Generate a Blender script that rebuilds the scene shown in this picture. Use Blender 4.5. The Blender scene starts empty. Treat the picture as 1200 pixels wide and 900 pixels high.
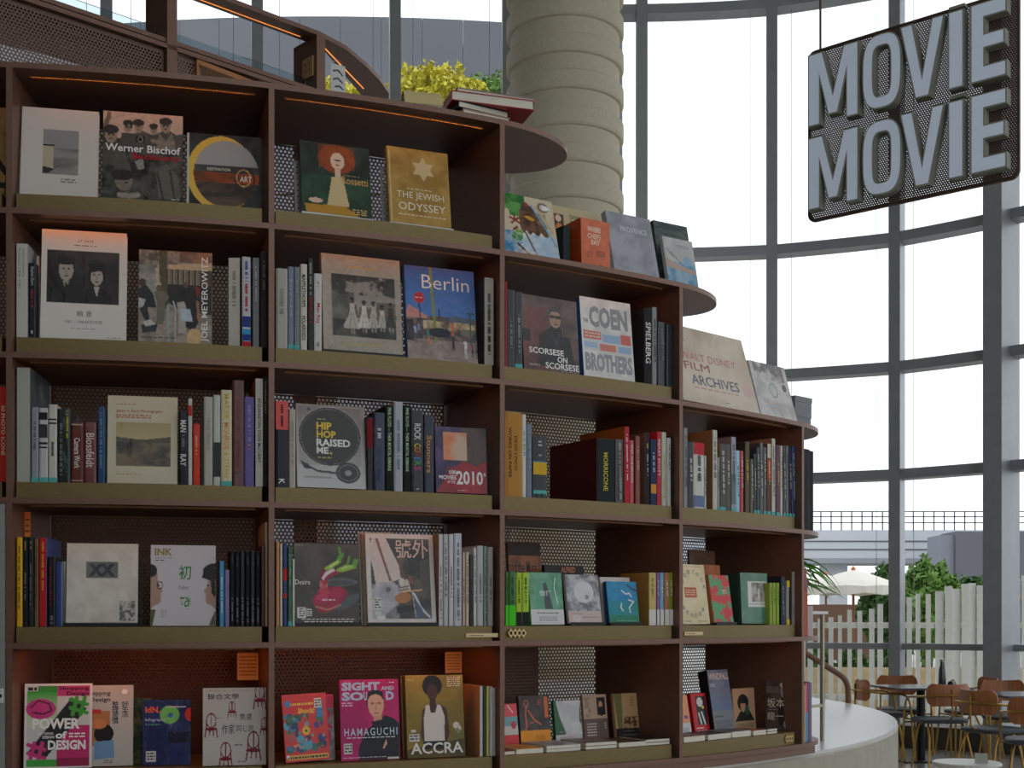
import bpy, math, random
import numpy as np
from mathutils import Vector, Matrix

# ------------------------------------------------------------------ camera, sky, exposure
sc = bpy.context.scene
COL = sc.collection
FPX = 1493.5; EYE = 1.41; HOR = 725.0          # focal length in pixels, eye height, horizon row (1200x900 frame)
cam = bpy.data.cameras.new('camera'); camo = bpy.data.objects.new('camera', cam); COL.objects.link(camo)
cam.sensor_fit = 'HORIZONTAL'; cam.sensor_width = 36.0; cam.lens = 36.0 * FPX / 1200.0
cam.shift_y = (HOR - 450.0) / 1200.0
cam.clip_start = 0.05; cam.clip_end = 600
camo.location = (0, 0, EYE); camo.rotation_euler = (math.pi / 2, 0, 0)
sc.camera = camo

w = bpy.data.worlds.new('overcast_sky'); sc.world = w; w.use_nodes = True
nt = w.node_tree; nt.nodes.clear()
out = nt.nodes.new('ShaderNodeOutputWorld'); bg = nt.nodes.new('ShaderNodeBackground')
tc = nt.nodes.new('ShaderNodeTexCoord'); ns = nt.nodes.new('ShaderNodeTexNoise'); rp = nt.nodes.new('ShaderNodeValToRGB')
mp = nt.nodes.new('ShaderNodeMapping'); mp.inputs['Scale'].default_value = (1.6, 1.6, 4.0)
ns.inputs['Scale'].default_value = 2.2; ns.inputs['Detail'].default_value = 4
rp.color_ramp.elements[0].position = .3; rp.color_ramp.elements[0].color = (.86, .90, .97, 1)
rp.color_ramp.elements[1].position = .7; rp.color_ramp.elements[1].color = (.97, .98, 1.0, 1)
nt.links.new(tc.outputs['Generated'], mp.inputs['Vector']); nt.links.new(mp.outputs[0], ns.inputs['Vector'])
nt.links.new(ns.outputs['Fac'], rp.inputs['Fac']); nt.links.new(rp.outputs[0], bg.inputs['Color'])
bg.inputs['Strength'].default_value = 1.15
nt.links.new(bg.outputs[0], out.inputs['Surface'])

sc.view_settings.view_transform = 'Standard'; sc.view_settings.look = 'None'
sc.view_settings.gamma = 1.0; sc.view_settings.use_curve_mapping = False
sc.view_settings.exposure = 0.52
sc.cycles.max_bounces = 8; sc.cycles.transparent_max_bounces = 24
sc.cycles.sample_clamp_indirect = 6.0; sc.cycles.caustics_reflective = False; sc.cycles.caustics_refractive = False

# ------------------------------------------------------------------ helpers
def lin(c):
    """#rrggbb or 0-255 triple (sRGB) to linear floats"""
    if isinstance(c, str):
        c = c.lstrip('#'); c = [int(c[i:i + 2], 16) for i in (0, 2, 4)]
    c = np.asarray(c, float) / 255.0
    return tuple(np.where(c <= .04045, c / 12.92, ((c + .055) / 1.055) ** 2.4))

MATS = {}
def mat(name, color, rough=.5, metal=0., coat=0., noise=0., scale=20., bump=0., bscale=60., emit=None, estr=0., stretch=(1, 1, 1), spec=.5):
    if name in MATS: return MATS[name]
    m = bpy.data.materials.new(name); m.use_nodes = True; n = m.node_tree; b = n.nodes['Principled BSDF']
    c = lin(color); b.inputs['Roughness'].default_value = rough; b.inputs['Metallic'].default_value = metal
    b.inputs['Coat Weight'].default_value = coat; b.inputs['Coat Roughness'].default_value = .15
    b.inputs['Specular IOR Level'].default_value = spec
    t = n.nodes.new('ShaderNodeTexCoord'); mpn = n.nodes.new('ShaderNodeMapping'); mpn.inputs['Scale'].default_value = stretch
    n.links.new(t.outputs['Object'], mpn.inputs['Vector'])
    nz = n.nodes.new('ShaderNodeTexNoise'); nz.inputs['Scale'].default_value = scale; nz.inputs['Detail'].default_value = 5
    n.links.new(mpn.outputs[0], nz.inputs['Vector'])
    r = n.nodes.new('ShaderNodeValToRGB'); lo, hi = 1 - noise, 1 + noise
    r.color_ramp.elements[0].position = .3; r.color_ramp.elements[1].position = .7
    r.color_ramp.elements[0].color = (c[0] * lo, c[1] * lo, c[2] * lo, 1); r.color_ramp.elements[1].color = (min(c[0] * hi, 1), min(c[1] * hi, 1), min(c[2] * hi, 1), 1)
    n.links.new(nz.outputs['Fac'], r.inputs['Fac']); n.links.new(r.outputs[0], b.inputs['Base Color'])
    if bump:
        n2 = n.nodes.new('ShaderNodeTexNoise'); n2.inputs['Scale'].default_value = bscale; n.links.new(mpn.outputs[0], n2.inputs['Vector'])
        bp = n.nodes.new('ShaderNodeBump'); bp.inputs['Strength'].default_value = bump; bp.inputs['Distance'].default_value = .004
        n.links.new(n2.outputs['Fac'], bp.inputs['Height']); n.links.new(bp.outputs[0], b.inputs['Normal'])
    if emit is not None:
        b.inputs['Emission Color'].default_value = (*lin(emit), 1); b.inputs['Emission Strength'].default_value = estr
    MATS[name] = m; return m

def print_mat(name, rough, coat, wrinkle):
    m = bpy.data.materials.new(name); m.use_nodes = True; n = m.node_tree; b = n.nodes['Principled BSDF']
    a = n.nodes.new('ShaderNodeAttribute'); a.attribute_name = 'ink'; n.links.new(a.outputs['Color'], b.inputs['Base Color'])
    b.inputs['Roughness'].default_value = rough; b.inputs['Coat Weight'].default_value = coat; b.inputs['Coat Roughness'].default_value = .12
    b.inputs['Specular IOR Level'].default_value = .22
    if wrinkle:
        t = n.nodes.new('ShaderNodeTexCoord'); mpn = n.nodes.new('ShaderNodeMapping'); mpn.inputs['Scale'].default_value = (1, 1, .55); mpn.inputs['Rotation'].default_value = (0, .7, 0)
        n.links.new(t.outputs['Object'], mpn.inputs['Vector'])
        nz = n.nodes.new('ShaderNodeTexNoise'); nz.inputs['Scale'].default_value = 15; nz.inputs['Detail'].default_value = 4; nz.inputs['Distortion'].default_value = .5
        n.links.new(mpn.outputs[0], nz.inputs['Vector'])
        bp = n.nodes.new('ShaderNodeBump'); bp.inputs['Strength'].default_value = wrinkle; bp.inputs['Distance'].default_value = .012
        n.links.new(nz.outputs['Fac'], bp.inputs['Height']); n.links.new(bp.outputs[0], b.inputs['Coat Normal'])
    return m
PRINT = print_mat('printed_cover_in_clear_film', .5, .18, .35)
FILM = print_mat('printed_cover_in_crinkled_film', .45, .42, .6)
MATTE = print_mat('printed_matt_paper', .7, .0, 0)

def obj(name, me, parent=None, m=None):
    o = bpy.data.objects.new(name, me); COL.objects.link(o)
    if parent is not None: o.parent = parent
    if m is not None and me is not None and not me.materials: me.materials.append(m)
    return o
def mesh(name, v, f, m=None, parent=None, smooth=False, ink=None):
    me = bpy.data.meshes.new(name); me.from_pydata([tuple(p) for p in v], [], f); me.update()
    if smooth:
        me.polygons.foreach_set('use_smooth', [True] * len(me.polygons))
        import bmesh as bm_
        q = bm_.new(); q.from_mesh(me)
        for e_ in q.edges:
            if len(e_.link_faces) == 2 and e_.calc_face_angle(0) > .55: e_.smooth = False
        q.to_mesh(me); q.free()
    if ink is not None:
        at = me.color_attributes.new('ink', 'FLOAT_COLOR', 'POINT')
        ink = np.asarray(ink, np.float32)
        if ink.ndim == 1: ink = np.tile(ink, (len(v), 1))
        at.data.foreach_set('color', np.concatenate([ink, np.ones((len(v), 1), np.float32)], 1).ravel())
    if m is not None: me.materials.append(m)
    return obj(name, me, parent)
def empty(name, loc=(0, 0, 0), rz=0, mx=None):
    o = bpy.data.objects.new(name, None); COL.objects.link(o); o.empty_display_size = .05
    if mx is not None: o.matrix_world = mx
    else: o.location = loc; o.rotation_euler = (0, 0, rz)
    return o
LABELS = {}
def tag(o, label, cat, group=None, kind=None):
    o['label'] = label; o['category'] = cat
    if group: o['group'] = group
    if kind: o['kind'] = kind
    LABELS.setdefault(label, []).append(o.name)
    return o
def struct(o):
    o['kind'] = 'structure'; return o

class G:
    """collects geometry for one mesh"""
    def __init__(s): s.v = []; s.f = []
    def add(s, v, f, M=None):
        k = len(s.v)
        s.v += [tuple(M @ Vector(p)) if M is not None else tuple(p) for p in v]; s.f += [tuple(i + k for i in q) for q in f]; return s
    def box(s, x0, x1, y0, y1, z0, z1, M=None):
        v = [(x0, y0, z0), (x1, y0, z0), (x1, y1, z0), (x0, y1, z0), (x0, y0, z1), (x1, y0, z1), (x1, y1, z1), (x0, y1, z1)]
        return s.add(v, [(0, 3, 2, 1), (4, 5, 6, 7), (0, 1, 5, 4), (1, 2, 6, 5), (2, 3, 7, 6), (3, 0, 4, 7)], M)
    def prism(s, pts, z0, z1, M=None):
        n = len(pts); v = [(x, y, z0) for x, y in pts] + [(x, y, z1) for x, y in pts]
        f = [tuple(range(n - 1, -1, -1)), tuple(range(n, 2 * n))] + [(i, (i + 1) % n, n + (i + 1) % n, n + i) for i in range(n)]
        return s.add(v, f, M)
    def lathe(s, prof, n=24, M=None, cap=True):
        v = []; f = []
        for r, z in prof: v += [(r * math.cos(2 * math.pi * k / n), r * math.sin(2 * math.pi * k / n), z) for k in range(n)]
        for i in range(len(prof) - 1):
            for k in range(n): f.append((i * n + k, i * n + (k + 1) % n, (i + 1) * n + (k + 1) % n, (i + 1) * n + k))
        if cap: f += [tuple(range(n - 1, -1, -1)), tuple((len(prof) - 1) * n + k for k in range(n))]
        return s.add(v, f, M)
    def tube(s, pts, r, n=8, M=None):
        pts = [Vector(p) for p in pts]; v = []; f = []; up = None
        for i, p in enumerate(pts):
            d = (pts[min(i + 1, len(pts) - 1)] - pts[max(i - 1, 0)]).normalized()
            if up is None: up = Vector((0, 0, 1)) if abs(d.z) < .9 else Vector((1, 0, 0))
            a = d.cross(up).normalized(); b = a.cross(d).normalized(); up = b
            rr = r[i] if isinstance(r, (list, tuple)) else r
            v += [p + a * rr * math.cos(2 * math.pi * k / n) + b * rr * math.sin(2 * math.pi * k / n) for k in range(n)]
        for i in range(len(pts) - 1):
            for k in range(n): f.append((i * n + k, i * n + (k + 1) % n, (i + 1) * n + (k + 1) % n, (i + 1) * n + k))
        f += [tuple(range(n - 1, -1, -1)), tuple((len(pts) - 1) * n + k for k in range(n))]
        return s.add(v, f, M)
    def build(s, name, m=None, parent=None, smooth=False, ink=None): return mesh(name, s.v, s.f, m, parent, smooth, ink)

def bez(pts, n=6):
    """Catmull-Rom through points"""
    P = [Vector(p) for p in pts]; P = [P[0] * 2 - P[1]] + P + [P[-1] * 2 - P[-2]]; o = []
    for i in range(1, len(P) - 2):
        for k in range(n):
            t = k / n; a, b, c, d = P[i - 1:i + 3]
            o.append(.5 * ((2 * b) + (c - a) * t + (2 * a - 5 * b + 4 * c - d) * t * t + (3 * b - a - 3 * c + d) * t ** 3))
    o.append(P[-2]); return o

def perforated(wd, ht, pitch, hole, thick=0):
    """sheet in x (0..wd) and z (0..ht) with hexagonally packed round holes"""
    v = []; f = []; idx = {}
    def vid(x, z):
        k = (round(x, 5), round(z, 5))
        if k not in idx: idx[k] = len(v); v.append((x, 0, z))
        return idx[k]
    dz = pitch * math.sqrt(3) / 2; R = pitch / math.sqrt(3)
    rows = int(ht / dz) + 2; cols = int(wd / pitch) + 2
    for j in range(rows):
        for i in range(cols):
            cx = i * pitch + (pitch / 2 if j % 2 else 0); cz = j * dz
            if cx > wd + pitch or cz > ht + pitch: continue
            o = []
            for k in range(6):
                a = math.pi / 6 + k * math.pi / 3
                o.append(vid(min(max(cx + R * math.cos(a), 0), wd), min(max(cz + R * math.sin(a), 0), ht)))
            if cx - pitch / 2 < .002 or cx + pitch / 2 > wd - .002 or cz - R < .002 or cz + R > ht - .002:
                q = []
                for k in o:
                    if k not in q: q.append(k)
                if len(q) > 2: f.append(tuple(q))
                continue
            b = len(v); v.extend((cx + hole / 2 * math.cos(math.pi / 6 + k * math.pi / 3) * 1.05, 0, cz + hole / 2 * math.sin(math.pi / 6 + k * math.pi / 3) * 1.05) for k in range(6))
            for k in range(6): f.append((o[k], o[(k + 1) % 6], b + (k + 1) % 6, b + k))
    return v, f

# lettering: a text block turned to flat polygons, fitted into a box
TXT = {}
def glyphs(s, bold=0., space=1.):
    if any(ord(ch) > 0x2e80 for ch in s): bold = min(bold, .008)
    key = (s, bold, space)
    if key not in TXT:
        cu = bpy.data.curves.new('lettering', 'FONT'); cu.body = s; cu.align_x = 'CENTER'; cu.offset = bold; cu.space_character = space; cu.resolution_u = 2; cu.space_line = .85
        o = bpy.data.objects.new('lettering', cu); COL.objects.link(o)
        dg = bpy.context.evaluated_depsgraph_get(); dg.update()
        me = bpy.data.meshes.new_from_object(o.evaluated_get(dg))
        v = np.array([p.co[:2] for p in me.vertices]); f = [tuple(p.vertices) for p in me.polygons]
        bpy.data.objects.remove(o); bpy.data.curves.remove(cu); bpy.data.meshes.remove(me)
        if len(v): v = (v - v.min(0)) / np.maximum(v.max(0) - v.min(0), 1e-6)
        TXT[key] = (v, f)
    return TXT[key]
# ------------------------------------------------------------------ materials of the place
BROWN = mat('brown_powder_coated_steel', (120, 89, 75), .42, .35, noise=.08, scale=90, bump=.04, bscale=500)
PERF = mat('dark_brown_perforated_steel', (98, 74, 60), .45, .3, noise=.05)
OLIVE = mat('brushed_olive_bronze', (122, 104, 62), .45, .35, noise=.14, scale=14, stretch=(3, 3, 60), bump=.03, bscale=200)
LED = mat('warm_led_strip', (255, 190, 110), .5, emit=(255, 138, 48), estr=5.5)
LED3 = mat('bright_led_strip', (255, 190, 110), .5, emit=(255, 128, 40), estr=26.0)
LED2 = mat('dim_led_strip', (255, 190, 110), .5, emit=(255, 150, 70), estr=.8)
CHAN = mat('led_channel', (150, 105, 70), .5, .3)
CONC = mat('polished_concrete', (168, 160, 142), .45, noise=.10, scale=9, bump=.05, bscale=90)
TERR = mat('pale_terrazzo', (214, 213, 210), .35, noise=.05, scale=60, coat=.15)
FLOORM = mat('grey_polished_floor', (172, 170, 162), .22, noise=.06, scale=5, coat=.3)
PLASTER = mat('plaster_wall', (104, 98, 90), .85, noise=.05, scale=3)
CEIL = mat('ceiling_plaster', (222, 220, 214), .9, noise=.03, scale=3)
STEEL = mat('grey_painted_steel', (158, 162, 167), .4, .25, noise=.05, scale=6)
COLM = mat('ribbed_column_plaster', (214, 205, 182), .8, noise=.05, scale=30, bump=.05, bscale=250)
BRASS = mat('brass_tube', (176, 138, 72), .32, .85, noise=.06, scale=40)
BLACKM = mat('black_steel', (26, 26, 28), .45, .3)
DARKG = mat('dark_grey_plinth', (74, 71, 66), .55, .1, noise=.06)

def glass_mat(name, tint, refl=.06):
    m = bpy.data.materials.new(name); m.use_nodes = True; n = m.node_tree; n.nodes.clear()
    o = n.nodes.new('ShaderNodeOutputMaterial'); t = n.nodes.new('ShaderNodeBsdfTransparent'); g = n.nodes.new('ShaderNodeBsdfGlossy'); mx = n.nodes.new('ShaderNodeMixShader')
    fr = n.nodes.new('ShaderNodeFresnel'); fr.inputs['IOR'].default_value = 1.35
    t.inputs['Color'].default_value = (*tint, 1); g.inputs['Roughness'].default_value = .02
    n.links.new(fr.outputs[0], mx.inputs[0]); n.links.new(t.outputs[0], mx.inputs[1]); n.links.new(g.outputs[0], mx.inputs[2]); n.links.new(mx.outputs[0], o.inputs['Surface'])
    return m
GLASS = glass_mat('window_glass', (.90, .93, .94))
GLASS2 = glass_mat('balustrade_glass', (.78, .85, .88))

# ------------------------------------------------------------------ geometry of the round bookcase
CX, CY, RAD = -2.0235, 8.2739, 4.3629
A0, DA = math.radians(6.19229), math.radians(10.46921)
DEP = .48; TH = .018
SZ = [EYE + z for z in (1.712, 1.262, .816, .366, -.085, -.535)]   # centre heights of the six shelf levels
BASEH = .05
ang = lambda i: A0 + DA * i
def arc(a, r): return (CX + r * math.sin(a), CY - r * math.cos(a))
class Bay:
    """frame of one bay: u along the chord, v inward, from the left upright's front edge"""
    def __init__(s, i):
        p, q = Vector(arc(ang(i), RAD)), Vector(arc(ang(i + 1), RAD)); s.o = p; s.t = (q - p).normalized(); s.n = Vector((-s.t.y, s.t.x)); s.L = (q - p).length
        s.a = math.atan2(s.t.y, s.t.x)
    def u(s, px, v):
        k = (px - 600.) / FPX; ox, oy = s.o + s.n * v
        return (k * oy - ox) / (s.t.x - k * s.t.y)
    def xy(s, u, v): return s.o + s.t * u + s.n * v
    def z(s, py, u, v): return EYE + (HOR - py) / FPX * s.xy(u, v).y
    def mx(s, u, v, z, yaw=0., tilt=0., roll=0.):
        p = s.xy(u, v)
        return Matrix.Translation((p.x, p.y, z)) @ Matrix.Rotation(s.a + yaw, 4, 'Z') @ Matrix.Rotation(-tilt, 4, 'X') @ Matrix.Rotation(roll, 4, 'Y')
BAYS = {i: Bay(i) for i in range(-1, 5)}
TOPLEVEL = {-1: 0, 0: 0, 1: 0, 2: 1, 3: 2}          # highest shelf level of each bay

bc = empty('bookcase', (*arc(ang(1.5), RAD), SZ[5]))
tag(bc, 'tall curved brown steel bookcase with stepped top and perforated back', 'bookcase')
IB = bc.matrix_basis.inverted()
def bpart(name, g, m, smooth=False):
    g.v = [tuple(Vector(p) - bc.location) for p in g.v]; return g.build(name, m, bc, smooth)
def ring(a0, a1, r0, r1, z0, z1, n=10):
    pts = [arc(a0 + (a1 - a0) * k / n, r1) for k in range(n + 1)] + [arc(a1 + (a0 - a1) * k / n, r0) for k in range(n + 1)]
    return G().prism(pts, z0, z1)
HALF = TH / 2 / RAD
for i in range(-1, 4):
    for lv in range(TOPLEVEL[i], 6):
        e0, e1 = ang(i) - (HALF if lv == TOPLEVEL[i] else -HALF * 0), ang(i + 1)
        bpart('shelf', ring(e0, e1, RAD - DEP, RAD, SZ[lv] - TH / 2, SZ[lv] + TH / 2), BROWN)
        if lv > TOPLEVEL[i]:
            bpart('shelf_riser', ring(ang(i) + .0035, ang(i + 1) - .0065, RAD - DEP + .03, RAD - .022, SZ[lv] + TH / 2, SZ[lv] + TH / 2 + BASEH), OLIVE)
        if lv < 5:
            a, b = ang(i) + .012, ang(i + 1) - .012
            z0_, z1_ = SZ[lv] - TH / 2 - .0058, SZ[lv] - TH / 2
            g = ring(a - .001, b + .001, RAD - .0528, RAD - .0515, z0_, z1_)
            for q_ in (a - .001, b): h_ = ring(q_, q_ + .001, RAD - .0585, RAD - .0528, z0_, z1_, 1); g.add(h_.v, h_.f)
            ch = bpart('led_channel', g, CHAN)
            g = ring(a, b, RAD - .0575, RAD - .0535, SZ[lv] - TH / 2 - .004, SZ[lv] - TH / 2 - .0005)
            g.v = [tuple(Vector(p) - bc.location) for p in g.v]; g.build('led_strip', LED3 if lv == 4 and i < 2 else LED, ch)
for i in range(-1, 5):
    top = SZ[{-1: 0, 0: 0, 1: 0, 2: 0, 3: 1, 4: 2}[i]]
    for lv in range({-1: 0, 0: 0, 1: 0, 2: 0, 3: 1, 4: 2}[i], 5):
        bpart('upright', ring(ang(i) - HALF, ang(i) + HALF, RAD - DEP, RAD + .0015, SZ[lv + 1] + TH / 2, SZ[lv] - TH / 2, 1), BROWN)
# half-round shelf ends
for i, lvs in ((2, (0,)), (3, (1,)), (4, (2, 3, 4, 5))):
    a = ang(i) + HALF * 0; p = Vector(arc(a, RAD)); t = Vector((math.cos(a), math.sin(a))); n = Vector((-t.y, t.x))
    pts = [p + t * (.37 * math.sin(q)) + n * (DEP / 2 - DEP / 2 * math.cos(q)) for q in [math.pi * k / 24 for k in range(25)]]
    for lv in lvs: bpart('rounded_shelf_end', G().prism([tuple(q) for q in pts], SZ[lv] - TH / 2, SZ[lv] + TH / 2), BROWN)
bpart('base_rim', ring(ang(-1), ang(4) + .03, RAD - DEP + .02, RAD - .012, SZ[5] - .04, SZ[5] - TH / 2, 40), BROWN)
# perforated back panels, one sheet shared by every cell
PW = 2 * (RAD - DEP + .012) * math.sin(DA / 2) - TH - .004; PH = SZ[0] - SZ[1] - TH - .004
pv, pf = perforated(PW, PH, .0146, .0102)
pme = bpy.data.meshes.new('back_panel'); pme.from_pydata(pv, [], pf); pme.materials.append(PERF)
for i in range(-1, 4):
    b = BAYS[i]
    for lv in range(TOPLEVEL[i], 5):
        p = b.xy((b.L - PW) / 2, DEP - .014)
        o = obj('back_panel', pme, bc); o.location = Vector((p.x, p.y, SZ[lv + 1] + TH / 2 + .002)) - bc.location; o.rotation_euler = (0, 0, b.a)
# grey cupboard door in the leftmost bay
b = BAYS[-1]; g = G(); x0 = b.L - .30
g.box(x0, b.L - .012, -.004, .016, SZ[5] + .01, SZ[3] - .012)
for k, p in enumerate(g.v): q = b.xy(p[0], p[1]); g.v[k] = (q.x, q.y, p[2])
door = bpart('cupboard_door', g, mat('grey_door_laminate', (150, 150, 146), .5, noise=.05))
g = G().box(b.L - .06, b.L - .016, -.012, -.0045, EYE - .26, EYE - .215)
for k, p in enumerate(g.v): q = b.xy(p[0], p[1]); g.v[k] = tuple(Vector((q.x, q.y, p[2])) - bc.location)
hd = g.build('latch', mat('white_plastic', (222, 222, 216), .4), door)
g = G().box(b.L - .055, b.L - .018, -.014, -.0125, EYE - .243, EYE - .233)
for k, p in enumerate(g.v): q = b.xy(p[0], p[1]); g.v[k] = tuple(Vector((q.x, q.y, p[2])) - bc.location)
g.build('latch_slot', BLACKM, door)

# ------------------------------------------------------------------ round platform that carries the bookcase
PT = SZ[5] - .04
N = 96
g = G().lathe([(RAD - .03, 0), (RAD - .03, PT - .012)], N, Matrix.Translation((CX, CY, 0)), cap=False)
pl = struct(G().lathe([(RAD - .025, .0), (RAD - .025, PT - .02), (RAD - .03, PT - .012)], N, Matrix.Translation((CX, CY, 0)), cap=False).build('floor_platform_wall', CONC, None, True))
pl['label'] = 'curved concrete wall of the round platform under the bookcase'
pt = struct(G().lathe([(.02, PT - .0121), (RAD - .03, PT - .012), (RAD - .036, PT)], N, Matrix.Translation((CX, CY, 0)), cap=False).build('floor_platform_top', TERR))
g = G(); g.prism([(CX + (RAD - .03) * math.cos(2 * math.pi * k / N), CY + (RAD - .03) * math.sin(2 * math.pi * k / N)) for k in range(N)], PT - .06, PT)
bpy.data.objects.remove(pt)
pt = struct(g.build('floor_platform_top', TERR)); pt['label'] = 'pale terrazzo top of the round platform'
# raised inner stage behind the bottom shelf row
g = G(); a0, a1, r1 = ang(-2), ang(4) - .25, RAD - DEP - .05
g.prism([arc(a0 + (a1 - a0) * k / 40, r1) for k in range(41)] + [arc(a1 + (a0 - a1) * k / 40, .9) for k in range(41)], PT, SZ[4] - .03)
st = struct(g.build('floor_inner_stage', mat('brown_stage_cladding', (96, 70, 54), .6, noise=.08)))

# ------------------------------------------------------------------ room shell
g = G().box(-9, 12.2, -7, 16.4, -.12, 0); fl = struct(g.build('floor', FLOORM))
CEILZ = 9.9
struct(G().box(-9, 12.2, -7, 16.4, CEILZ, CEILZ + .2).build('ceiling', CEIL))
struct(G().box(-9.2, -9, -7, 16.4, 0, CEILZ).build('wall_left', PLASTER))

w_ = G().prism([(-9, 0), (2.1, 0), (2.1, 3.4), (-1.7, 3.4), (-1.7, CEILZ), (-9, CEILZ)], 7.0, 7.2, Matrix.Rotation(math.pi / 2, 4, 'X'))  # unseen back wall, stepped to admit front light through the added glazing
struct(w_.build('wall_back', PLASTER))
# curved glass wall: mullion stations along the plan (pixel column -> depth), carried on past the frame
plan = []
def st_px(px, y): plan.append(((px - 600) / FPX * y, y))
plan += [(-8.95, 9.6), (-7.9, 11.2), (-6.6, 12.6)]
for px, y in ((-28, 13.62), (124, 14.2), (301, 14.6), (462, 14.9), (594, 15.02), (751, 15.05), (905, 14.9), (1054, 14.4), (1184, 13.62)): st_px(px, y)
plan += [(6.35, 12.5), (7.35, 11.2), (8.2, 9.7), (8.85, 8.1), (9.3, 6.4), (9.6, 4.6), (9.8, 2.8), (9.9, 1.0), (9.95, -.8), (9.95, -2.6), (9.95, -4.6), (9.95, -6.95), (7.95, -7.0), (5.95, -7.0), (3.95, -7.0), (2.1, -7.0), (.2, -7.0), (-1.7, -7.0)]  # rear stretch is added glazing, lights shelves and sign from the front
plan = [Vector(p) for p in plan]
ZT = [.24, 1.10, 3.02, 4.22, 5.66, 8.5, CEILZ]
win = empty('window_1', (1.5, 15, 0)); struct(win); win['label'] = 'tall curved glass curtain wall with grey steel mullions'
def wpart(name, g, m, smooth=False, parent=None):
    g.v = [tuple(Vector(p) - win.location) for p in g.v]; return g.build(name, m, parent or win, smooth)
nrm = []
for i, p in enumerate(plan):
    t = (plan[min(i + 1, len(plan) - 1)] - plan[max(i - 1, 0)]).normalized(); nrm.append((t, Vector((t.y, -t.x))))   # inward normal
for i, p in enumerate(plan):
    t, n = nrm[i]
    wide, deep = (.125, .26) if i != 11 else (.20, .46)
    pts = [p - t * wide / 2, p + t * wide / 2, p + t * wide / 2 + n * deep, p - t * wide / 2 + n * deep]
    wpart('mullion', G().prism([tuple(q) for q in pts], 3.4 if p.y < -6 and p.x < 2.0 else 0, CEILZ), STEEL)
for i in range(len(plan) - 1):
    p, q = plan[i], plan[i + 1]; (t0, n0), (t1, n1) = nrm[i], nrm[i + 1]
    mid = (p + q) / 2; tt = (q - p).normalized(); nn = Vector((tt.y, -tt.x)); bow = ((q - p).length ** 2) / 8 / 10.5
    def curve(off, n=8):
        o = []
        for k in range(n + 1):
            s = k / n; o.append(p + (q - p) * s - nn * (bow * 4 * s * (1 - s)) + (n0 * (1 - s) + n1 * s) * off)
        return o
    c = curve(.10)
    for a, z0 in enumerate(ZT[:-1]):
        if p.y < -6 and p.x < 2.2 and a < 2: continue
        g = G(); z1 = ZT[a + 1]
        v = [(x, y, z0) for x, y in c] + [(x, y, z1) for x, y in c]; m_ = len(c)
        wpart('pane', g.add(v, [(k, k + 1, m_ + k + 1, m_ + k) for k in range(m_ - 1)]), GLASS, True)
    for a, z in enumerate(ZT[1:-1]):
        if (a == 4 and 3 <= i <= 6) or (p.y < -6 and p.x < 2.2 and a < 2): continue
        h = .055 if a else .035; d = .24 if a else .15
        pts = [tuple(x) for x in curve(.02)] + [tuple(x) for x in reversed(curve(d))]
        wpart('transom', G().prism(pts, z - h, z + h), STEEL)
    if 3 <= i <= 11:
        for s in (.16, .84):
            k = p + (q - p) * s - nn * (bow * 4 * s * (1 - s)) + (n0 * (1 - s) + n1 * s) * .13
            wpart('blind_wire', G().tube([(k.x, k.y, ZT[0]), (k.x, k.y, CEILZ)], .003, 4), mat('wire_grey', (150, 152, 155), .5))
    if p.y < -6 and p.x < 2.2: continue
    pts = [tuple(x) for x in curve(.0)] + [tuple(x) for x in reversed(curve(.42))]
    wpart('plinth', G().prism(pts, 0, ZT[0]), DARKG)

# added wall that blocks bright windows behind the left bays' perforations
x_ = G().prism([arc(math.radians(-42 + 62 * k / 24), 2.75) for k in range(25)] + [arc(math.radians(20 - 62 * k / 24), 2.6) for k in range(25)], SZ[4] - .03, 3.55)
struct(x_.build('wall_added_screen', mat('added_screen_plaster', (150, 142, 128), .85, noise=.06, scale=3)))
# ribbed column
prof = [(.556, 0)]; z = .2
while z < CEILZ - .3:
    prof += [(.556, z), (.585, z + .006), (.598, z + .025), (.598, z + .17), (.588, z + .186), (.556, z + .192)]; z += .355
prof.append((.556, CEILZ))
o = G().lathe(prof, 64, Matrix.Translation((.54, 13.0, 0))).build('column', COLM, None, True)
struct(o); o['label'] = 'thick beige column ringed with raised bands'
o.name = 'wall_column'
# ------------------------------------------------------------------ printed art: a small painter on a grid of coloured vertices
rng = np.random.RandomState(7)
def vnoise(x, y, seed):
    xi, yi = np.floor(x).astype(int), np.floor(y).astype(int); fx, fy = x - xi, y - yi
    fx, fy = fx * fx * (3 - 2 * fx), fy * fy * (3 - 2 * fy)
    def h(a, b):
        n = (a * 374761393 + b * 668265263 + seed * 974634777) & 0x7fffffff
        n = ((n ^ (n >> 13)) * 1274126177) & 0x7fffffff
        return ((n ^ (n >> 16)) & 0xffff) / 65535.
    return (h(xi, yi) * (1 - fx) + h(xi + 1, yi) * fx) * (1 - fy) + (h(xi, yi + 1) * (1 - fx) + h(xi + 1, yi + 1) * fx) * fy
def fbm(x, y, seed, o=4):
    s = 0; a = .5; t = 0
    for k in range(o): s = s + a * vnoise(x * 2 ** k, y * 2 ** k, seed + k); t += a; a *= .55
    return s / t
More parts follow.
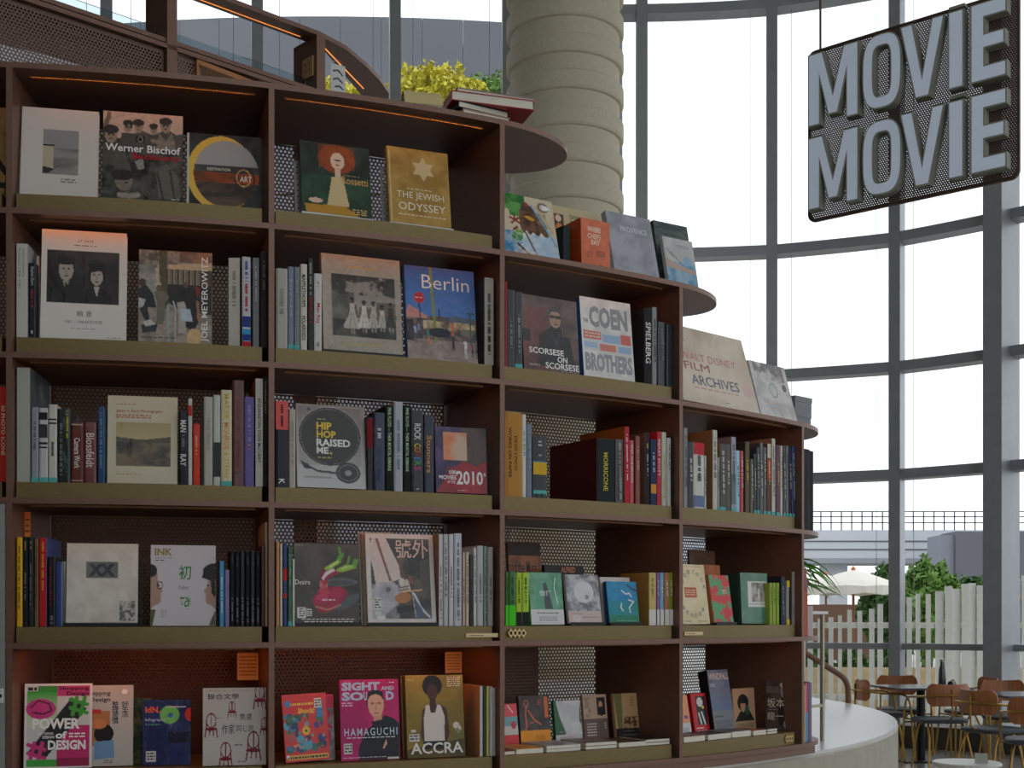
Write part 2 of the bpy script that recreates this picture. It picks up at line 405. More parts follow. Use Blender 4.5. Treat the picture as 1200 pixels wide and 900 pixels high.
class Art:
    def __init__(s, bgc, W, H, n=64):
        s.nx = n; s.ny = max(8, int(n * H / W)); s.asp = H / W
        s.x, s.y = np.meshgrid(np.linspace(0, 1, s.nx), np.linspace(0, 1, s.ny)); s.c = np.zeros((s.ny, s.nx, 3)); s.c[:] = lin(bgc); s.tx = []
    def put(s, m, c, a=1.): s.c[m] = s.c[m] * (1 - a) + np.array(lin(c)) * a; return s
    def inr(s, x0, y0, x1, y1): return (s.x >= x0) & (s.x <= x1) & (s.y >= y0) & (s.y <= y1)
    def rect(s, x0, y0, x1, y1, c, a=1.): return s.put(s.inr(x0, y0, x1, y1), c, a)
    def ell(s, cx, cy, rx, ry, c, rot=0., a=1., clip=None):
        dx, dy = s.x - cx, (s.y - cy); q, w_ = math.cos(rot), math.sin(rot)
        X, Y = dx * q + dy * s.asp * w_, (-dx * w_ + dy * s.asp * q) / s.asp
        m = (X / rx) ** 2 + (Y / ry) ** 2 <= 1
        if clip: m &= s.inr(*clip)
        return s.put(m, c, a)
    def ringe(s, cx, cy, rx, ry, k, c): d = ((s.x - cx) / rx) ** 2 + ((s.y - cy) / ry) ** 2; return s.put((d <= 1) & (d >= k * k), c)
    def poly(s, pts, c, a=1., clip=None):
        m = np.zeros(s.x.shape, bool); n = len(pts)
        for i in range(n):
            (xa, ya), (xb, yb) = pts[i], pts[(i + 1) % n]
            if ya == yb: continue
            m ^= ((ya > s.y) != (yb > s.y)) & (s.x < (xb - xa) * (s.y - ya) / (yb - ya) + xa)
        if clip: m &= s.inr(*clip)
        return s.put(m, c, a)
    def line(s, pts, w_, c):
        for (xa, ya), (xb, yb) in zip(pts[:-1], pts[1:]):
            dx, dy = xb - xa, (yb - ya) * s.asp; L = dx * dx + dy * dy + 1e-9
            t = np.clip(((s.x - xa) * dx + (s.y - ya) * s.asp * dy) / L, 0, 1)
            s.put((s.x - xa - t * dx) ** 2 + ((s.y - ya) * s.asp - t * dy) ** 2 <= w_ * w_, c)
        return s
    def grad(s, x0, y0, x1, y1, c0, c1):
        m = s.inr(x0, y0, x1, y1); t = ((s.y - y0) / (y1 - y0))[m][:, None]; s.c[m] = np.array(lin(c0)) * (1 - t) + np.array(lin(c1)) * t; return s
    def noise(s, x0, y0, x1, y1, c0, c1, sc=6, seed=1, a=1., lo=.35, hi=.65, sx=1.):
        m = s.inr(x0, y0, x1, y1); t = np.clip((fbm(s.x * sc * sx, s.y * sc * s.asp, seed) - lo) / (hi - lo), 0, 1)[m][:, None]
        s.c[m] = s.c[m] * (1 - a) + a * (np.array(lin(c0)) * (1 - t) + np.array(lin(c1)) * t); return s
    def grain(s, amt=.15, sc=18, seed=3): s.c *= (1 - amt + 2 * amt * fbm(s.x * sc, s.y * sc * s.asp, seed))[..., None]; return s
    def person(s, cx, top, h, skin, top_c, leg_c, wd=.35):
        s.ell(cx, top + h * .075, h * .05, h * .075, skin); s.poly([(cx - h * .1 * wd * 3, top + h * .16), (cx + h * .1 * wd * 3, top + h * .16), (cx + h * .08, top + h * .55), (cx - h * .08, top + h * .55)], top_c)
        s.poly([(cx - h * .08, top + h * .5), (cx + h * .08, top + h * .5), (cx + h * .09, top + h), (cx + h * .02, top + h), (cx, top + h * .65), (cx - h * .03, top + h), (cx - h * .09, top + h)], leg_c); return s
    def t(s, str_, x0, y0, x1, y1, c, b=0., sp=1., rot=0): s.tx.append((str_, x0, y0, x1, y1, c, b, sp, rot)); return s
    def marks(s, x0, y0, x1, y1, c, rows=1, fill=.6):
        """lines of print too small to read"""
        rh = (y1 - y0) / rows
        for r in range(rows):
            x = x0; y = y0 + r * rh
            while x < x1 - .005:
                w_ = rng.uniform(.02, .07) * 1.2; s.tx.append((None, x, y + rh * .2, min(x + w_, x1), y + rh * (.2 + fill * .8), c, 0, 1, 0)); x += w_ + .018
        return s

def print_mesh(parent, A, W, H, m, y0=-.0004, grid=True, x_off=0., name='cover_print', z_off=0.):
    """grid of ink plus lettering, facing -y, lower left corner at (x_off, z_off)"""
    v = []; f = []; c = []
    if grid:
        X = x_off + A.x * W; Z = z_off + (1 - A.y) * H
        v = [(a, y0, b_) for a, b_ in zip(X.ravel(), Z.ravel())]; c = A.c.reshape(-1, 3).tolist(); nx = A.nx
        f = [(j * nx + i, (j + 1) * nx + i, (j + 1) * nx + i + 1, j * nx + i + 1) for j in range(A.ny - 1) for i in range(nx - 1)]
    for (s_, xa, ya, xb, yb, cc, bd, sp, rot) in A.tx:
        k = len(v); col = lin(cc); yy = y0 - .0004
        if s_ is None: q = np.array([(0, 0), (1, 0), (1, 1), (0, 1)], float); ff = [(0, 1, 2, 3)]
        else:
            q, ff = glyphs(s_, bd, sp)
            if not len(q): continue
        if rot == 1: q = np.stack([q[:, 1], 1 - q[:, 0]], 1)        # reads top to bottom
        elif rot == -1: q = np.stack([1 - q[:, 1], q[:, 0]], 1)     # reads bottom to top
        for a, b_ in q: v.append((x_off + (xa + a * (xb - xa)) * W, yy, z_off + (1 - (yb + b_ * (ya - yb))) * H)); c.append(col)
        f += [tuple(i + k for i in p) for p in ff]
    if not v: return None
    o = mesh(name, v, f, m, parent, ink=np.array(c)); o['kind'] = 'stuff'; return o

PAGE = mat('book_pages', (226, 219, 202), .8, noise=.12, scale=120, stretch=(14, 14, .6))
def book_shell(root, W, th, H, color, m, hard=True, face=False, pages=True):
    """cover (boards and spine in one) and page block; spine at y=0 (spine-out) or at x=0 (face-out)"""
    c = .0022 if hard else .0007; e = min(.0025, th * .2); mg = .004 if hard else .0008; d = W
    outer = [(-th / 2, d), (-th / 2, e), (-th * .32, 0), (th * .32, 0), (th / 2, e), (th / 2, d)]
    inner = [(th / 2 - c, d), (th / 2 - c, e + c), (-th / 2 + c, e + c), (-th / 2 + c, d)]
    mp_ = (lambda x, y: (y, th / 2 - x)) if face else (lambda x, y: (x, y))
    g = G().prism([mp_(*p) for p in outer + inner], 0, H); cv = g.build('cover', m, root, ink=lin(color))
    if pages and th > 2.2 * c:
        a, b_ = mp_(-th / 2 + c, e + c), mp_(th / 2 - c, d - mg)
        G().box(min(a[0], b_[0]), max(a[0], b_[0]), min(a[1], b_[1]), max(a[1], b_[1]), mg, H - mg).build('pages', PAGE, root)
    return cv

ROWN = ['top row', 'second row', 'third row', 'fourth row', 'bottom row']
BAYN = {-1: 'cut-off bay at left edge', 0: 'left bay', 1: 'second bay', 2: 'third bay', 3: 'right bay'}
def base_z(bay, row): return SZ[row + 1] + TH / 2 + (BASEH if row >= TOPLEVEL[bay] else 0) + .0008
def where(bay, row):
    if row < TOPLEVEL[bay]: return 'on open top of ' + BAYN[bay]
    return ROWN[row] + ' of ' + BAYN[bay]
TEAL = (92, 178, 172)
def S(bay, row, x0, x1, top, color, look, txt=None, foot=None, bands=(), d=None, v=.03, hard=True, yaw=0., side=None, m=None, group=None, cat='book', full=None, fr=.6):
    b = BAYS[bay]; zb = base_z(bay, row); u0, u1 = b.u(x0, v), b.u(x1, v); th = max(u1 - u0 - .0014, .0035); um = min(max((u0 + u1) / 2, .0115 + th / 2), b.L - .0125 - th / 2)
    H = min(b.z(top, um, v) - zb, .372); D = min(d or H * .74, DEP - v - .03)
    r = empty('magazine' if cat == 'magazine' else 'book', mx=b.mx(um, v, zb, yaw + (um / b.L - .5) * DA))
    m = m or (PRINT if rng.rand() < .7 else MATTE)
    book_shell(r, D, th, H, side or color, m, hard)
    A = Art(color, th, H, 4)
    if side is not None: A.tx.append((None, 0.03, 0.002, .97, .998, color, 0, 1, 0))
    for (a, c_, col) in bands: A.tx.append((None, .02, a, .98, c_, col, 0, 1, 0))
    if foot: A.tx.append((None, 0, 1 - .016 / H, 1, .997, TEAL, 0, 1, 0))
    if txt:
        for t_ in (txt if isinstance(txt, list) else [txt]):
            s_, tc_, ya, yb = t_[:4]; xa, xb = t_[4:6] if len(t_) > 5 else ((1 - fr) / 2, (1 + fr) / 2)
            if s_: A.tx.append((s_, xa, ya, xb, yb, tc_, .012, 1, 1))
            else:
                y = ya
                while y < yb - .004:
                    l = rng.uniform(.006, .016); e_ = (xb - xa) * rng.uniform(.22, .3); A.tx.append((None, xa + e_, y, xb - e_, min(y + l, yb), tc_, 0, 1, 0)); y += l + (.005 if rng.rand() < .8 else .03)
    if A.tx:
        v_off = -.0006
        # later entries sit a hair further out so that print lies over the bands
        print_layers(r, A, th, H, v_off)
    tag(r, look + ', ' + where(bay, row), cat, group or ('books in the ' + where(bay, row)))
    return r
def print_layers(r, A, th, H, y0):
    v = []; f = []; c = []
    for n_, (s_, xa, ya, xb, yb, cc, bd, sp, rot) in enumerate(A.tx):
        k = len(v); yy = y0 - .00012 * n_
        if s_ is None: q = np.array([(0, 0), (1, 0), (1, 1), (0, 1)], float); ff = [(0, 1, 2, 3)]
        else:
            q, ff = glyphs(s_, bd, sp)
            if not len(q): continue
            q = np.stack([q[:, 1], 1 - q[:, 0]], 1)
        for a, b_ in q: v.append((-th / 2 + (xa + a * (xb - xa)) * th, yy, (1 - (yb + b_ * (ya - yb))) * H)); c.append(lin(cc))
        f += [tuple(i + k for i in p) for p in ff]
    o = mesh('spine_print', v, f, MATTE, r, ink=np.array(c)); o['kind'] = 'stuff'

STANDG = mat('perforated_stand_grey', (168, 170, 168), .4, .5); STANDB = mat('perforated_stand_black', (34, 33, 32), .45, .4)
def book_stand(bay, row, u0, u1, v, zb, tilt, H, m, look):
    b = BAYS[bay]; W = u1 - u0
    r = empty('book_stand', mx=b.mx(u0, v, zb)); hv = H * .82
    G().box(-.004, W + .004, -.012, .07, 0, .002).build('base_plate', m, r)
    G().box(-.004, W + .004, -.0135, -.012, 0, .012).build('front_lip', m, r)
    pv_, pf_ = perforated(W + .02, hv, .012, .0075); o = mesh('perforated_back', pv_, pf_, m, r); o.location = (-.01, .055, .002); o.rotation_euler = (-tilt, 0, 0)
    tag(r, look, 'book stand', 'book stands in the bookcase'); return r
FACES = []
def F(bay, row, xl, xr, top, look, art, color=(230, 226, 216), th=.02, tilt=9., v=.05, m=None, hard=True, dz=0., stand=None, yaw=0., roll=0., cat='book', n=88, spine=None, zb=None, v2=None):
    b = BAYS[bay]; zb = (base_z(bay, row) if zb is None else zb) + dz + (.0035 if stand else 0) + .0015; t = math.radians(tilt); zb += th * math.sin(t)
    u0, u1 = b.u(xl, v), b.u(xr, v); W = (u1 - u0) / math.cos(yaw)
    if v2 is not None: u1 = b.u(xr, v2); W = math.hypot(u1 - u0, v2 - v); yaw = math.atan2(v2 - v, u1 - u0)
    um = (u0 + u1) / 2; H = .25
    for _ in range(8): H = (b.z(top, um, v + H * math.sin(t)) - zb) / math.cos(t)
    vm = v if v2 is None else (v + v2) / 2
    if u0 < .009 + .0916 * (v + th) - 1e-3 or u0 + W * math.cos(yaw) > b.L - .009 - .0916 * max(v, v2 or v): print('CLIP', bay, row, look[:40], round(u0, 3), round(u1, 3), round(b.L, 3), v)
    r = empty('magazine' if cat == 'magazine' else 'book', mx=b.mx(u0, v, zb, yaw, t, math.radians(roll)))
    m = m or PRINT
    book_shell(r, W, th, H, spine or color, m, hard, face=True)
    A = Art(color, W, H, n); art(A)
    print_mesh(r, A, W, H, m, x_off=.0005, z_off=0.)
    tag(r, look + ', ' + where(bay, row), cat, 'covers facing out in the ' + where(bay, row))
    if stand: book_stand(bay, row, u0, u1, v, zb - .005 - th * math.sin(t) + .0002, t, H, stand, 'perforated stand of the ' + ' '.join(look.split(' with ')[0].split()[:5]) + ', ' + where(bay, row))
    return r
W_ = (232, 228, 218); K_ = (22, 22, 24); MAG = 'magazine'
# ---------------------------------------------------------------- left bay, top row
def a(A):
    A.noise(.28, .24, .74, .74, (112, 110, 106), (150, 148, 142), 3, 5, sx=.4).rect(.28, .24, .74, .45, (150, 148, 146)).noise(.28, .45, .74, .74, (105, 103, 98), (152, 150, 143), 9, 8, .8, sx=.3)
    A.rect(.28, .42, .42, .70, (190, 176, 150)).rect(.28, .41, .43, .43, (40, 36, 32)).poly([(.28, .66), (.42, .68), (.5, .64), (.36, .73), (.28, .74)], (50, 46, 40)).marks(.52, .785, .72, .84, (120, 112, 100), 2)
F(0, 0, 22.8, 114, 128, 'pale grey book with small square seascape photograph', a, (214, 206, 196), .022)
def a(A):
    A.noise(0, 0, 1, 1, (34, 32, 29), (104, 98, 90), 6, 11).noise(0, .3, 1, 1, (26, 25, 23), (92, 86, 78), 11, 21, .6)
    A.poly([(0, 0), (1, 0), (1, .2), (.92, .22), (.8, .16), (.62, .24), (.5, .2), (.3, .26), (.2, .3), (0, .2)], (206, 176, 156))
    A.line([(.02, .18), (.07, .06)], .03, (120, 100, 88)).ell(.07, .04, .03, .035, (130, 108, 94))
    for x, y, r, tilt in ((.1, .26, .1, 0), (.31, .16, .07, 0), (.44, .15, .075, .2), (.63, .17, .06, 0), (.78, .12, .085, .3)):
        A.poly([(x - r * 1.6, y + r * 3.4), (x - r * 1.1, y + r * 1.1), (x + r * 1.1, y + r * 1.1), (x + r * 1.7, y + r * 3.4)], (84, 78, 70)); A.ell(x, y, r * .78, r * 1.0, (158, 138, 120)); A.ell(x, y - r * .55, r * .95, r * .52, (58, 53, 48)); A.ell(x - r * .3, y + .005, r * .16, r * .1, (50, 42, 36)); A.ell(x + r * .3, y + .005, r * .16, r * .1, (50, 42, 36)); A.ell(x, y + r * .5, r * .25, r * .09, (84, 62, 54))
    A.poly([(.7, .2), (.78, .3), (.86, .2), (.92, .4), (.66, .4)], (128, 120, 108)).rect(.41, .255, .52, .335, (36, 34, 32)).ell(.465, .295, .032, .035, (20, 20, 20)).ringe(.465, .295, .034, .037, .7, (140, 134, 124)).rect(.28, .12, .36, .18, (30, 28, 27)).ell(.32, .15, .022, .022, (120, 114, 104))
    A.line([(.62, .3), (.75, .33), (.88, .31)], .025, (150, 130, 112)).poly([(.4, .55), (.5, .5), (.52, .62), (.44, .64)], (150, 144, 132)).ell(.27, .78, .11, .1, (130, 116, 102)).ell(.24, .71, .14, .06, (46, 42, 38)).ell(.3, .79, .02, .01, (40, 34, 30)).line([(.22, .93), (.34, .94), (.44, .92)], .035, (158, 148, 134)).poly([(.66, .62), (.8, .55), (.95, .7), (.98, .95), (.7, .95)], (104, 98, 88)).line([(.68, .65), (.76, .95)], .012, (60, 56, 50)).line([(.84, .62), (.9, .95)], .012, (64, 60, 54)).poly([(.1, .5), (.28, .44), (.36, .66), (.14, .62)], (90, 84, 76)).grain(.3, 34)
    A.t('Werner Bischof', .03, .36, .97, .445, (240, 236, 230), .02).t('Backstory', .37, .455, .97, .54, (176, 26, 34), .02).marks(.86, .94, .97, .96, (210, 205, 200))
F(0, 0, 119, 213.5, 133, 'black and white crowd photograph book with white title', a, (60, 56, 52), .024, n=100)
def a(A):
    A.rect(0, 0, 1, 1, (40, 40, 40)).noise(0, 0, 1, 1, (34, 34, 34), (64, 62, 60), 5, 31)
    A.ell(.46, .54, .46, .52, (238, 190, 78)); A.ell(.53, .54, .44, .46, (176, 170, 164))
    for y0, y1, c0, c1, s in ((.42, .52, (60, 58, 58), (92, 88, 88), 4), (.52, .66, (190, 78, 34), (110, 60, 34), 8), (.66, 1.0, (60, 52, 46), (104, 84, 70), 9)):
        q = A.inr(0, y0, 1, y1) & (((A.x - .53) / .44) ** 2 + ((A.y - .54) / .46) ** 2 <= 1); keep = A.c.copy(); A.noise(0, y0, 1, y1, c0, c1, s, 7, sx=.4); keep[q] = A.c[q]; A.c = keep
    A.ringe(.78, .6, .14, .17, .8, (60, 52, 48)).ringe(.76, .58, .1, .12, .9, (236, 190, 90)).t('DESTINATION', .27, .46, .58, .5, (236, 226, 205), .01).t('ART', .71, .555, .87, .635, (240, 232, 215), .01)
    A.rect(0, .0, .025, 1, (200, 198, 190))
F(0, 0, 218.5, 306, 158.5, 'landscape-format black book with yellow crescent around desert horizon', a, (52, 50, 48), .022)
def a(A): A.noise(0, 0, 1, 1, (128, 100, 60), (160, 128, 80), 3, 4).line([(.7, .5), (1, .75)], .05, (30, 24, 18)).line([(.6, .85), (1, .9)], .05, (30, 24, 18))
F(-1, 0, -62, 5, 126, 'tan cover with black strokes', a, (150, 120, 76), .02)
# ---------------------------------------------------------------- second bay, top row
def a(A):   # generic portrait stand-in of like colours
    A.noise(0, 0, 1, 1, (24, 40, 34), (44, 62, 52), 5, 41).noise(0, .45, 1, .95, (28, 58, 38), (46, 84, 56), 6, 43, .8)
    A.ell(.52, .2, .27, .2, (150, 66, 24)).noise(.26, .02, .78, .34, (120, 46, 16), (176, 88, 34), 12, 45, .45).ell(.53, .23, .1, .12, (232, 200, 172)).rect(.49, .32, .57, .46, (226, 190, 160))
    A.poly([(.44, .45), (.6, .45), (.68, .85), (.36, .85)], (214, 190, 140)).ell(.2, .8, .1, .035, (226, 190, 160)).poly([(.04, .86), (.62, .84), (.82, .97), (.06, .97)], (190, 140, 40)).ell(.53, .215, .05, .012, (70, 40, 26)).ell(.53, .285, .03, .012, (180, 70, 60))
    A.t('Rossetti', .58, .43, .96, .53, (216, 168, 92), .006).marks(.6, .405, .84, .425, (190, 150, 90)).marks(.72, .86, .93, .95, (214, 180, 110), 3)
F(1, 0, 354, 436, 169.5, 'dark green painted portrait book of red-haired woman', a, (46, 44, 38), .03, m=FILM, stand=STANDG)
def a(A):
    A.rect(0, 0, 1, 1, (176, 138, 62)).noise(0, 0, 1, 1, (160, 122, 50), (190, 152, 76), 4, 51)
    c = (216, 190, 140)
    for r_ in (0, math.pi): A.poly([(.58 + .2 * math.sin(r_ + k * 2.094), .25 - .2 / A.asp * math.cos(r_ + k * 2.094)) for k in range(3)], c)
    A.grain(.1, 40).rect(.03, .05, .035, .95, (226, 210, 170)).rect(.96, .05, .965, .95, (226, 210, 170))
    A.t('THE JEWISH', .13, .56, .9, .67, (232, 222, 196), .004).t('ODYSSEY', .15, .70, .92, .80, (236, 228, 204), .004).marks(.3, .51, .7, .535, (226, 210, 175)).marks(.14, .845, .92, .875, (226, 210, 175))
F(1, 0, 457, 529, 175.5, 'gold book with pale six-pointed star', a, (186, 146, 70), .03, m=FILM, stand=STANDG)
# ---------------------------------------------------------------- left bay, second row
S(0, 1, 18.7, 32.8, 285.4, (206, 200, 190), 'tall white hardback with grey spine lettering', [('ANDY WARHOL', (130, 128, 122), .05, .36, .52, .72), ('Polaroids 1958–1987', (130, 128, 122), .05, .48, .2, .38)], side=(160, 170, 178))
S(0, 1, 33.2, 42, 308, (36, 40, 46), 'short black book beside tall white hardback', [('Stephen Shore', (190, 190, 186), .05, .3), (None, (170, 60, 60), .35, .6), (None, (220, 220, 220), .9, .96)])
S(0, 1, 42.4, 46, 300, (178, 160, 140), 'thin tan book squeezed beside cadet portrait cover', side=(190, 150, 130), v=.07)
def a(A):
    A.noise(.07, .19, .91, .675, (36, 30, 29), (58, 50, 46), 3, 61); cl = (.07, .19, .91, .675)
    for x, y, r, c, wom in ((.29, .37, .085, (170, 160, 150), 0), (.65, .41, .078, (176, 166, 154), 1)):
        A.poly([(x - r * 2.4, .69), (x - r * 2.2, y + .17), (x - r * .8, y + .11), (x + r * .8, y + .11), (x + r * 2.2, y + .17), (x + r * 2.4, .69)], (30, 26, 27), clip=cl); A.poly([(x - .035, y + .1), (x + .035, y + .1), (x + .002, y + .2)], (186, 178, 168), clip=cl)
        if wom: A.ell(x, y - .01, r * 1.35, r * 1.35, (20, 17, 17)); A.ell(x, y + .01, r * .92, r * 1.05, c); A.poly([(x - r, y - .03), (x - r * .6, y - r), (x + r * .6, y - r), (x + r, y - .03), (x + r * .3, y - .045), (x - r * .5, y - .03)], (20, 17, 17))
        else: A.rect(x - .025, y + .06, x + .025, y + .12, (150, 140, 130)); A.ell(x, y, r, r * 1.15, c); A.poly([(x - .015, y + .12), (x + .015, y + .12), (x + .02, y + .22), (x - .01, y + .22)], (36, 32, 32), clip=cl)
        A.ell(x, y - r * (1.1 if not wom else 1.25), r * 1.35, r * .55, (24, 20, 20)).rect(x - r * 1.2, y - r * .85, x + r * 1.2, y - r * .66, (16, 14, 14))
        A.ell(x - .03, y - .012, .016, .007, (44, 36, 32)); A.ell(x + .03, y - .012, .016, .007, (44, 36, 32)); A.line([(x, y), (x - .004, y + .03), (x + .01, y + .032)], .005, (130, 118, 108)); A.ell(x, y + .055, .024, .008, (112, 78, 72))
    A.noise(.07, .19, .91, .3, (40, 34, 32), (84, 74, 68), 4, 66, .35)
    A.t('AT EASE', .42, .085, .6, .105, (110, 80, 50), .01, 1.3).marks(.38, .13, .64, .145, (120, 90, 60)).t('稍 息', .42, .74, .6, .795, (130, 120, 108), .01).t('1981—1984年的中国', .28, .825, .72, .86, (130, 122, 110)).marks(.36, .9, .64, .91, (130, 122, 110)).marks(.78, .975, .96, .985, (120, 112, 100))
F(0, 1, 46.5, 147, 271, 'large white book with dark photograph of two cadets', a, (222, 216, 206), .03, 7, v=.04, n=100)
def a(A):
    A.grad(0, 0, 1, .4, (150, 140, 136), (176, 170, 162)).noise(0, .15, .35, .5, (96, 104, 96), (150, 152, 144), 5, 72, .8).noise(.3, 0, 1, .12, (96, 66, 40), (150, 104, 60), 8, 73, .8).noise(0, 0, .55, .16, (60, 56, 44), (150, 140, 128), 9, 74, .8, .4, .6)
    A.poly([(.24, .16), (1, .11), (1, .2), (.3, .22)], (196, 172, 138)).poly([(.22, .2), (.3, .16), (.3, .36), (.24, .36)], (196, 176, 146)).rect(.38, .2, 1, .38, (74, 66, 58))
    for x in (.4, .47, .55, .62, .7, .78): A.rect(x, .2, x + .05, .36, (118, 112, 98)); A.rect(x, .2, x + .008, .37, (176, 156, 124))
    A.rect(0, .62, 1, 1, (150, 136, 122)).noise(0, .6, 1, 1, (126, 114, 102), (168, 154, 138), 7, 75, .7).poly([(.36, .36), (1, .36), (1, .68), (.56, .64), (.4, .56)], (46, 42, 40)).poly([(.27, .0), (.38, .0), (.38, .5), (.42, .62), (.3, .62)], (78, 76, 54)).noise(.27, 0, .4, .62, (62, 60, 42), (104, 98, 70), 12, 76, .4)
    A.poly([(.0, .42), (.1, .38), (.2, .48), (.24, .62), (.12, .62), (.16, .78), (.1, .78), (0, .62)], (40, 42, 48)).ell(.05, .36, .05, .045, (70, 54, 46)).poly([(0, .52), (.1, .54), (.06, .62), (0, .64)], (186, 184, 182)).ell(.26, .37, .045, .03, (186, 176, 150)).ell(.27, .41, .035, .035, (120, 92, 76)).poly([(.2, .45), (.34, .44), (.42, .5), (.36, .56), (.34, .8), (.24, .8), (.26, .58)], (112, 108, 92))
    A.ell(.64, .36, .03, .035, (110, 80, 66)).poly([(.56, .42), (.8, .4), (.84, .7), (.76, .86), (.58, .8)], (34, 32, 34)).poly([(.52, .56), (.62, .54), (.66, .64), (.64, .78), (.66, .9), (.54, .88), (.54, .7)], (176, 168, 156)).poly([(.56, .62), (.7, .62), (.74, .76), (.58, .76)], (186, 194, 206)).poly([(.76, .36), (.84, .4), (.8, .5)], (150, 34, 44)).poly([(.78, .52), (.82, .54), (.84, .74), (.8, .74)], (168, 110, 80)).ell(.92, .34, .04, .04, (120, 84, 60))
    A.poly([(.04, .82), (.14, .76), (.26, .8), (.24, .88), (.06, .9)], (52, 56, 64)).poly([(.06, .78), (.16, .75), (.24, .8), (.1, .83)], (196, 190, 180)).line([(.47, .55), (.5, .62), (.5, .98)], .012, (176, 176, 172)).line([(.4, .6), (.41, .98)], .02, (150, 164, 156)).ell(.76, .93, .1, .1, (212, 178, 122)).grain(.25, 30)
    A.t('JOEL MEYEROWITZ', .855, .05, .965, .97, (238, 236, 228), .012, rot=-1).marks(.05, .935, .5, .955, (60, 54, 50))
F(0, 1, 161.5, 248, 294.5, 'colour street photograph book with white vertical title', a, (150, 142, 130), .03, 8, n=100)
S(0, 1, 267, 282, 302, (206, 200, 188), 'thick cream spine with dark brown patterned cover', (None, (150, 142, 128), .15, .55), side=(64, 50, 38), yaw=-.30, d=.26, v=.045)
S(0, 1, 283.5, 294, 301, (206, 204, 206), 'white spine with red and blue letters and blue blocks', [(None, (196, 52, 56), .3, .62), (None, (56, 92, 170), .05, .28)], bands=[(.66, .78, (52, 70, 140)), (.8, .86, (70, 160, 210)), (.86, .93, (40, 70, 150)), (.94, 1, (190, 40, 50))])
S(0, 1, 296, 304, 302, (132, 134, 134), 'plain grey spine next to red and blue lettered book', (None, (180, 180, 178), .1, .5))
S(0, 1, 305, 313.5, 294.5, (50, 44, 44), 'tall dark spine against the upright', (None, (120, 110, 108), .1, .4))
# ---------------------------------------------------------------- second bay, second row
S(1, 1, 323.5, 337, 314.5, (176, 172, 164), 'wide pale grey spine against the upright', (None, (150, 146, 138), .25, .6))
S(1, 1, 337.3, 344.3, 312.5, (128, 140, 156), 'blue-grey spine with turquoise foot', (None, (170, 176, 186), .15, .6), foot=1)
S(1, 1, 344.5, 351.6, 313, (120, 128, 130), 'slate grey spine with turquoise foot', (None, (150, 156, 158), .15, .7), foot=1)
S(1, 1, 352, 360, 309.5, (212, 204, 188), 'cream spine with black vertical capitals', [('MAPPLETHORPE', (40, 36, 32), .12, .5), ('POLAROIDS', (40, 36, 32), .6, .88)])
S(1, 1, 360.4, 367.4, 302.5, (38, 38, 36), 'tallest black spine with pale and red lettering', [(None, (170, 168, 160), .05, .4), (None, (170, 48, 44), .42, .7)])
S(1, 1, 368, 377.2, 320.5, (214, 208, 204), 'short white spine with red script title', [('Man Ray', (190, 44, 60), .38, .64), (None, (160, 156, 150), .1, .2), (None, (120, 116, 110), .88, .93)])
def a(A):
    A.grad(.12, .2, .92, .5, (120, 114, 104), (158, 150, 138)).noise(.12, .2, .92, .4, (40, 38, 36), (150, 142, 130), 8, 82, .9, .48, .6).noise(.12, .38, .4, .72, (50, 47, 44), (96, 90, 82), 7, 84, .8).noise(.68, .46, .92, .72, (52, 49, 46), (92, 86, 80), 7, 85, .8).noise(.12, .66, .92, .83, (38, 37, 35), (84, 80, 72), 8, 83)
    for x, t_, h, w_, c in ((.37, .46, .34, .13, (186, 180, 168)), (.52, .48, .3, .09, (212, 206, 196)), (.64, .48, .29, .075, (182, 176, 164)), (.75, .51, .24, .06, (190, 184, 172)), (.86, .48, .27, .08, (58, 54, 51))):
        A.ell(x, t_, .026, .026, (88, 74, 64)).ell(x, t_ - .014, .028, .016, (36, 32, 30)).poly([(x - .035, t_ + .03), (x + .035, t_ + .03), (x + .03, t_ + h * .36), (x + w_ * .8, t_ + h * .8), (x + w_ * .7, t_ + h * .86), (x - w_ * .8, t_ + h * .86), (x - w_ * .9, t_ + h * .78), (x - .03, t_ + h * .36)], c).line([(x - .04, t_ + .05), (x - .065, t_ + h * .5)], .014, (110, 92, 80)).line([(x + .04, t_ + .05), (x + .065, t_ + h * .5)], .014, (110, 92, 80)).line([(x - .015, t_ + h * .85), (x - .015, t_ + h)], .01, (150, 140, 130)).line([(x + .02, t_ + h * .85), (x + .02, t_ + h)], .01, (150, 140, 130))
        A.line([(x - .01, t_ + h * .4), (x - w_ * .3, t_ + h * .84)], .006, tuple(int(q * .78) for q in c)).line([(x + .01, t_ + h * .4), (x + w_ * .3, t_ + h * .84)], .006, tuple(int(q * .82) for q in c))
    A.grain(.2, 30).marks(.32, .1, .7, .14, (196, 156, 84)).marks(.26, .89, .74, .935, (190, 168, 104))
F(1, 1, 379.5, 472, 301, 'large grey book with photograph of girls in white dresses', a, (168, 158, 142), .03, 7, v=.045, m=FILM, stand=STANDB, n=100)
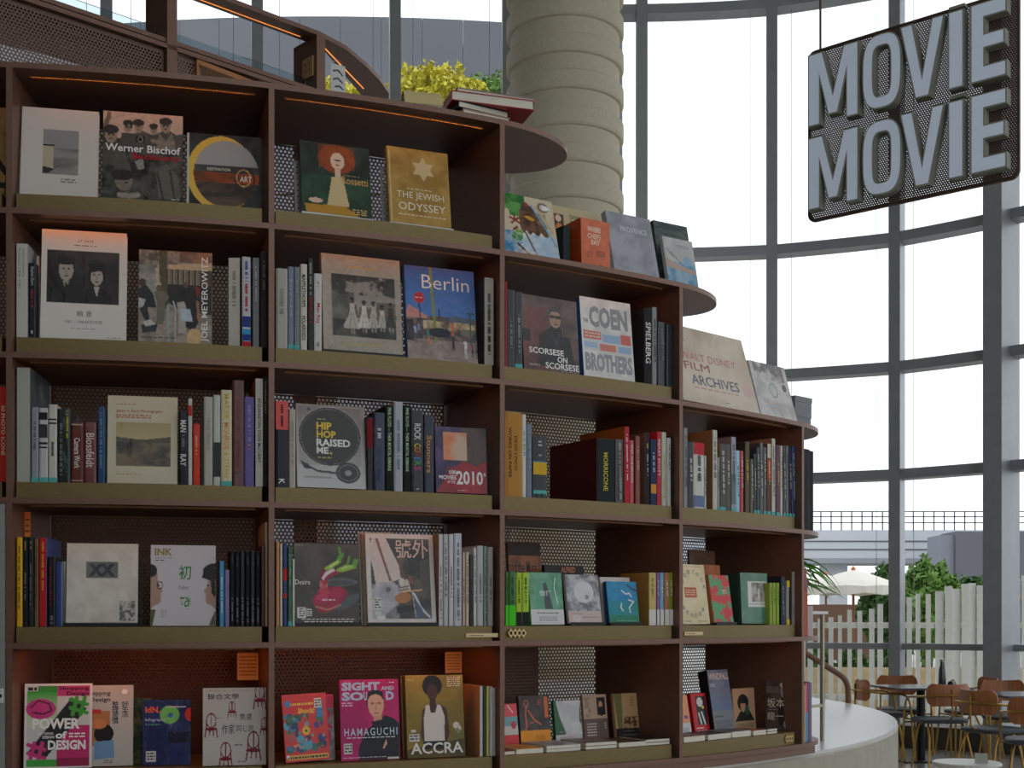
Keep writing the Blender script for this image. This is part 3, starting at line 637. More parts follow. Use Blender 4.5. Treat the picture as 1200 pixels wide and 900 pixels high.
def a(A):
    A.grad(0, 0, 1, .56, (66, 100, 168), (84, 130, 196)).noise(0, .53, 1, .8, (50, 48, 54), (130, 110, 90), 12, 91, .9).grad(0, .78, 1, 1, (150, 132, 124), (176, 156, 146)).noise(0, .8, 1, 1, (130, 110, 108), (176, 160, 150), 9, 92, .6)
    A.poly([(.0, .5), (.04, .42), (.3, .53), (.28, .56), (0, .56)], (206, 140, 132)).poly([(.34, .6), (.34, .53), (.5, .52), (.62, .55), (.62, .6)], (92, 84, 84)).poly([(.6, .56), (.7, .49), (.78, .52), (.98, .52), (.98, .6), (.6, .6)], (92, 104, 120)).rect(.24, .58, .5, .66, (206, 186, 140)).rect(.6, .58, .98, .65, (206, 176, 130)).noise(.24, .57, .98, .67, (90, 70, 60), (220, 200, 160), 16, 96, .55)
    A.poly([(.345, 0), (.385, 0), (.43, .8), (.39, .8)], (136, 142, 80)).ell(.19, .34, .075, .058, (200, 38, 42)).marks(.14, .33, .24, .35, (240, 220, 220)).line([(.19, .4), (.2, .62)], .01, (60, 60, 66)).rect(.46, .44, .475, .56, (70, 70, 84)).ell(.46, .7, .16, .05, (44, 48, 62)).rect(0, .58, .1, .8, (60, 52, 60)).ell(.86, .68, .1, .04, (120, 110, 96))
    for x, t_, h, c, l in ((.12, .62, .2, (160, 176, 206), (90, 80, 90)), (.17, .6, .18, (120, 140, 176), (70, 66, 80)), (.3, .66, .18, (56, 136, 116), (210, 120, 90)), (.66, .57, .16, (220, 92, 52), (220, 92, 52)), (.66, .7, .18, (54, 58, 74), (44, 46, 60)), (.83, .74, .22, (230, 224, 216), (206, 200, 196)), (.93, .78, .16, (150, 70, 66), (60, 56, 66)), (.99, .76, .2, (90, 96, 84), (60, 60, 60))): A.person(x, t_, h, (150, 104, 80), c, l)
    A.rect(.9, .46, .925, .8, (66, 92, 80)).rect(.86, .455, .97, .47, (66, 92, 80)).grain(.2, 30)
    A.t('Berlin', .24, .085, .92, .235, (240, 232, 218), -.006).marks(.5, .965, .62, .98, (90, 60, 56))
F(1, 1, 478, 560, 314.5, 'blue city street photograph book with red round sign', a, (84, 110, 150), .036, 8, m=FILM, n=100)
S(1, 1, 567, 579, 325.5, (176, 168, 156), 'grey spine with dark cover beside blue city book', (None, (60, 56, 52), .18, .88), side=(52, 46, 42), d=.27)
# ---------------------------------------------------------------- left edge and left bay, third row
S(-1, 2, -2, 9.5, 453, (196, 40, 26), 'bright red book', [('50 PHOTO ICONS', (230, 206, 176), .2, .72)], fr=.42)
S(0, 2, 19, 36, 430.6, (176, 178, 164), 'tallest pale sage spine at left end', side=(70, 86, 96), d=.25, m=FILM)
S(0, 2, 36.3, 45.2, 477, (150, 156, 162), 'grey spine with turquoise foot', (None, (90, 96, 104), .2, .6), foot=1)
S(0, 2, 45.5, 56.2, 478, (196, 196, 194), 'white spine with black rectangle and stripes', bands=[(.06, .16, (40, 40, 42)), (.22, .4, (60, 60, 64)), (.46, .49, (50, 50, 52)), (.52, .54, (50, 50, 52))], foot=1)
S(0, 2, 56.5, 66.8, 474, (206, 202, 192), 'white spine with small black bars', bands=[(.18, .2, (50, 50, 50)), (.23, .25, (50, 50, 50))], txt=(None, (60, 60, 60), .48, .66), foot=1)
S(0, 2, 67.2, 82.5, 479, (34, 42, 38), 'black spine with yellow-green lettering', [(None, (190, 196, 60), .03, .4, .62, .95), (None, (120, 126, 120), .2, .9, .1, .5)], m=FILM)
S(0, 2, 83, 97.8, 494.7, (104, 50, 44), 'maroon spine with white title at its middle', [('Camera Work', (228, 216, 204), .26, .76)], bands=[(.03, .05, (190, 170, 150)), (.95, .965, (190, 170, 150))], fr=.5)
S(0, 2, 98.2, 113, 494.7, (116, 60, 56), 'reddish brown spine with large white title', [('Blossfeldt', (224, 206, 200), .18, .74)], fr=.66, m=FILM)
S(0, 2, 114, 123, 476.5, (44, 76, 110), 'dark blue spine left of desert landscape cover', (None, (120, 150, 180), .08, .8))
def a(A):
    A.rect(.12, .34, .9, .8, (176, 160, 110)).grad(.12, .3, .9, .5, (170, 150, 92), (186, 170, 122)).noise(.12, .5, .9, .8, (46, 38, 28), (116, 98, 72), 10, 101, sx=.5).poly([(.12, .47), (.5, .5), (.9, .46), (.9, .53), (.12, .53)], (76, 66, 50))
    A.t('Japan in Early Photographs', .12, .155, .78, .195, (176, 66, 44), .012).marks(.12, .21, .62, .26, (180, 84, 60), 2).marks(.12, .09, .4, .105, (150, 90, 70)).marks(.12, .89, .5, .905, (176, 110, 80))
F(0, 2, 125.5, 207.5, 464.5, 'beige book with sepia desert landscape photograph', a, (204, 192, 162), .025, 4, v=.035, m=FILM)
S(0, 2, 209.6, 219.8, 482, (28, 30, 32), 'black spine with large white capitals', [('MAN', (228, 226, 220), .12, .28), ('RAY', (228, 226, 220), .58, .74), (None, (120, 120, 116), .32, .54)], fr=.72)
S(0, 2, 220.2, 225.3, 467, (206, 204, 200), 'thin white spine with red label', bands=[(.08, .2, (190, 50, 50))])
S(0, 2, 225.8, 234.5, 496.6, (206, 56, 36), 'short bright red spine', (None, (236, 170, 140), .2, .5))
S(0, 2, 235, 238.4, 470, (58, 50, 44), 'thin dark spine right of short red book')
S(0, 2, 238.8, 249.5, 465, (190, 184, 172), 'grey-white spine right of thin dark book', (None, (166, 160, 150), .2, .6))
S(0, 2, 249.8, 258.5, 463, (196, 196, 186), 'white spine with dark lower half', bands=[(.52, .9, (64, 66, 60))])
S(0, 2, 259, 272, 457, (216, 204, 172), 'cream spine with yellow title and turquoise foot', [('MAILER', (214, 184, 60), .04, .31), ('MONROE', (224, 150, 70), .34, .62), ('& STERN', (214, 184, 60), .645, .91)], foot=1, fr=.44)
S(0, 2, 272.4, 286, 445.7, (100, 58, 56), 'tall maroon spine', (None, (130, 86, 80), .1, .9), m=FILM)
S(0, 2, 286.5, 298, 465, (120, 108, 166), 'purple spine', [(None, (170, 156, 200), .1, .5), (None, (214, 150, 90), .53, .58)])
S(0, 2, 299, 308.5, 443.5, (206, 202, 194), 'tall white spine with black capitals', [('AFGHANISTAN STEVE McCURRY', (40, 38, 36), .18, .78)], fr=.42, side=(120, 96, 70))
S(0, 2, 309, 314, 443, (46, 44, 42), 'tall black spine against the upright', [('LOOKING EAST', (150, 146, 136), .03, .33)], fr=.5)
# ---------------------------------------------------------------- second bay, third row
S(1, 2, 322.8, 338, 470, (30, 36, 42), 'black spine with salmon pink top third', [(None, (60, 40, 44), .04, .3, .3, .7), ('K', (230, 230, 226), .9, .96, .25, .7)], bands=[(0, .33, (226, 100, 96))])
S(1, 2, 338.6, 346.5, 479.5, (184, 178, 164), 'grey-white spine left of turntable cover', (None, (150, 146, 134), .15, .7))
def a(A):
    A.grad(0, 0, 1, 1, (140, 130, 122), (196, 196, 194)).ell(.48, .38, .46, .36, (196, 192, 186)).ell(.48, .38, .45, .352, (44, 42, 40)).noise(.03, .03, .93, .73, (40, 38, 36), (62, 58, 54), 6, 111, .3).ringe(.48, .38, .425, .333, .985, (120, 116, 110)).ell(.18, .06, .04, .03, (120, 116, 110)).ell(.18, .06, .02, .016, (40, 40, 40))
    A.ell(.74, .81, .18, .125, (50, 50, 52)).ringe(.74, .81, .15, .1, .9, (120, 120, 120)).ell(.74, .81, .05, .035, (150, 150, 148)).line([(.1, .72), (.3, .8), (.62, .82)], .016, (64, 64, 66)).poly([(.05, .68), (.16, .72), (.2, .78), (.1, .77)], (46, 46, 48)).rect(.1, .86, .5, .89, (150, 150, 148))
    A.t('HIP', .29, .21, .51, .3, (226, 190, 40), .035).t('HOP', .29, .31, .57, .4, (226, 190, 40), .035).t('RAISED', .285, .41, .78, .5, (226, 224, 218), .035).t('ME', .285, .51, .46, .59, (226, 224, 218), .035).rect(.48, .57, .51, .59, (226, 190, 40)).marks(.3, .165, .42, .185, (200, 180, 80)).marks(.3, .625, .5, .65, (200, 180, 80))
F(1, 2, 348.3, 429, 475, 'silver turntable record book with yellow and white title', a, (176, 170, 162), .035, 5, v=.035, m=FILM, n=100)
S(1, 2, 429.5, 437.4, 489, (40, 34, 36), 'short black spine with dark red upper half', bands=[(.02, .42, (120, 26, 34))])
S(1, 2, 438, 451, 483.5, (40, 50, 74), 'navy spine with white stacked capitals', [(None, (210, 210, 206), .2, .35, .15, .85), (None, (70, 84, 120), .4, .92)], m=FILM)
S(1, 2, 451.5, 461.3, 475, (28, 34, 32), 'black spine with green-white lettering left of silver spine', [('PINK FLOYD — THEIR MORTAL REMAINS', (190, 214, 180), .03, .76)], fr=.42)
S(1, 2, 461.6, 472.2, 471, (170, 174, 180), 'shiny silver spine', (None, (110, 130, 160), .2, .75), m=FILM)
S(1, 2, 472.6, 481.8, 475, (28, 34, 32), 'black spine with green-white lettering right of silver spine', [('PINK FLOYD — THEIR MORTAL REMAINS', (190, 214, 180), .03, .76)], fr=.4)
S(1, 2, 482.2, 496.2, 481, (34, 34, 36), 'black spine with large rainbow capitals', [('ROCK', (226, 224, 220), .16, .36), ('C', (226, 190, 60), .40, .45), ('O', (220, 120, 50), .455, .51), ('V', (190, 60, 60), .515, .56), ('E', (80, 140, 190), .57, .61), ('R', (90, 160, 110), .62, .67), ('S', (200, 80, 130), .68, .73), (None, (200, 198, 190), .95, .965)], fr=.56, m=FILM)
S(1, 2, 497, 508.8, 486.5, (32, 36, 56), 'dark navy spine with gold script', [('Stunners', (206, 150, 84), .26, .74)], fr=.5, m=FILM)
def a(A):   # plain stand-in for the painted film face: broad colour fields only
    A.rect(0, 0, 1, 1, (58, 40, 84)).noise(0, 0, .3, 1, (46, 32, 74), (84, 60, 110), 4, 121).noise(.5, 0, 1, .55, (36, 30, 36), (84, 66, 58), 4, 122).noise(.16, .08, .62, .5, (206, 176, 150), (226, 120, 60), 4, 123, 1., .4, .7)
    A.poly([(0, 1), (.12, .86), (.3, .64), (.55, .52), (.8, .58), (1, .5), (1, 1)], (156, 22, 38)).noise(.2, .6, 1, 1, (130, 16, 30), (176, 34, 48), 5, 124, .6)
    A.t('100', .26, .655, .4, .72, (226, 220, 216), .03).t('MOVIES', .06, .735, .4, .8, (226, 220, 216), .03).t('OF THE', .22, .815, .37, .855, (226, 220, 216), .02).t('2010', .4, .66, .92, .87, (230, 226, 222), .025).t("s", .93, .68, .975, .73, (226, 220, 216), .01).marks(.42, .95, .6, .97, (226, 190, 190))
F(1, 2, 511, 571, 501, 'squat book with purple, orange and crimson painted cover', a, (90, 40, 66), .045, 4, v=.035, m=FILM)
# ---------------------------------------------------------------- left bay, fourth row
S(0, 3, 19, 26.2, 629.5, (226, 176, 40), 'yellow magazine spine at left end', (None, (120, 84, 30), .1, .8), hard=False, cat=MAG)
S(0, 3, 26.8, 32.6, 629, (32, 34, 34), 'black magazine spine next to yellow one', [(None, (196, 150, 100), .05, .15), (None, (140, 140, 120), .4, .7)], hard=False, cat=MAG)
S(0, 3, 33, 39.2, 629, (38, 40, 40), 'second black magazine spine from the yellow one', [(None, (196, 150, 100), .05, .15), (None, (120, 120, 110), .3, .8)], hard=False, cat=MAG)
S(0, 3, 40, 45.2, 631, (126, 96, 66), 'brown magazine spine between black and red ones', (None, (90, 66, 44), .1, .8), hard=False, cat=MAG)
S(0, 3, 46, 54.8, 630, (190, 34, 34), 'red magazine spine with yellow print', (None, (220, 160, 60), .05, .6), side=(60, 84, 150), hard=False, cat=MAG)
S(0, 3, 56, 65.2, 652.5, (36, 32, 34), 'short dark magazine spine with red print', [(None, (150, 44, 40), .1, .7, .15, .55), (None, (130, 126, 120), .84, .96, .15, .9)], hard=False, cat=MAG)
S(0, 3, 65.6, 72, 658, (52, 70, 130), 'short blue magazine spine', side=(110, 120, 140), hard=False, cat=MAG)
S(0, 3, 72.3, 77, 658, (150, 160, 140), 'short grey-green magazine spine behind paper-white cover', hard=False, cat=MAG, v=.07)
def a(A):
    A.noise(.02, .1, .98, .96, (196, 186, 172), (216, 208, 196), 5, 131, .9).noise(.1, .2, .9, .5, (200, 190, 176), (214, 206, 192), 14, 132, .5)
    A.rect(.27, .225, .72, .43, (96, 100, 96)).noise(.74, .71, .96, .96, (84, 84, 80), (190, 182, 170), 26, 133, 1, .42, .58).t('XX', .3, .25, .68, .405, (34, 34, 34), .06).marks(.38, .965, .9, .975, (120, 114, 104))
F(0, 3, 77, 161, 637, 'worn paper-white magazine with grey box of two crosses', a, (206, 196, 182), .012, 6, v=.05, hard=False, cat=MAG, stand=STANDB, m=FILM)
def a(A):
    for sx, hairtop in ((0, .3), (1, .24)):
        f_ = (lambda x: x) if sx == 0 else (lambda x: 1 - x)
        A.poly([(f_(0), hairtop + .0), (f_(.06), hairtop), (f_(.1), .34), (f_(.105), .42), (f_(.14), .52), (f_(.185), .575), (f_(.15), .6), (f_(.165), .63), (f_(.15), .66), (f_(.16), .69), (f_(.13), .73), (f_(.06), .75), (f_(0), .8)], (176, 140, 122))
        A.ell(f_(0), .32, .1 if sx == 0 else .2, .08 if sx == 0 else .1, (38, 32, 30)); A.ell(f_(.12), .5, .02, .012, (50, 38, 34))
    A.poly([(1, .24), (.86, .26), (.78, .4), (.92, .44), (.94, .6), (1, .66)], (34, 28, 26)).ringe(.14, .5, .045, .05, .75, (30, 30, 32)).poly([(0, .8), (.08, .8), (.03, 1), (0, 1)], (84, 90, 60)).poly([(1, .8), (.93, .92), (.9, 1), (1, 1)], (84, 84, 52))
    A.t('INK', .06, .04, .33, .13, (150, 128, 66), .03).marks(.07, .155, .33, .165, (90, 90, 90)).marks(.07, .18, .2, .2, (50, 50, 50)).t('初', .43, .25, .62, .43, (52, 128, 44), .03).t('發', .43, .64, .62, .80, (52, 128, 44), .03).t('Début', .43, .5, .58, .55, (90, 90, 90)).marks(.16, .8, .24, .9, (150, 146, 150), 4)
F(0, 3, 176, 252.5, 639, 'lilac-white magazine with two facing profiles and green characters', a, (206, 198, 202), .012, 5, v=.045, hard=False, cat=MAG, n=100)
S(0, 3, 257, 262.8, 657.5, (70, 150, 196), 'short sky-blue magazine spine', (None, (220, 226, 230), .2, .8), hard=False, cat=MAG)
S(0, 3, 263.2, 269, 667.5, (130, 120, 160), 'shortest lilac magazine spine', hard=False, cat=MAG)
for k in range(6):
    S(0, 3, 269.5 + k * 6, 275 + k * 6, 645.5 + (k % 2), (30, 32, 34), ['first', 'second', 'third', 'fourth', 'fifth', 'last'][k] + ' black magazine spine in the even run of six', [(None, (130, 140, 150), .62, .95), (None, (90, 90, 90), .05, .2)], hard=False, cat=MAG, group='six even black magazines in the left bay')
S(0, 3, 306, 310.6, 639.5, (90, 34, 34), 'dark red magazine spine', hard=False, cat=MAG)
S(0, 3, 311, 314, 612, (196, 176, 140), 'tall cream magazine spine against the upright', hard=False, cat=MAG)
# ---------------------------------------------------------------- second bay, fourth row
S(1, 3, 323.4, 327.6, 635, (196, 140, 90), 'tan magazine spine against the upright', hard=False, cat=MAG)
S(1, 3, 328, 331.2, 637, (206, 196, 180), 'cream magazine spine beside tan one', hard=False, cat=MAG)
S(1, 3, 331.8, 336.8, 637, (50, 66, 120), 'blue magazine spine with red blocks', bands=[(.3, .45, (190, 50, 50)), (.6, .66, (180, 60, 60))], hard=False, cat=MAG)
S(1, 3, 337.5, 342.2, 641, (66, 110, 76), 'green magazine spine with turquoise foot', (None, (150, 180, 150), .1, .5), foot=1, hard=False, cat=MAG)
S(1, 3, 342.6, 345.6, 655, (206, 206, 200), 'thin short white magazine spine', hard=False, cat=MAG)
def a(A):
    A.grad(0, 0, 1, 1, (84, 72, 62), (30, 28, 28)).noise(0, 0, 1, 1, (40, 36, 32), (92, 80, 68), 3, 141, .45).ell(.72, .475, .26, .05, (92, 96, 92)).ell(.72, .485, .2, .03, (70, 74, 72)).ell(.82, .72, .24, .06, (80, 86, 88), -.5)
    A.ell(.55, .66, .27, .12, (150, 16, 58), -.25).ell(.48, .72, .2, .12, (168, 22, 64)).ell(.44, .8, .12, .06, (150, 40, 60)).ell(.42, .67, .1, .04, (196, 50, 90)).ell(.66, .6, .1, .07, (176, 26, 72)).line([(.32, .78), (.5, .82), (.7, .76)], .012, (196, 120, 100)).rect(.39, .44, .51, .6, (190, 60, 74)).noise(.39, .42, .51, .62, (160, 30, 50), (220, 110, 110), 20, 144).poly([(.36, .6), (.39, .56), (.51, .56), (.56, .61), (.46, .65)], (196, 50, 76))
    A.line([(.41, .44), (.42, .37), (.48, .31)], .03, (120, 18, 46)).line([(.45, .43), (.5, .37), (.6, .33)], .028, (226, 200, 200)).line([(.49, .44), (.56, .39), (.7, .34)], .028, (150, 24, 58))
    for p_ in ([(.5, .31), (.64, .24), (.72, .14), (.7, .05)], [(.54, .3), (.7, .22), (.76, .12)], [(.68, .33), (.82, .27), (.86, .16)], [(.7, .33), (.9, .28), (.95, .2)], [(.74, .33), (.94, .28), (1.0, .18)]): A.line(p_[:2], .028, (150, 190, 60)); A.line(p_[1:], .018, (96, 160, 44))
    A.line([(.55, .29), (.68, .22)], .012, (206, 226, 130)).line([(.74, .31), (.86, .27)], .01, (200, 222, 120)).marks(.42, .68, .62, .72, (226, 190, 200)).grain(.16, 30)
    A.rect(.04, .79, .17, .92, (216, 214, 206)).rect(.18, .81, .26, .9, (206, 204, 198)).marks(.06, .8, .15, .91, (40, 40, 40), 4).marks(.19, .82, .25, .89, (40, 40, 40), 3).t('Desire', .01, .45, .24, .51, (226, 224, 218), .0).marks(.1, .925, .93, .95, (214, 212, 206)).marks(.14, .955, .9, .98, (214, 212, 206)).marks(.02, .02, .14, .035, (190, 180, 170))
F(1, 3, 345.8, 421.5, 637, 'dark magazine with magenta onion and green shoots', a, (60, 54, 50), .014, 5, v=.045, hard=False, cat=MAG, stand=STANDB, m=FILM, n=100)
def a(A):
    A.rect(.07, .05, .93, .94, (64, 64, 62)).noise(.07, .05, .93, .94, (48, 48, 48), (96, 88, 78), 4, 151).poly([(.07, .1), (.09, .05), (.3, .05), (.48, .36), (.5, .5), (.3, .55), (.12, .58), (.07, .4)], (214, 196, 188)).poly([(.14, .05), (.18, .05), (.36, .52), (.33, .53)], (130, 92, 80)).poly([(.46, .3), (.5, .3), (.56, .48), (.53, .5)], (120, 80, 66)).poly([(.07, .3), (.1, .4), (.13, .58), (.07, .6)], (60, 76, 74))
    A.poly([(.07, .62), (.2, .54), (.4, .54), (.5, .62), (.46, .76), (.2, .94), (.07, .94)], (180, 176, 184)).noise(.07, .56, .46, .94, (150, 146, 158), (206, 200, 204), 7, 155, .5).ell(.31, .62, .055, .042, (110, 102, 104)).ringe(.31, .62, .05, .038, .8, (190, 186, 186)).poly([(.46, .52), (.6, .5), (.64, .62), (.5, .66)], (200, 186, 170)).rect(.48, .49, .54, .57, (216, 206, 190)).line([(.46, .6), (.6, .58)], .01, (110, 96, 86)).line([(.46, .63), (.6, .61)], .01, (110, 96, 86)).ell(.52, .71, .12, .06, (176, 116, 66), -.2).poly([(.6, .46), (.66, .46), (.68, .54), (.62, .56)], (130, 84, 64))
    A.poly([(.42, .8), (.74, .78), (.72, .86), (.42, .88)], (34, 36, 40)).line([(.55, .64), (.8, .62)], .01, (214, 176, 120)).line([(.66, .64), (.7, .92)], .008, (170, 166, 160)).line([(.68, .66), (.78, .82), (.9, .92)], .016, (200, 206, 220)).poly([(.7, .72), (.8, .84), (.8, .94), (.72, .94)], (84, 96, 120)).poly([(.78, .3), (.93, .26), (.93, .62), (.8, .6)], (84, 78, 70)).rect(.09, .71, .2, .84, (214, 212, 204)).marks(.1, .72, .19, .83, (60, 60, 60), 4).rect(.11, .86, .2, .9, (206, 204, 200)).rect(.13, .91, .25, .95, (222, 220, 214)).grain(.14, 30)
    A.t('號外', .43, .06, .92, .27, (216, 186, 170), .008)
F(1, 3, 431.5, 511.5, 626, 'tilted white-framed magazine with big block characters', a, (214, 206, 198), .012, 8, v=.04, hard=False, cat=MAG, stand=STANDB, m=FILM, n=100)
for k in range(3):
    bb = F(1, 3, 428 - k * 2.2, 470 - k * 2.2, 626 - k, ['cream', 'grey', 'white'][k] + ' magazine edge right behind the white-framed magazine', lambda A: A, [(186, 160, 130), (150, 140, 130), (196, 186, 170)][k], .007, 8, v=.062 + k * .0085, hard=False, cat=MAG)
for k, (x0, x1, tp, c, l) in enumerate([(514, 519, 626, (206, 204, 206), 'first tall white magazine spine right of block-character magazine'), (519.4, 525.6, 626, (190, 186, 186), 'tall grey-white magazine spine, second right of block-character magazine'), (526, 531.8, 626, (206, 204, 210), 'tall bluish white magazine spine, third right of block-character magazine'), (532.2, 541.4, 625, (198, 198, 204), 'thickest tall white magazine spine'), (542, 545.4, 647, (206, 176, 170), 'short pinkish magazine spine'), (545.8, 550, 647, (206, 196, 170), 'short cream magazine spine'), (550.5, 554.4, 650, (66, 62, 66), 'short dark magazine spine among white ones'), (554.8, 558.8, 642, (214, 212, 208), 'medium white magazine spine right of dark one'), (559.2, 566.6, 639.5, (196, 196, 198), 'wide white magazine spine with grey lettering'), (567, 571, 640, (150, 166, 156), 'grey-green magazine spine'), (571.4, 578.5, 641, (166, 160, 152), 'last grey magazine spine at right end')]):
    S(1, 3, x0, x1, tp, c, l, (None, tuple(int(q * .55) for q in c), .1 if k % 2 else .35, .7 if k % 3 else .95), side=(150, 112, 84) if k == 0 else None, hard=False, cat=MAG)
# ---------------------------------------------------------------- left bay, bottom row
def a(A):
    A.rect(.04, .03, .96, .98, (60, 150, 60)).rect(.48, .03, .96, .5, (206, 206, 200)).rect(.48, .03, .96, .15, (196, 60, 120)).rect(.48, .5, .96, .9, (196, 50, 110)).rect(.04, .48, .48, .9, (206, 206, 200)).grad(.04, .1, .48, .5, (66, 170, 60), (206, 220, 190)).rect(.04, .03, .2, .085, (200, 200, 196)).marks(.05, .035, .18, .08, (40, 40, 40), 1, 1)
    A.poly([(.04, .82), (.7, .16), (.92, .3), (.3, .9)], (40, 44, 44)).ell(.24, .3, .22, .12, (206, 60, 130)).line([(.1, .28), (.2, .2), (.36, .24), (.4, .32), (.28, .36), (.12, .34)], .012, (60, 30, 50))
    for cx, cy, c in ((.8, .27, (70, 160, 60)), (.18, .8, (206, 60, 130))):
        for d_ in (-.05, .05): A.line([(cx - .12, cy + d_ - .03), (cx + .12, cy + d_ + .03)], .03, c); A.line([(cx + d_ * 1.2 + .03, cy - .1), (cx + d_ * 1.2 - .03, cy + .1)], .03, c)
    A.rect(.04, .9, .48, .98, (70, 170, 70)).rect(.48, .88, .96, .98, (150, 40, 80)).t('POWER', .12, .41, .82, .54, (240, 240, 236), .04).t('of', .46, .565, .63, .655, (240, 240, 236), .04).t('DESIGN', .35, .67, .91, .785, (240, 240, 236), .04).t('Shopping', .5, .035, .95, .09, (30, 30, 32), .02).t('Design', .62, .095, .95, .155, (30, 30, 32), .02).t('2021 TAIWAN', .2, .575, .43, .605, (240, 240, 236), .01).t('DESIGN', .27, .615, .44, .65, (240, 240, 236), .02).marks(.66, .58, .9, .65, (240, 240, 236), 2)
F(0, 4, 27.5, 107, 801, 'green and pink magazine with diagonal black band', a, (226, 224, 220), .01, 5, v=.07, hard=False, cat=MAG, m=FILM, n=100)
def a(A):
    A.rect(.1, .32, .52, .75, (176, 120, 76)).ell(.4, .6, .2, .12, (30, 28, 28)).ell(.3, .48, .16, .06, (206, 130, 80)).rect(.12, .3, .34, .35, (196, 60, 50)).poly([(.2, .7), (.6, .68), (.62, .9), (.2, .92)], (110, 150, 186)).rect(.62, .25, .66, .46, (190, 190, 188)).marks(.4, .92, .6, .97, (90, 90, 90), 2)
    A.t('Shopping', -.3 + .32, .07, .53, .14, (50, 50, 50), .02).t('Design', .1, .15, .53, .22, (50, 50, 50), .02).t('好\n生\n活', .76, .2, .9, .4, (36, 36, 36), .03).t('整\n理\n習\n慣', .56, .2, .7, .48, (36, 36, 36), .03).ell(.82, .08, .06, .03, (240, 240, 236))
F(0, 4, 98, 155.5, 803, 'grey magazine half hidden behind the green and pink one', a, (186, 184, 176), .01, 5, v=.10, hard=False, cat=MAG, m=FILM)
def a(A): A.noise(0, 0, 1, 1, (46, 64, 44), (96, 110, 70), 5, 161)
F(0, 4, 140, 176, 818, 'dark green magazine peeking between grey and navy magazines', a, (56, 72, 52), .01, 5, v=.15, hard=False, cat=MAG)
def a(A):
    A.rect(0, 0, 1, 1, (30, 36, 84)).noise(0, 0, 1, 1, (26, 34, 80), (38, 50, 100), 3, 165).ell(.56, .23, .2, .14, (110, 190, 90)).ell(.58, .24, .06, .04, (50, 110, 170)).ell(.98, .23, .1, .1, (210, 50, 44)).rect(.48, .1, .9, .12, (190, 196, 210)).rect(.52, .5, .98, .66, (20, 22, 48)).rect(.08, .78, .28, .95, (206, 204, 200)).marks(.1, .8, .26, .93, (50, 50, 50), 3)
    A.t('IdN.', .06, .1, .36, .2, (230, 100, 50), .03).t('Infographic', .06, .28, .5, .34, (190, 200, 220), .004).marks(.06, .36, .36, .4, (90, 150, 110))
F(0, 4, 166.5, 223, 820, 'navy magazine with green and red discs', a, (44, 50, 96), .012, 4, v=.09, hard=False, cat=MAG, m=FILM)
def a(A):
    c = (120, 30, 40)
    def chair(x, y, s):
        A.ringe(x, y, s * .5, s * .62, .82, c); A.rect(x - s * .5, y, x - s * .4, y + s * .6, c).rect(x + s * .4, y, x + s * .5, y + s * .6, c); A.line([(x, y - s * .55), (x, y + s * .5)], s * .05, c).ell(x, y + s * .68, s * .62, s * .14, c)
        A.line([(x - s * .5, y + s * .7), (x - s * .62, y + s * 1.35)], s * .06, c).line([(x + s * .5, y + s * .7), (x + s * .62, y + s * 1.35)], s * .06, c).line([(x - s * .15, y + s * .75), (x - s * .18, y + s * 1.2)], s * .05, c).line([(x + s * .2, y + s * .75), (x + s * .24, y + s * 1.2)], s * .05, c)
    for q in ((.13, .42, .16), (.46, .24, .11), (.9, .06, .16), (.36, .8, .17), (.8, .68, .19), (.98, .46, .12)): chair(*q)
    A.t('聯合文學', .07, .075, .57, .15, (40, 40, 40), .004).t('焦慮', .58, .33, .78, .42, (40, 40, 40)).t('作家', .3, .47, .5, .6, (40, 40, 40)).t('同じ房', .53, .48, .8, .57, (40, 40, 40)).marks(.2, .38, .3, .4, (120, 116, 110)).marks(.5, .72, .62, .76, (120, 116, 110)).marks(.55, .94, .7, .97, (120, 116, 110)).marks(.1, .03, .9, .04, (120, 116, 110))
F(0, 4, 237.5, 311.5, 806, 'white magazine printed with dark red chairs', a, (196, 188, 180), .012, 3, v=.04, hard=False, cat=MAG, n=100)
# ---------------------------------------------------------------- second bay, bottom row
def a(A):
    A.rect(0, 0, 1, 1, (206, 48, 44)); cs = [(40, 70, 130), (60, 110, 90), (80, 160, 190), (46, 52, 90), (190, 70, 60), (70, 120, 150), (36, 90, 70)]
    rr = random.Random(4)
    for k in range(46): A.ell(rr.uniform(.08, .92), rr.uniform(.3, .86), rr.uniform(.04, .1), rr.uniform(.03, .07), cs[k % 7], rr.uniform(0, 3))
    for k in range(14): A.ell(rr.uniform(.1, .9), rr.uniform(.28, .84), .035, .025, (110, 150, 130) if k % 2 else (206, 130, 100))
    A.ell(.12, .14, .07, .05, (70, 130, 190)).rect(.76, .1, .9, .35, (60, 130, 180)).ell(.5, .55, .09, .065, (220, 180, 50)).ell(.5, .55, .03, .02, (60, 50, 40)).rect(.04, .9, .96, .97, (226, 176, 60)).rect(.72, .08, .88, .22, (214, 210, 200)).marks(.74, .09, .87, .21, (60, 60, 60), 3).ell(.06, .92, .035, .025, (230, 230, 226))
    A.marks(.18, .12, .7, .19, (236, 190, 60)).t('Shock!', .34, .21, .72, .29, (236, 190, 60), .03).marks(.06, .915, .94, .955, (60, 34, 40), 1, 1)
F(1, 4, 335, 387, 814, 'red comic-style magazine with crowded blue and green figures', a, (206, 48, 44), .012, 7, v=.06, hard=False, cat=MAG, m=FILM, n=100, roll=-2.5)
def a(A): A.rect(0, 0, 1, .2, (190, 50, 100)).noise(0, .2, 1, 1, (120, 116, 118), (176, 168, 168), 5, 171).line([(.7, .2), (.9, .3), (.75, .42), (.92, .5)], .04, (190, 50, 90)).ell(.82, .65, .1, .12, (190, 60, 100))
F(1, 4, 345, 392.5, 814, 'grey and pink magazine half hidden behind the red comic', a, (180, 90, 120), .012, 7, v=.09, hard=False, cat=MAG)
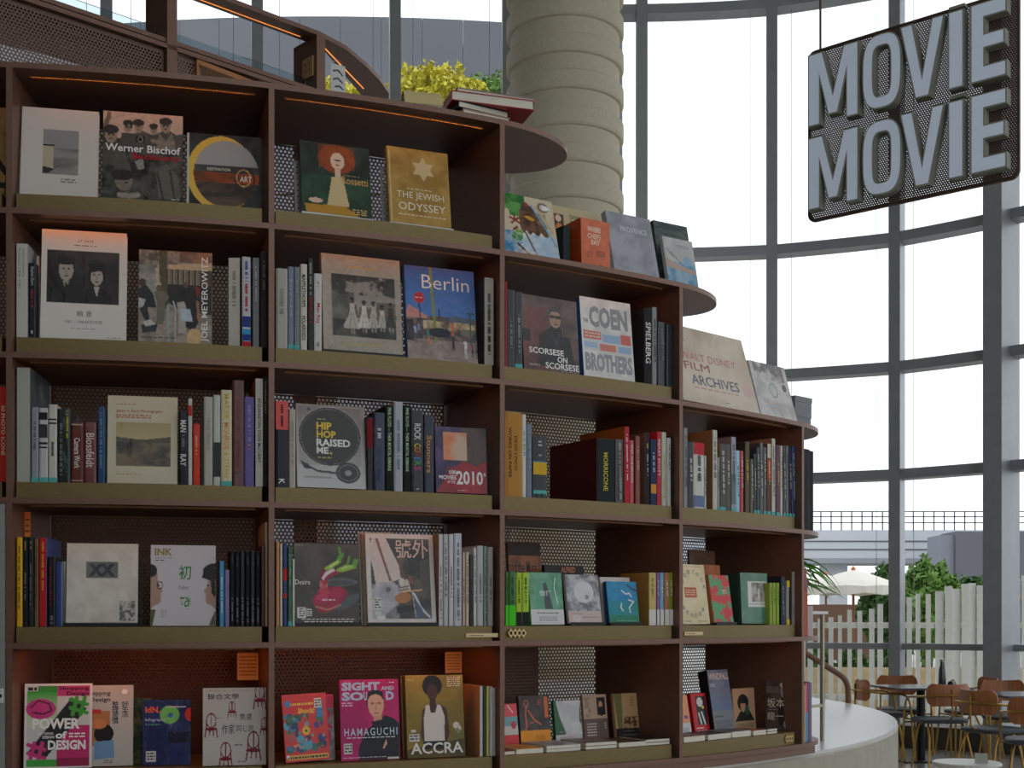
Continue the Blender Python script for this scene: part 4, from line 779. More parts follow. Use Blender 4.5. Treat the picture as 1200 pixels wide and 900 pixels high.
def a(A):
    A.rect(0, 0, 1, 1, (176, 26, 104)).noise(0, 0, 1, 1, (166, 22, 96), (190, 32, 112), 3, 175)
    A.poly([(.28, 1), (.3, .84), (.4, .66), (.58, .55), (.76, .45), (.92, .5), (1, .56), (1, 1)], (22, 26, 36)).ell(.6, .28, .15, .15, (30, 26, 26)).poly([(.47, .25), (.74, .25), (.745, .34), (.7, .45), (.64, .49), (.57, .48), (.5, .42), (.47, .34)], (212, 166, 140)).ell(.6, .26, .12, .07, (212, 166, 140)).poly([(.46, .27), (.48, .16), (.6, .125), (.73, .16), (.745, .28), (.72, .2), (.6, .18), (.5, .21)], (26, 24, 26)).rect(.56, .46, .7, .55, (200, 150, 124)).poly([(.52, .53), (.74, .5), (.76, .56), (.54, .58)], (22, 26, 36))
    A.ell(.545, .3, .03, .01, (40, 30, 28)).ell(.665, .3, .03, .01, (40, 30, 28)).line([(.61, .3), (.6, .37), (.625, .375)], .008, (176, 126, 104)).ell(.61, .425, .04, .01, (170, 90, 84)).poly([(.7, .86), (.77, .75), (.78, .8), (.73, .87)], (212, 166, 140)).rect(.05, .79, .19, .92, (206, 204, 196)).marks(.06, .8, .18, .91, (50, 50, 50), 3).rect(.78, .97, .97, 1, (206, 204, 196))
    A.t('SIGHT', .03, .035, .68, .14, (176, 196, 224), .05).t('AND', .7, .09, .92, .14, (176, 196, 224), .04).t('SO', .03, .155, .4, .265, (176, 196, 224), .05).t('D', .78, .155, .92, .265, (176, 196, 224), .05).t('U', .4, .155, .46, .265, (176, 196, 224), .05).t('HAMAGUCHI', .06, .605, .96, .7, (190, 214, 230), .004, 1.3).marks(.1, .715, .92, .735, (226, 226, 230)).marks(.03, .28, .22, .34, (220, 190, 214), 2).marks(.03, .96, .76, .975, (220, 210, 214)).marks(.84, .03, .94, .06, (226, 200, 220))
F(1, 4, 400, 469, 796, 'magenta magazine with portrait of man in black jacket', a, (176, 30, 106), .01, 6, v=.05, hard=False, cat=MAG, n=100)
def a(A):
    A.grad(0, 0, 1, 1, (156, 132, 40), (120, 104, 40)).noise(0, 0, 1, 1, (110, 92, 30), (166, 140, 48), 3, 181, .5).poly([(.28, .42), (.38, .36), (.6, .36), (.7, .42), (.74, .7), (.66, .9), (.3, .9), (.24, .7)], (70, 44, 34)).ell(.46, .13, .17, .13, (22, 18, 18)).ell(.46, .21, .09, .1, (74, 46, 36)).rect(.41, .28, .51, .38, (70, 44, 34)).poly([(.34, .37), (.4, .36), (.42, .46), (.5, .46), (.54, .36), (.6, .37), (.66, .5), (.65, .82), (.3, .82), (.3, .52)], (214, 208, 200)).rect(.3, .8, .66, .9, (26, 24, 26)).ell(.43, .21, .014, .006, (20, 14, 14)).ell(.49, .21, .014, .006, (20, 14, 14)).ell(.46, .265, .022, .007, (110, 56, 50))
    A.ell(.86, .62, .06, .04, (216, 204, 190)).ell(.9, .66, .05, .05, (206, 196, 180)).line([(.88, .66), (.84, .96)], .014, (90, 110, 60)).line([(.92, .68), (.9, .96)], .014, (90, 110, 60)).poly([(0, .9), (1, .78), (1, 1), (0, 1)], (40, 34, 24), .7).rect(.04, .71, .22, .8, (206, 204, 196)).marks(.05, .72, .21, .79, (50, 50, 50), 2).rect(.08, .66, .16, .69, (206, 204, 196))
    A.t('ACCRA', .06, .82, .97, .955, (226, 222, 214), .02).marks(.72, .02, .96, .15, (220, 206, 176), 5).marks(.04, .05, .14, .065, (220, 206, 176))
F(1, 4, 477.5, 545, 791, 'olive-gold magazine with figure in white vest', a, (140, 116, 46), .008, 6, v=.045, hard=False, cat=MAG, n=100)
for k in range(2):
    F(1, 4, 474.5 - k * 2, 510 - k * 2, 791 + k, ['brown', 'tan'][k] + ' magazine edge right behind the olive-gold magazine', lambda A: A, [(96, 66, 44), (150, 116, 84)][k], .008, 6, v=.062 + k * .0095, hard=False, cat=MAG)
def a(A): A.rect(.1, .3, .5, .75, (70, 130, 100)).ell(.3, .6, .12, .1, (206, 120, 60)).t('A P A', .2, .1, .5, .16, (60, 50, 40), .01)
S(1, 4, 562, 565.8, 804, (206, 200, 196), 'white magazine spine showing a tan cover', side=(190, 152, 116), hard=False, cat=MAG, d=.21)
S(1, 4, 566.2, 569.6, 804, (52, 74, 50), 'dark green magazine spine', hard=False, cat=MAG, d=.21)
S(1, 4, 570, 573.2, 804, (206, 196, 110), 'pale yellow magazine spine', hard=False, cat=MAG, d=.21)
for k in range(2): S(1, 4, 573.7 + k * 4.3, 577.6 + k * 4.3, 804.5 + k * 2, [(196, 194, 188), (176, 172, 166)][k], ['thick white magazine spine near the right upright', 'last grey-white magazine spine at the right upright'][k], hard=False, cat=MAG, d=.21)
# ---------------------------------------------------------------- open top of the third bay
def a(A):
    A.rect(0, 0, 1, 1, (212, 196, 164)).noise(0, .0, .5, .32, (40, 110, 48), (96, 166, 80), 9, 191, 1, .3, .7).poly([(0, .22), (.2, .26), (.42, .36), (.5, .6), (0, .6)], (212, 196, 164)).noise(.2, .12, .44, .34, (46, 112, 52), (96, 160, 84), 9, 195)
    A.poly([(.46, .1), (.52, .09), (.7, .24), (.84, .46), (.86, .66), (.6, .72), (.44, .66), (.36, .46), (.38, .26)], (84, 58, 46)).noise(.36, .24, .84, .64, (62, 42, 36), (140, 100, 66), 12, 192, .6).poly([(.46, .1), (.52, .09), (.58, .15), (.5, .16)], (150, 66, 50)).ell(.55, .34, .09, .03, (206, 150, 50), .2).ell(.72, .38, .05, .03, (150, 110, 60))
    A.poly([(.4, .6), (.46, .54), (.52, .62), (.58, .55), (.66, .64), (.72, .54), (.8, .62), (.88, .58), (1, .9), (1, 1), (.3, 1), (.3, .8)], (224, 222, 220)).noise(.36, .6, 1, 1, (150, 190, 220), (230, 226, 222), 5, 193, .7).line([(.44, .58), (.6, .94)], .016, (110, 86, 74)).line([(.6, .12), (.98, .72)], .014, (110, 170, 206)).line([(.7, .14), (.92, .5)], .03, (196, 176, 150)).poly([(0, .6), (.22, .58), (.36, .76), (.1, 1), (0, 1)], (74, 140, 182)).noise(0, .6, .34, 1, (66, 130, 176), (206, 216, 220), 7, 194, .55).line([(.28, .78), (.5, .96)], .02, (96, 76, 66)).noise(.3, .86, .6, 1, (220, 212, 206), (150, 110, 96), 9, 196, .6)
    A.ell(.84, .13, .11, .09, (214, 206, 196)).ringe(.82, .13, .1, .08, .6, (130, 108, 88)).ell(.86, .13, .06, .04, (240, 238, 234))
    for q in range(5): A.line([(.28, .41), (.28 + .09 * math.cos(q * 1.1 + 2.4), .41 + .08 * math.sin(q * 1.1 + 2.4))], .016, (140, 52, 42))
    A.line([(.24, .56), (.3, .52)], .02, (130, 60, 46)).ell(.28, .66, .1, .07, (56, 130, 66)).ell(.32, .6, .06, .05, (110, 170, 70)).noise(.18, .6, .36, .74, (60, 130, 70), (226, 230, 222), 11, 197, .4).grain(.12, 30)
F(2, 0, 590.8, 657, 230, 'glossy book painted with shaggy brown creature', a, (200, 196, 190), .02, 14, v=.07, n=100)
def a(A): A.rect(.07, .12, .27, .4, (90, 50, 40)).ell(.17, .32, .07, .07, (206, 130, 60)).ell(.16, .18, .06, .05, (226, 190, 170)).t('DIVINE', .4, .1, .68, .16, (70, 60, 46), .01).marks(.4, .18, .6, .21, (100, 90, 70))
F(2, 0, 650, 707, 245, 'beige book with small painting, behind thick orange book', a, (196, 180, 140), .03, 8, v=.17, m=FILM)
S(2, 0, 660.5, 668.5, 264.5, (52, 62, 64), 'dark slate book left of thick orange book', v=.12, d=.17)
def a(A):
    A.noise(0, 0, 1, 1, (206, 92, 44), (220, 106, 54), 5, 201).t('WHERE', .22, .14, .68, .24, (240, 206, 180), .03).t('CHEFS', .22, .27, .68, .37, (240, 206, 180), .02).t('EAT', .35, .39, .65, .48, (240, 206, 180), .03)
    for x0, y0, x1, y1 in ((.07, .06, .08, .94), (.76, .06, .77, .52), (.84, .05, .85, .52)): A.rect(x0, y0, x1, y1, (240, 190, 150))
    A.marks(.2, .62, .4, .74, (150, 60, 30), 3).marks(.52, .58, .82, .7, (60, 40, 34), 3).ell(.66, .9, .07, .05, (50, 36, 34)).ell(.88, .92, .07, .05, (50, 36, 34))
F(2, 0, 681.5, 715, 258, 'thick bright orange guidebook', a, (206, 92, 44), .11, 2, v=.075, spine=(200, 84, 38), m=FILM)
def a(A): A.noise(0, 0, 1, 1, (150, 150, 158), (176, 176, 184), 4, 205).t('PROVENCE', .28, .2, .88, .28, (214, 214, 220), .01)
F(2, 0, 721, 773.5, 252, 'plain silver-grey book in crinkled film', a, (166, 166, 174), .03, 14, v=.07, m=FILM)
def a(A): A.noise(0, 0, 1, 1, (66, 80, 76), (90, 104, 98), 14, 207, sx=.2)
F(2, 0, 776, 816, 262, 'dark teal box behind the pale blue book', a, (62, 78, 82), .05, 12, v=.13, m=FILM)
def a(A): A.noise(0, 0, 1, .55, (206, 204, 200), (190, 190, 190), 5, 211).noise(0, .5, 1, 1, (110, 156, 186), (160, 190, 206), 5, 212).ell(.72, .45, .14, .1, (150, 184, 206)).poly([(0, .42), (.4, .55), (1, .62), (1, .7), (0, .62)], (196, 170, 156)).line([(.2, .3), (.5, .5)], .015, (130, 130, 130)).line([(.1, .25), (.3, .42)], .012, (150, 140, 130)).marks(.45, .12, .85, .2, (150, 150, 150), 2)
F(2, 0, 784, 819, 280, 'pale blue and white book near the rounded end', a, (190, 196, 200), .02, 12, v=.07)
# ---------------------------------------------------------------- third bay, second row
S(2, 1, 592, 594.4, 330, (176, 40, 44), 'thin red spine against the left upright')
S(2, 1, 594.8, 603.4, 339.5, (44, 44, 46), 'black spine right of thin red one', (None, (140, 140, 140), .4, .75), m=FILM)
S(2, 1, 603.8, 612.4, 342, (40, 44, 46), 'black spine with turquoise foot', (None, (150, 156, 156), .3, .8), foot=1, m=FILM)
def a(A):
    A.noise(0, 0, 1, 1, (64, 50, 48), (104, 84, 78), 3, 221).noise(0, .15, .45, 1, (84, 34, 34), (120, 66, 60), 3, 222, .8).poly([(.3, .5), (.46, .42), (.54, .36), (.68, .38), (.84, .5), (.92, .9), (.24, .92)], (38, 35, 36)).rect(.0, .46, .14, .62, (40, 32, 32)).ell(.59, .27, .105, .13, (170, 134, 116)).poly([(.48, .24), (.5, .13), (.6, .1), (.7, .14), (.71, .24), (.66, .18), (.54, .18)], (74, 70, 70)).rect(.49, .235, .70, .26, (36, 30, 30)).ell(.54, .25, .04, .025, (44, 36, 36)).ell(.65, .25, .04, .025, (44, 36, 36)).line([(.6, .27), (.595, .315), (.62, .32)], .008, (130, 96, 84)).ell(.6, .35, .04, .01, (110, 72, 66)).line([(.5, .46), (.6, .62)], .01, (60, 56, 56)).line([(.66, .45), (.62, .62)], .01, (60, 56, 56)).noise(.7, .05, 1, .5, (76, 64, 58), (120, 104, 94), 5, 224, .6).grain(.2, 24)
    A.t('SCORSESE', .1, .69, .72, .77, (236, 232, 226), .02).t('ON', .6, .78, .78, .86, (236, 232, 226), .02).t('SCORSESE', .38, .87, .99, .955, (236, 232, 226), .02).marks(.1, .91, .28, .94, (190, 180, 176), 2).marks(.68, .965, .98, .98, (190, 180, 176))
F(2, 1, 614.2, 679.5, 349, 'dark brown book with seated man and white stacked title', a, (76, 56, 54), .03, 5, v=.04, m=FILM, n=100)
def a(A):
    A.noise(0, 0, 1, 1, (206, 204, 198), (226, 224, 218), 5, 231).rect(.04, .42, .96, .66, (206, 206, 206)).rect(.04, .42, .38, .52, (206, 110, 96)).rect(.4, .44, .75, .54, (150, 176, 206)).rect(.76, .42, .96, .54, (206, 96, 84)).rect(.04, .56, .3, .63, (160, 186, 214)).rect(.34, .57, .66, .65, (206, 120, 104)).rect(.7, .57, .96, .65, (150, 176, 206)).marks(.06, .43, .36, .51, (226, 200, 190), 2)
    A.t('THE', .04, .27, .14, .32, (110, 112, 116), .03).t('COEN', .16, .1, .92, .37, (140, 142, 146), .05).t('BROTHERS', .04, .69, .97, .92, (146, 148, 152), .05)
F(2, 1, 684.5, 744, 351.5, 'crinkled white book with huge grey capitals', a, (214, 212, 206), .03, 6, v=.04, m=FILM, spine=(50, 96, 150), n=100)
S(2, 1, 755, 764, 361.5, (40, 38, 40), 'black spine with bold white capitals', [('SPIELBERG', (230, 228, 224), .18, .72)], side=(44, 40, 42), d=.25, m=FILM, fr=.7)
S(2, 1, 764.4, 770.4, 360, (130, 132, 134), 'shiny grey spine right of bold white capitals', (None, (70, 70, 74), .15, .7), m=FILM)
S(2, 1, 771, 780.4, 377.5, (58, 64, 72), 'shorter slate spine in film', (None, (120, 126, 134), .1, .6), m=FILM)
S(2, 1, 781.6, 789.6, 380.5, (48, 54, 60), 'shortest slate spine at right end', m=FILM)
# ---------------------------------------------------------------- third bay, third row
S(2, 2, 592.3, 611.5, 483, (186, 132, 62), 'wide cardboard-brown spine with black capitals', [('DAVID LYNCH', (40, 30, 20), .28, .68, .54, .72), ('WORKS ON PAPER', (40, 30, 20), .18, .78, .2, .38)], m=MATTE)
S(2, 2, 611.8, 616.8, 485.5, (216, 212, 200), 'cream spine right of cardboard-brown book', (None, (90, 130, 110), .2, .5))
S(2, 2, 617.1, 623.6, 497, (110, 122, 140), 'blue-grey spine with turquoise foot', (None, (150, 160, 176), .1, .6), m=FILM)
S(2, 2, 624.6, 641, 511, (30, 36, 42), 'black spine with yellow film-still and turquoise band', [(None, (206, 206, 204), .08, .18, .2, .8), (None, (200, 200, 196), .3, .32, .3, .7)], bands=[(.4, .44, (60, 120, 160)), (.42, .62, (214, 170, 50)), (.87, .93, TEAL)], m=FILM)
S(2, 2, 699.5, 720.8, 514, (34, 46, 44), 'big dark red book with black spine and yellow title', [('MORRICONE', (206, 190, 60), .22, .82, .35, .6)], side=(84, 24, 26), d=.30, m=FILM)
S(2, 2, 721.3, 731.2, 515, (70, 70, 70), 'black and white patterned spine', [(None, (160, 158, 154), .05, .95), (None, (150, 60, 56), .15, .6, .4, .6)], m=FILM)
S(2, 2, 731.6, 737.5, 500, (190, 46, 60), 'tall red spine with white title', [(None, (236, 220, 216), .1, .7)], side=(150, 90, 40), d=.27, fr=.5)
S(2, 2, 737.9, 743.3, 516, (196, 84, 90), 'pinkish red spine', [('WES ANDERSON', (236, 206, 202), .06, .66)], fr=.5)
S(2, 2, 744.6, 750, 511, (150, 92, 80), 'reddish tan spine', (None, (210, 170, 150), .15, .5), side=(120, 60, 50))
S(2, 2, 756, 761.2, 507, (44, 44, 50), 'dark spine with yellow speck', [(None, (206, 190, 90), .15, .22), (None, (190, 186, 190), .3, .6)], side=(130, 96, 80), d=.26)
S(2, 2, 762.3, 769.6, 515, (50, 62, 92), 'navy spine with orange disc', [(None, (200, 200, 206), .2, .5)], bands=[(.68, .82, (220, 150, 60))], side=(46, 56, 80))
S(2, 2, 770, 775.3, 506, (190, 36, 48), 'bright red spine with white capitals', [('RIDLEY SCOTT', (236, 220, 216), .1, .6)], fr=.55)
S(2, 2, 775.7, 781.4, 506.5, (206, 202, 186), 'cream spine right of bright red one', (None, (190, 176, 110), .3, .9))
S(2, 2, 781.8, 786.8, 513, (200, 200, 192), 'white spine right of cream one', (None, (110, 110, 106), .1, .5))
S(2, 2, 787.4, 790.6, 511, (36, 36, 38), 'thin black spine at right end')
# ---------------------------------------------------------------- third bay, fourth row
def a(A): A.noise(0, 0, 1, 1, (120, 80, 56), (150, 104, 74), 4, 241).rect(0, 0, 1, .16, (30, 26, 26)).poly([(.2, .7), (.5, .4), (.9, .3), (.7, .6), (.9, .8)], (196, 130, 84), .8).t('and the Muse', .02, .22, .85, .38, (34, 26, 22), .004)
F(2, 3, 600, 638, 636, 'brown book with black header standing behind green spines', a, (120, 84, 60), .02, 6, v=.22)
for k, (x0, x1) in enumerate(((592.4, 596.2), (596.6, 604.4))): S(2, 3, x0, x1, 670, (50, 110, 44), ['narrower', 'wider'][k] + ' leaf-green spine with bright green foot', (None, (30, 60, 30), .1, .6), bands=[(.62, 1, (76, 206, 40))], d=.15, m=FILM)
for k, (x0, x1) in enumerate(((604.9, 611.4), (611.9, 620))): S(2, 3, x0, x1, 671, (166, 196, 30), ['first', 'second'][k] + ' lime spine with black foot from the left', (None, (70, 90, 20), .1, .6), bands=[(.74, 1, (34, 36, 36))], d=.15, m=FILM)
def a(A): A.noise(0, 0, 1, .7, (90, 150, 120), (120, 176, 146), 4, 251).rect(.18, .12, .68, .7, (104, 164, 134)).poly([(.42, .22), (.5, .18), (.56, .3), (.68, .7), (.44, .7)], (80, 86, 92)).rect(0, .705, 1, 1, (216, 214, 214)).marks(.2, .76, .85, .8, (90, 90, 96)).marks(.25, .84, .8, .94, (140, 140, 146), 3).line([(.8, .1), (.75, .3), (.84, .6)], .012, (220, 236, 226)).t('信任', .3, .34, .66, .45, (226, 236, 230), .02)
F(2, 3, 622.8, 661.5, 671, 'teal-green book with white paper band', a, (100, 160, 130), .02, 7, v=.05, spine=(80, 150, 60))
def a(A): A.rect(0, 0, 1, 1, (30, 26, 24)).t('ALFRED', .42, .025, .78, .12, (176, 110, 84), .03)
F(2, 3, 641, 687, 662.5, 'black book with copper capitals behind moon cover', a, (30, 27, 26), .02, 5, v=.16)
def a(A): A.noise(0, 0, 1, 1, (120, 122, 128), (190, 192, 196), 5, 261).ell(.52, .36, .3, .22, (214, 214, 214)).noise(.3, .2, .75, .56, (196, 196, 198), (220, 220, 220), 6, 262, .4).ell(.6, .46, .06, .05, (150, 152, 156)).rect(0, .74, 1, 1, (206, 186, 180)).marks(.1, .79, .45, .81, (110, 90, 90)).marks(.42, .86, .9, .89, (120, 100, 100)).ell(.25, .9, .13, .08, (216, 200, 196)).line([(.92, .55), (.98, .72)], .012, (236, 236, 236))
F(2, 3, 667, 705.5, 673.5, 'grey book with large white moon', a, (176, 176, 180), .018, 9, v=.05, stand=STANDB)
def a(A): A.rect(.02, .02, .98, .12, (210, 208, 204)).rect(.02, .12, .98, .98, (196, 190, 180))
F(2, 3, 707, 741.5, 676.5, 'white wire-bound book behind the blue green one', a, (206, 204, 200), .012, 7, v=.085)
def a(A): A.noise(0, 0, 1, 1, (40, 136, 190), (60, 150, 190), 4, 271).noise(0, .45, 1, 1, (40, 140, 150), (46, 140, 110), 4, 272, .8).grad(0, .8, 1, 1, (44, 136, 110), (40, 128, 96)).line([(.5, .22), (.62, .3), (.74, .28), (.8, .36)], .02, (206, 226, 230)).line([(.45, .52), (.42, .62), (.48, .7)], .02, (206, 226, 226)).line([(.7, .44), (.86, .48), (.7, .62), (.72, .74)], .02, (206, 226, 226)).line([(.7, .08), (.84, .18), (.98, .22)], .025, (50, 84, 130)).marks(.25, .93, .9, .95, (150, 206, 190))
F(2, 3, 714.5, 749.5, 681.5, 'bright blue-green book with white calligraphy', a, (50, 140, 180), .022, 9, v=.045, spine=(36, 84, 150), stand=STANDB)
S(2, 3, 760, 769.2, 671, (206, 184, 120), 'straw-yellow spine with white band and tan cover', (None, (150, 126, 70), .1, .5), side=(176, 136, 66), bands=[(.7, 1, (222, 218, 206))], d=.16)
for x0, x1, c, l in ((769.7, 773, (150, 96, 170), 'purple'), (773.4, 778.4, (136, 176, 196), 'light blue'), (778.8, 784.8, (176, 120, 84), 'brown'), (785.2, 790, (136, 140, 40), 'olive green')):
    S(2, 3, x0, x1, 671, c, l + ' spine with white band', (None, (226, 222, 214), .15, .45), bands=[(.7, 1, (216, 212, 204))], d=.16)
# ---------------------------------------------------------------- third bay, bottom row: standing covers at the back, flat copies in front
VB = .235
def a(A): A.rect(0, 0, 1, .3, (226, 90, 96)).rect(0, .3, 1, .56, (120, 170, 176)).rect(0, .52, 1, .74, (206, 206, 200)).rect(0, .73, 1, 1, (214, 60, 70)).ell(.2, .52, .1, .09, (190, 60, 80)).ell(.8, .5, .12, .09, (196, 70, 90)).line([(.6, .05), (.8, .2)], .03, (240, 200, 200))
F(2, 4, 583, 608.5, 825, 'pink and teal striped book', a, (214, 70, 78), .02, 8, v=VB)
def a(A): A.noise(0, 0, 1, .72, (64, 58, 58), (84, 78, 76), 4, 281).rect(0, .7, 1, 1, (232, 152, 30)).line([(.24, .2), (.2, .36), (.22, .62), (.16, .7)], .022, (206, 110, 70)).ringe(.24, .15, .08, .07, .75, (206, 110, 70)).line([(.3, .3), (.5, .5), (.7, .58)], .022, (206, 110, 70)).line([(.36, .54), (.44, .54)], .02, (206, 110, 70)).rect(.84, .02, .96, .45, (220, 110, 60)).marks(.62, .08, .72, .2, (206, 90, 70), 3).marks(.5, .8, .8, .9, (176, 100, 30), 3)
F(2, 4, 611, 646, 815.5, 'charcoal book with orange outlined figure and orange band', a, (70, 66, 64), .02, 7, v=VB)
def a(A): A.noise(0, 0, 1, 1, (196, 202, 204), (216, 220, 222), 4, 285).poly([(0, 0), (.08, 0), (.2, .4), (.4, .78), (.1, .9), (0, .9)], (56, 110, 76)).poly([(.95, .2), (1, .1), (1, .6), (.93, .5)], (66, 116, 84)).rect(0, .8, 1, 1, (206, 200, 200)).marks(.15, .72, .4, .76, (190, 110, 150)).marks(.15, .85, .7, .95, (150, 146, 150), 3)
F(2, 4, 652, 683, 821, 'white and green book with pale paper band', a, (80, 130, 96), .02, 8, v=VB, spine=(56, 100, 70))
def a(A): A.rect(0, 0, 1, 1, (186, 160, 136)).rect(.58, .06, .94, .44, (40, 34, 30)).ell(.74, .22, .08, .08, (196, 150, 110)).ell(.76, .36, .14, .1, (30, 26, 26)).rect(0, .52, 1, 1, (104, 88, 80)).noise(.05, .05, .3, .5, (150, 130, 110), (190, 166, 140), 7, 287).marks(.1, .6, .5, .9, (206, 196, 186), 5).marks(.85, .6, .92, .75, (206, 196, 186), 3)
F(2, 4, 686.5, 714, 814, 'tan book with small dark portrait', a, (176, 150, 126), .018, 8, v=VB)
def a(A): A.rect(0, 0, 1, 1, (190, 160, 116)).poly([(0, 0), (.35, 0), (.3, .75), (.1, .75)], (116, 116, 70)).noise(.35, .5, .95, .76, (80, 50, 34), (180, 146, 104), 10, 291, 1, .4, .6).line([(.4, .55), (.6, .65), (.8, .6), (.9, .7)], .03, (90, 56, 36)).rect(0, .75, 1, 1, (34, 32, 34)).marks(.3, .8, .8, .82, (150, 146, 140)).marks(.25, .88, .85, .9, (150, 146, 140)).marks(.7, .06, .85, .3, (150, 120, 80), 4)
F(2, 4, 723, 750, 812.5, 'tan book with brown branches and black band', a, (186, 158, 118), .02, 8, v=.21)
def flat(bay, row, x0, x1, th, D, v, top_c, look, edge=(214, 208, 192), copies=1, cover=None):
    b = BAYS[bay]; u0, u1 = b.u(x0, v), b.u(x1, v); z = base_z(bay, row); k_ = max(0, u1 - (b.L - .011 - .0916 * (v + D))); u0 -= k_; u1 -= k_
    for k in range(copies):
        r = empty('book', mx=b.mx(u0, v, z)); W = u1 - u0
        G().box(.001, W - .001, .001, D - .001, .0006, th - .0006).build('pages', PAGE, r)
        G().box(0, W, 0, D, 0, .0006).build('back_cover', MATTE, r, ink=lin(cover or top_c))
        o = G().box(0, W, 0, D, th - .0006, th).build('front_cover', PRINT, r, ink=lin(cover or top_c))
        A = Art(top_c, W, D, 20); A.noise(0, 0, 1, 1, tuple(int(q * .8) for q in top_c), tuple(min(255, int(q * 1.12)) for q in top_c), 4, int(x0) % 97)
        vv = [(p_[0], p_[1]) for p_ in zip((A.x * W).ravel(), ((1 - A.y) * D).ravel())]
        mesh('cover_print', [(q[0], q[1], th + .0004) for q in vv], [(j * A.nx + i, (j + 1) * A.nx + i, (j + 1) * A.nx + i + 1, j * A.nx + i + 1) for j in range(A.ny - 1) for i in range(A.nx - 1)], PRINT, r, ink=A.c.reshape(-1, 3))['kind'] = 'stuff'
        tag(r, look if copies == 1 else look + (', upper copy' if k else ', lower copy'), 'book', 'books lying flat in the bottom row'); z += th + .0008
flat(2, 4, 591.5, 604, .012, .17, .035, (206, 70, 80), 'pink book lying flat at left end, bottom row of third bay')
flat(2, 4, 605, 637, .018, .165, .03, (226, 150, 70), 'orange book lying flat, bottom row of third bay')
flat(2, 4, 640.5, 680.6, .011, .165, .03, (176, 180, 182), 'pale grey book lying flat, bottom row of third bay', copies=2)
flat(2, 4, 686.5, 723, .012, .165, .03, (130, 112, 104), 'taupe book lying flat, bottom row of third bay', copies=2)
flat(2, 4, 725.5, 758, .018, .165, .03, (96, 70, 56), 'dark brown book lying flat, bottom row of third bay')
flat(2, 4, 761.5, 789.5, .011, .165, .03, (60, 56, 54), 'charcoal book lying flat at right end, bottom row of third bay', copies=2)
# ---------------------------------------------------------------- open top of the right bay
def a(A):
    A.noise(0, 0, 1, 1, (196, 176, 152), (212, 196, 174), 4, 301).t('THE', .075, .13, .21, .2, (140, 150, 156), .0).t('WALT DISNEY', .1, .34, .82, .44, (196, 110, 120), .0).t('FILM', .12, .47, .44, .57, (150, 50, 60), .0).t('ARCHIVES', .17, .63, .79, .76, (70, 82, 96), .01).marks(.18, .79, .76, .815, (196, 120, 110)).ell(.9, .72, .07, .08, (206, 170, 160)).marks(.55, .93, .62, .95, (110, 110, 110))
F(3, 1, 801, 890.5, 388.5, 'large sand-coloured boxed book in crinkled film', a, (206, 188, 164), .05, 17, v=.06, m=FILM, stand=STANDG, n=100)
def a(A): A.noise(0, 0, 1, 1, (176, 168, 164), (206, 200, 196), 5, 305).noise(.1, 0, .9, .3, (80, 70, 66), (196, 190, 186), 8, 306, .8, .4, .6).ringe(.52, .48, .12, .14, .7, (150, 160, 166)).ell(.85, .4, .06, .07, (90, 80, 76)).line([(.2, .8), (.4, .74), (.75, .82)], .014, (170, 176, 180))
F(3, 1, 892.5, 934.5, 426.5, 'smaller silver book in crinkled film', a, (190, 184, 180), .03, 16, v=.06, m=FILM)
GBOX = mat('grey_board', (128, 130, 132), .6, noise=.08, scale=30)
for k, (y0, y1, x0, x1) in enumerate(((478.5, 495, 931, 951), (465, 478.3, 932, 951.8))):
    b = BAYS[3]; v = .09; u0, u1 = b.u(x0, v), b.u(x1, v); z = SZ[2] + TH / 2 + .0005 if k == 0 else ztop
    ztop = b.z(y0, (u0 + u1) / 2, v) + .0005
    r = empty('storage_box', mx=b.mx(u0, v, z)); hh = ztop - z - .001; W = u1 - u0
    G().box(.002, W - .002, .002, .16, 0, hh * .75).build('body', GBOX, r); G().box(0, W, 0, .162, hh * .55, hh).build('lid', GBOX, r)
    tag(r, ['lower', 'upper'][k] + ' grey cardboard box of the pair at the right end', 'box', 'grey boxes on the bookcase')
